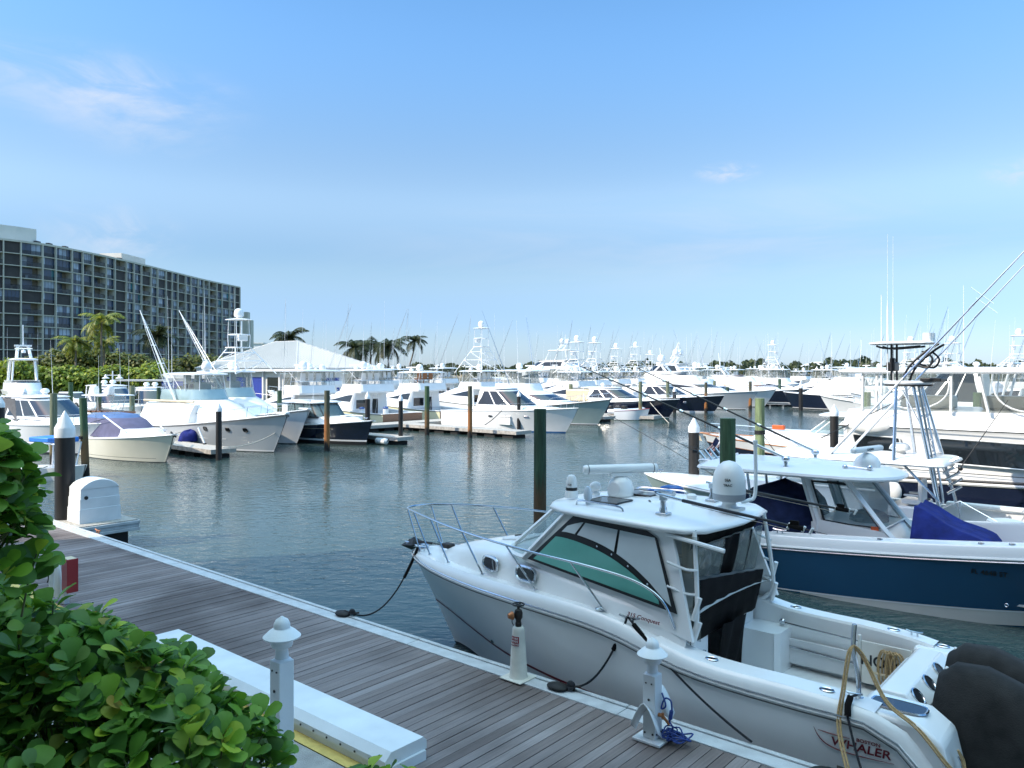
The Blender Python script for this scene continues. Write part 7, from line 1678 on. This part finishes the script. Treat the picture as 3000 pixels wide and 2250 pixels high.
def lantern(label, pos, hp, rz, holders=True):
    t = thing('lantern_post', label, 'lamp post', pos, rz, 'white lantern posts')
    MB().box((0, 0, .015), (.34, .30, .03)).build('base_plate', 'dockwhite', t, bevel=.006)
    MB().box((0, 0, hp/2+.03), (.155, .155, hp)).build('post', 'dockwhite', t, bevel=.008)
    lp = MB().lathe([(.085, 0), (.062, .015), (.055, .10), (.062, .115), (.09, .12), (.10, .14), (.10, .16), (.095, .17), (.105, .18), (.105, .20), (.06, .22)], (0, 0, hp+.03), 24, cap=True).build('lamp_neck', 'dockwhite', t, sharp=35)
    MB().lathe([(.168, .205), (.170, .215), (.12, .262), (.085, .285), (.075, .29), (.074, .325), (.055, .365), (.02, .385), (.012, .395), (0, .397)], (0, 0, hp+.03), 28).build('lamp_hat', 'dockwhite', t, sharp=35)
    mb = MB()
    for x in (-.035, .035): mb.lathe([(.009, 0), (.009, .006)], (x, -.078, hp-.06), 8, M=Matrix.Rotation(R(90), 3, 'X')); mb.lathe([(.011, 0), (.011, .008)], (x*1.4, -.078, .09), 8, M=Matrix.Rotation(R(90), 3, 'X')); mb.lathe([(.011, 0), (.011, .008)], (.078, x*1.4, .09), 8, M=Matrix.Rotation(R(90), 3, 'Y'))
    mb.lathe([(.014, 0), (.014, .008)], (0, -.078, hp-.24), 8, M=Matrix.Rotation(R(90), 3, 'X')); mb.parts('bolt', 'black', t)
    if holders:
        for sg in (-1, 1):
            mb = MB(); rows = []
            for i in range(11):
                a = -1+2*i/10; rows.append([Vector((a*.17, sg*(.078+v), hp*.60+.0+.05*sg-.28*abs(a)**1.6+.08*v/.1)) for v in (0, .05, .11)])
            mb.grid(rows); mb.build('hose_saddle', 'dockwhite', t, solid=.008)
        MB().tube([(.078, .0, hp*.42), (.13, .0, hp*.42)], .022, 8).tube([(.13, 0, hp*.42+.03), (.13, 0, hp*.42-.03)], .016, 6).tube([(.13, .0, hp*.42), (.20, .02, hp*.30)], .016, 6).build('water_tap', 'bronze', t)
    return t
lantern('white lantern post with hose saddles and a tangled blue hose at the boardwalk edge', un(-4.46, 7.64, DOCK+.01), .70, HEAD_D)
lantern('tall white lantern post rising from the leaves beside the low white beam', Vector((-2.11, 7.2, DOCK)), 1.42, HEAD_D, False)
t = thing('water_hose', 'tangled blue hose hanging from the tap and heaped at the foot of the lantern post', 'hose', un(-4.46, 7.64, DOCK+.012), HEAD_D)
rg = random.Random(4); mb = MB(); pts = [Vector((.20, .02, .24)), Vector((.24, .03, .18)), Vector((.20, .04, .10)), Vector((.26, .05, .05))]
for i in range(46):
    a = i*1.35+rg.uniform(-.5, .5); r_ = rg.uniform(.06, .15); pts.append(Vector((.22+.10*math.sin(i*.31)+r_*math.cos(a), .07+r_*math.sin(a), .03+.12*abs(math.sin(i*.77))*rg.random()+.02)))
mb.tube(smooth_path(pts, 4), .0085, 6).build('heap', 'bluerope', t)
MB().tube(smooth_path([(.09, .05, .52), (.15, .03, .40), (.10, .02, .36), (.12, .06, .46), (.20, .05, .46), (.22, .04, .36), (.21, .04, .30), (.20, .02, .24)], 5), .010, 6).tube([(.215, .04, .36), (.205, .03, .27)], .022, 8).build('hanging_end', 'bluerope', t)
t = thing('fire_hose_valve', 'cream cone shaped fire hose valve stand with red notice and black handwheel', 'valve', un(-6.70, 8.00, DOCK+.016), HEAD_D)
MB().box((0, 0, .008), (.36, .36, .016)).build('base_plate', 'conewhite', t, bevel=.004); MB().lathe([(.135, .012), (.12, .03), (.085, .62), (.08, .66), (.065, .68), (.04, .685)], (0, 0, 0), 24).build('cone', 'conewhite', t, sharp=50)
v_ = MB().lathe([(.042, .68), (.042, .73), (.036, .735), (.036, .77), (.055, .80), (.058, .86), (.045, .90), (.02, .915), (.018, .97)], (0, 0, 0), 14).build('valve_body', 'iron', t)
MB().tube([Vector((.078*math.cos(q), .078*math.sin(q), .975)) for q in [2*math.pi*i/18 for i in range(18)]], .011, 6, closed=True).tube([(-.075, 0, .975), (.075, 0, .975)], .008, 4).tube([(0, -.075, .975), (0, .075, .975)], .008, 4).build('handwheel', 'black', t)
MB().lathe([(.055, -.02), (.058, 0), (.045, .02), (.03, .05)], (-.055, -.075, .83), 16, M=Matrix.Rotation(R(60), 3, 'Z') @ Matrix.Rotation(R(-90), 3, 'Y')).build('outlet_cap', 'bronze', v_)
MB().tube(smooth_path([(-.05, -.06, .80), (-.07, -.05, .74), (-.06, -.03, .69)], 3), .007, 4).build('cap_chain', 'iron', v_)
mb = MB(); rows = []
for i in range(9):
    a = R(238+i*10); rows.append([Vector(((.0935-(z-.45)*.058+.004)*math.cos(a), (.0935-(z-.45)*.058+.004)*math.sin(a), z)) for z in (.44, .58)])
nt_ = mb.grid(rows).build('notice', 'white2', t)
mb = MB(); rows = []
for i in range(9):
    a = R(241+i*9.2); rows.append([Vector(((.0935-(z-.45)*.058+.006)*math.cos(a), (.0935-(z-.45)*.058+.006)*math.sin(a), z)) for z in (.448, .572)])
mb.grid(rows).build('red_field', 'red', nt_)
for s_, z in (('FIRE', .545), ('HOSE', .508), ('VALVE', .470)):   # each letter set round the cone
    for i, ch in enumerate(s_):
        a = R(278+(i-(len(s_)-1)/2)*14.5); rr_ = .0935-(z-.45)*.058+.008
        lettering(ch, .036, 'white', nt_, (rr_*math.cos(a), rr_*math.sin(a), z), (-math.sin(a), math.cos(a), 0), (0, 0, 1))
t = thing('extinguisher_box', 'dark red extinguisher box on a white post at the left end of the boardwalk', 'safety box', un(-14.92, 5.42, DOCK), HEAD_D)
MB().box((.0, 0, .38), (.09, .09, .76)).build('post', 'dockwhite', t, bevel=.006); MB().box((.17, 0, .54), (.24, .17, .56)).build('cabinet', 'red', t, bevel=.008); MB().box((.30, 0, .54), (.025, .185, .58)).build('door', 'red', t, bevel=.006)
MB().box((.17, 0, .825), (.25, .15, .01)).build('top_plate', 'tan', t)
t = thing('life_ring', 'worn white horseshoe life buoy with a black cord hung beside the red box', 'life buoy', un(-15.15, 5.36, DOCK), HEAD_D)
MB().tube(smooth_path([(-.13, -.02, .12), (-.135, -.02, .42), (-.06, -.02, .66), (.03, -.02, .66), (.10, -.02, .42), (.10, -.02, .12)], 5), .062, 10).build('ring', 'white2', t)
MB().tube(smooth_path([(.14, .0, .72), (.0, -.06, .76), (-.16, -.07, .62), (-.22, -.06, .38), (-.30, -.05, .30)], 5), .012, 5).build('cord', 'rope', t)
# mooring lines of the near cabin boat: each line a thing, with the cleats and black covers on the boardwalk
def wl(x, y, z):  # cabin boat local -> world
    return wh_M @ Vector((x, y, z))
wh_M = Matrix.Translation(un(WU, WN, 0)) @ Matrix.Rotation(HEAD_B, 4, 'Z')
def worldtube(name, label, cat, pts, r, m, chafe=None, loose=None):
    t = thing(name, label, cat, pts[0]); o_ = Vector(pts[0]); q = [Vector(p)-o_ for p in pts]
    MB().tube(q, r, 7).build('line', m, t)
    for a, b, rr in chafe or []: MB().tube(q[a:b], rr, 8).build('chafe_sleeve', 'blackcanvas', t)
    return t
b0 = wl(9.25, .34, 1.66); d0 = at_z(1030, 1797, DOCK+.08)
worldtube('mooring_line', 'dark bow line sagging from the cabin boat bow to the boardwalk', 'rope', sag(b0, d0, .42, 18), .014, 'rope', [(0, 5, .027)])
b1 = wl(4.15, 1.45, 1.72); d1 = un(-5.85, 8.12, DOCK+.08)
worldtube('mooring_line', 'dark spring line from the cabin boat side cleat left to the boardwalk pad', 'rope', sag(b1, d1, .22, 18), .014, 'rope', [(1, 6, .030)])
d2 = un(-3.55, 8.19, DOCK+.06)
worldtube('mooring_line', 'dark line running right from the cabin boat side cleat down to the boardwalk edge', 'rope', sag(b1, d2, .10, 18), .014, 'rope', [(1, 5, .030)])
b3 = wl(1.42, 1.27, 1.40); d3 = un(-2.35, 8.1, DOCK+.08)
worldtube('mooring_line', 'short dark stern line hanging from the gunwale cleat of the cabin boat', 'rope', [b3, wl(1.44, 1.42, 1.42), wl(1.44, 1.50, 1.36)]+sag(wl(1.43, 1.54, 1.26), d3, .05, 8), .013, 'rope', [(1, 4, .034)])
for off in (0, .05):
    lab = ['tan doubled rope from the steel post down to the boardwalk by the stern', 'second tan rope strand from the steel post to the boardwalk'][0 if off == 0 else 1]
    worldtube('dock_rope', lab, 'rope', smooth_path([wl(1.47, 1.20+off*.3, 1.90), wl(1.51-off*.5, 1.28, 1.82), wl(1.52-off*.5, 1.42, 1.50), wl(1.52-off*.6, 1.58, 1.15), un(-2.55+off*.6, 8.16, DOCK+.10)], 6), .012, 'tanrope')
    lab = ['tan rope from the steel post draped aft over the stern quarter', 'second tan rope strand draped aft over the stern quarter'][0 if off == 0 else 1]
    worldtube('dock_rope', lab, 'rope', smooth_path([wl(1.47, 1.20, 1.90-off*.4), wl(1.36, 1.2, 1.80-off), wl(1.12, 1.27+off, 1.42), wl(.80, 1.36+off, 1.26), wl(.52, 1.38+off, .98), wl(.42, 1.24, .84), wl(.44, 1.14+off, .96), wl(.48, 1.2, 1.08)], 6), .012, 'tanrope')
def pad(label, p, rz, s=1.0):
    t = thing('cleat_cover', label, 'cleat', p, rz, 'black cleat covers on the boardwalk edge')
    mb = MB(); mb.ell((-.10*s, -.03*s, .03), (.15*s, .10*s, .05), 16, 6, z0=-.5); mb.build('float_pad', 'rubber', t)
    cleat(t, (.06*s, .04*s, .0), .3, 'iron', 1.1*s); MB().ell((.06*s, .05*s, .07), (.06*s, .05*s, .05)).tube([Vector((.06+.06*math.cos(q), .05+.05*math.sin(q), .05)) for q in [2*math.pi*i/12 for i in range(12)]], .014, 5, closed=True).build('rope_turns', 'rope', t)
pad('black cleat cover at the cabin boat bow line', at_z(1018, 1805, DOCK+.02), HEAD_D); pad('black cleat cover between the fire valve and the lantern post', un(-5.98, 8.06, DOCK+.02), HEAD_D)
pad('big black cleat cover where the tan ropes meet the boardwalk', un(-2.5, 8.08, DOCK+.02), HEAD_D, 1.5)
t = thing('deck_cleat', 'small rusty cleat on the edge board beside the dock box', 'cleat', at_z(287, 1562, DOCK+.03), HEAD_D); cleat(t, (0, 0, 0), 0, 'bronze', 1.2)
# things on the floating piers
t = thing('dock_locker', 'white dock locker on the finger in front of the express cruiser', 'box', at_z(1486, 1245, .5), HEAD_D); MB().box((0, 0, .33), (1.2, .7, .62)).build('body', 'white2', t, bevel=.03); MB().box((0, 0, .69), (1.28, .78, .1)).build('lid', 'white', t, bevel=.03)
for px, py, lab in ((1130, 1231, 'white power pedestal with a blue cap before the brown transom'), (1060, 1232, 'white power pedestal with a blue cap behind the navy boat bow')):
    t = thing('power_pedestal', lab, 'pedestal', at_z(px, py, .5), HEAD_D, 'power pedestals on the pier'); MB().box((0, 0, .5), (.36, .36, 1.0)).build('body', 'white2', t, bevel=.03); MB().lathe([(.22, 1.0), (.26, 1.06), (.2, 1.16), (.05, 1.2)], (0, 0, 0), 12).build('cap', 'cowlblue', t)
t = thing('fender', 'white fender floating at the end of the navy boat finger', 'fender', at_z(1118, 1292, .25), HEAD_D); MB().tube([(-.55, 0, 0), (-.45, 0, 0), (.45, 0, 0), (.55, 0, 0)], [.08, .2, .2, .08], 12).build('body', 'white2', t); MB().tube([(.55, 0, 0), (.75, 0, .2)], .03, 5).build('eye', 'rope', t)
t = thing('boarding_pole', 'white pole leaning on the near left finger beside the grey hull', 'pole', at_z(600, 1302, .5)); MB().tube([(0, 0, 0), (-.55, .4, .95)], .05, 6).build('shaft', 'whitemetal', t); MB().lathe([(.1, 0), (.1, .08)], (0, 0, 0), 10).build('foot', 'rubber', t)
t = thing('canvas_bag', 'small blue canvas heap on the near left finger by the grey hull', 'canvas', at_z(552, 1292, .5)); heap(t, (0, 0, 0), (.5, .4, 0), .7, 'bluecanvas', 3, 'bag')
def line(label, a, b, d, m='palerope', r=.03): worldtube('mooring_line', label, 'rope', sag(a, b, d, 14), r, m)
line('pale line from the grey hull bow down to its finger', at(830, 46.5, 1.45), at_z(652, 1312, .62), .3); line('pale line from the grey hull stern to the cream boat bow', at(540, 50, 1.0), at(470, 46, 1.0), .05, r=.02)
line('dark line from the pale green roped pile to the tower boat', at(2232, 26.4, 2.75), at(2310, 23.8, 1.9), .05, 'rope', .014); line('dark line from the tower boat bow up to the left', at(2090, 27, 1.25), at(1780, 40, 2.6), -.05, 'rope', .012)
line('pale line from the navy hulled cruiser bow to the water', at(1900, 79, 1.8), at(1960, 72, .0), .05, r=.03); line('dark line across the side of the express cruiser', at(1475, 60.5, 1.9), at(1420, 61, .6), .1, 'rope', .03)
# flag
t = thing('flag', 'small striped flag with a blue corner drooping beside the thick green pile', 'flag', at(2113, 24.5, 1.35)); MB().tube([(0, 0, 0), (-.06, 0, 1.55)], .014, 5).build('staff', 'whitemetal', t)
pm('flagwhite', (.7, .68, .66), .8); mb = MB()
for i in range(13):
    a0 = i/13; a1 = (i+1)/13
    def fp(u_, v): return Vector((-.06-.02-.30*u_-.06*math.sin(v*5), .05*math.sin(u_*7+v*3), 1.5-.26*v-.42*u_))
    for k in range(4):
        u0_, u1_ = k/4, (k+1)/4; mi = 2 if (i < 7 and k < 2) else (0 if i % 2 == 0 else 1)
        mb.add([fp(u0_, a0*1.4), fp(u1_, a0*1.4), fp(u1_, a1*1.4), fp(u0_, a1*1.4)], [(0, 1, 2, 3)], mi)
mb.build('cloth', ['red', 'flagwhite', 'navycanvas'], t)
# ------------------------------------------------------------------ the near hedge: thick round leaves in rosettes
def leaf(mb, p, d, nrm, ln, wd_):
    d = d.normalized(); sd = d.cross(nrm).normalized(); nr = sd.cross(d).normalized()
    prof = [(0, .06), (.12, .10), (.35, .52), (.6, .90), (.8, 1.0), (.93, .72), (1.0, .22)]
    mid = []; l_ = []; r_ = []
    for t_, w_ in prof:
        c_ = p+d*ln*t_+nr*ln*(.06*math.sin(t_*3.0)-.10*t_*t_); mid.append(c_); l_.append(c_+sd*wd_/2*w_+nr*wd_*.10*w_); r_.append(c_-sd*wd_/2*w_+nr*wd_*.10*w_)
    k = len(prof); tip = p+d*ln*1.02-nr*ln*.06
    mb.add(mid+l_+r_+[tip], [(i, i+1, k+i+1, k+i) for i in range(k-1)]+[(i+1, i, 2*k+i, 2*k+i+1) for i in range(k-1)]+[(k-1, 3*k, 2*k-1), (k-1, 3*k-1, 3*k)])
def rosettes(mb, st, ells, n, seed, ln=.125, inner=.55):
    rg = random.Random(seed); tot = sum(e[1][0]*e[1][1]+e[1][1]*e[1][2]+e[1][0]*e[1][2] for e in ells)
    for c_, r_ in ells:
        c_ = Vector(c_)
        for _ in range(int(n*(r_[0]*r_[1]+r_[1]*r_[2]+r_[0]*r_[2])/tot)):
            v = Vector((rg.gauss(0, 1), rg.gauss(0, 1), rg.gauss(0, 1)+.35)).normalized()
            if v.z < -.35: continue
            k = rg.choice([rg.uniform(.9, 1.04), rg.uniform(.9, 1.04), rg.uniform(inner, .95)])
            p = c_+Vector((v.x*r_[0], v.y*r_[1], v.z*r_[2]))*k
            ax = (v*.55+Vector((rg.uniform(-.5, .5), rg.uniform(-.5, .5), .75))).normalized()
            e1 = ax.cross(Vector((.3, .8, .1))).normalized(); e2 = ax.cross(e1); a0 = rg.uniform(0, 6.28); m_ = rg.randint(4, 7)
            if rg.random() < .6: st.tube([p-ax*rg.uniform(.15, .3)+v*-.05, p], [.006, .0045], 4, cap=False)
            for j in range(m_):
                a = a0+j*2.4; out = e1*math.cos(a)+e2*math.sin(a); up = rg.uniform(.35, 1.1)*(1.3 if j > m_-3 else .9)
                d = (out+ax*up).normalized(); nr = (ax*1.0-out*up*.8+Vector((rg.uniform(-.3, .3), rg.uniform(-.3, .3), 0))).normalized()
                s_ = ln*rg.uniform(.72, 1.15)*(.75 if j > m_-2 else 1)
                leaf(mb, p+out*.012-ax*.018*(m_-j)*.5, d, nr, s_, s_*rg.uniform(.62, .78))
def hedge(label, ells, n, seed, ln, base):
    t = thing('round_leaf_shrub', label, 'shrub', base); b_ = Vector(base); e2 = [((Vector(c_)-b_), r_) for c_, r_ in ells]
    mb = MB(); st = MB(); rosettes(mb, st, e2, n, seed, ln); mb.build('foliage', 'leaf', t, sharp=60)
    for c_, r_ in e2:
        for k in range(4 if n > 400 else 1): st.tube(smooth_path([(c_[0]*.5+.1*k-.2, c_[1]*.5, 0), (c_[0]*.8+.06*k, c_[1]*.8, c_[2]*.5), (c_[0]+r_[0]*(.3*k-.45), c_[1]+.1*k-.15, c_[2]+r_[2]*.55)], 4), [.022-.0016*i for i in range(9)], 5)
    st.build('stem', 'stem', t); return t
hedge('low spreading shrub of thick round green leaves filling the near left corner', [((-2.95, 4.35, 2.95), (.90, .62, .66)), ((-2.25, 4.25, 2.88), (.62, .55, .60)), ((-1.72, 3.95, 2.55), (.60, .55, .66)), ((-2.35, 3.55, 2.42), (.95, .60, .62)), ((-1.42, 3.75, 2.25), (.42, .40, .55)), ((-1.6, 3.2, 2.1), (.7, .45, .5))], 1500, 5, .13, (-2.2, 4.0, DOCK))
hedge('upright shrub of round leaves at the left edge, taller than the one in front', [((-2.66, 3.72, 4.28), (.30, .34, .34)), ((-2.62, 3.72, 3.98), (.33, .34, .36)), ((-2.78, 3.80, 3.72), (.15, .2, .25))], 270, 9, .135, (-2.9, 3.8, DOCK))
hedge('small round leaf sprig at the bottom edge beside the end of the white beam', [((-.80, 4.12, 2.62), (.13, .14, .11)), ((-.60, 4.2, 2.60), (.12, .1, .08)), ((-1.05, 4.05, 2.62), (.14, .14, .12))], 22, 11, .115, (-.8, 4.1, DOCK))
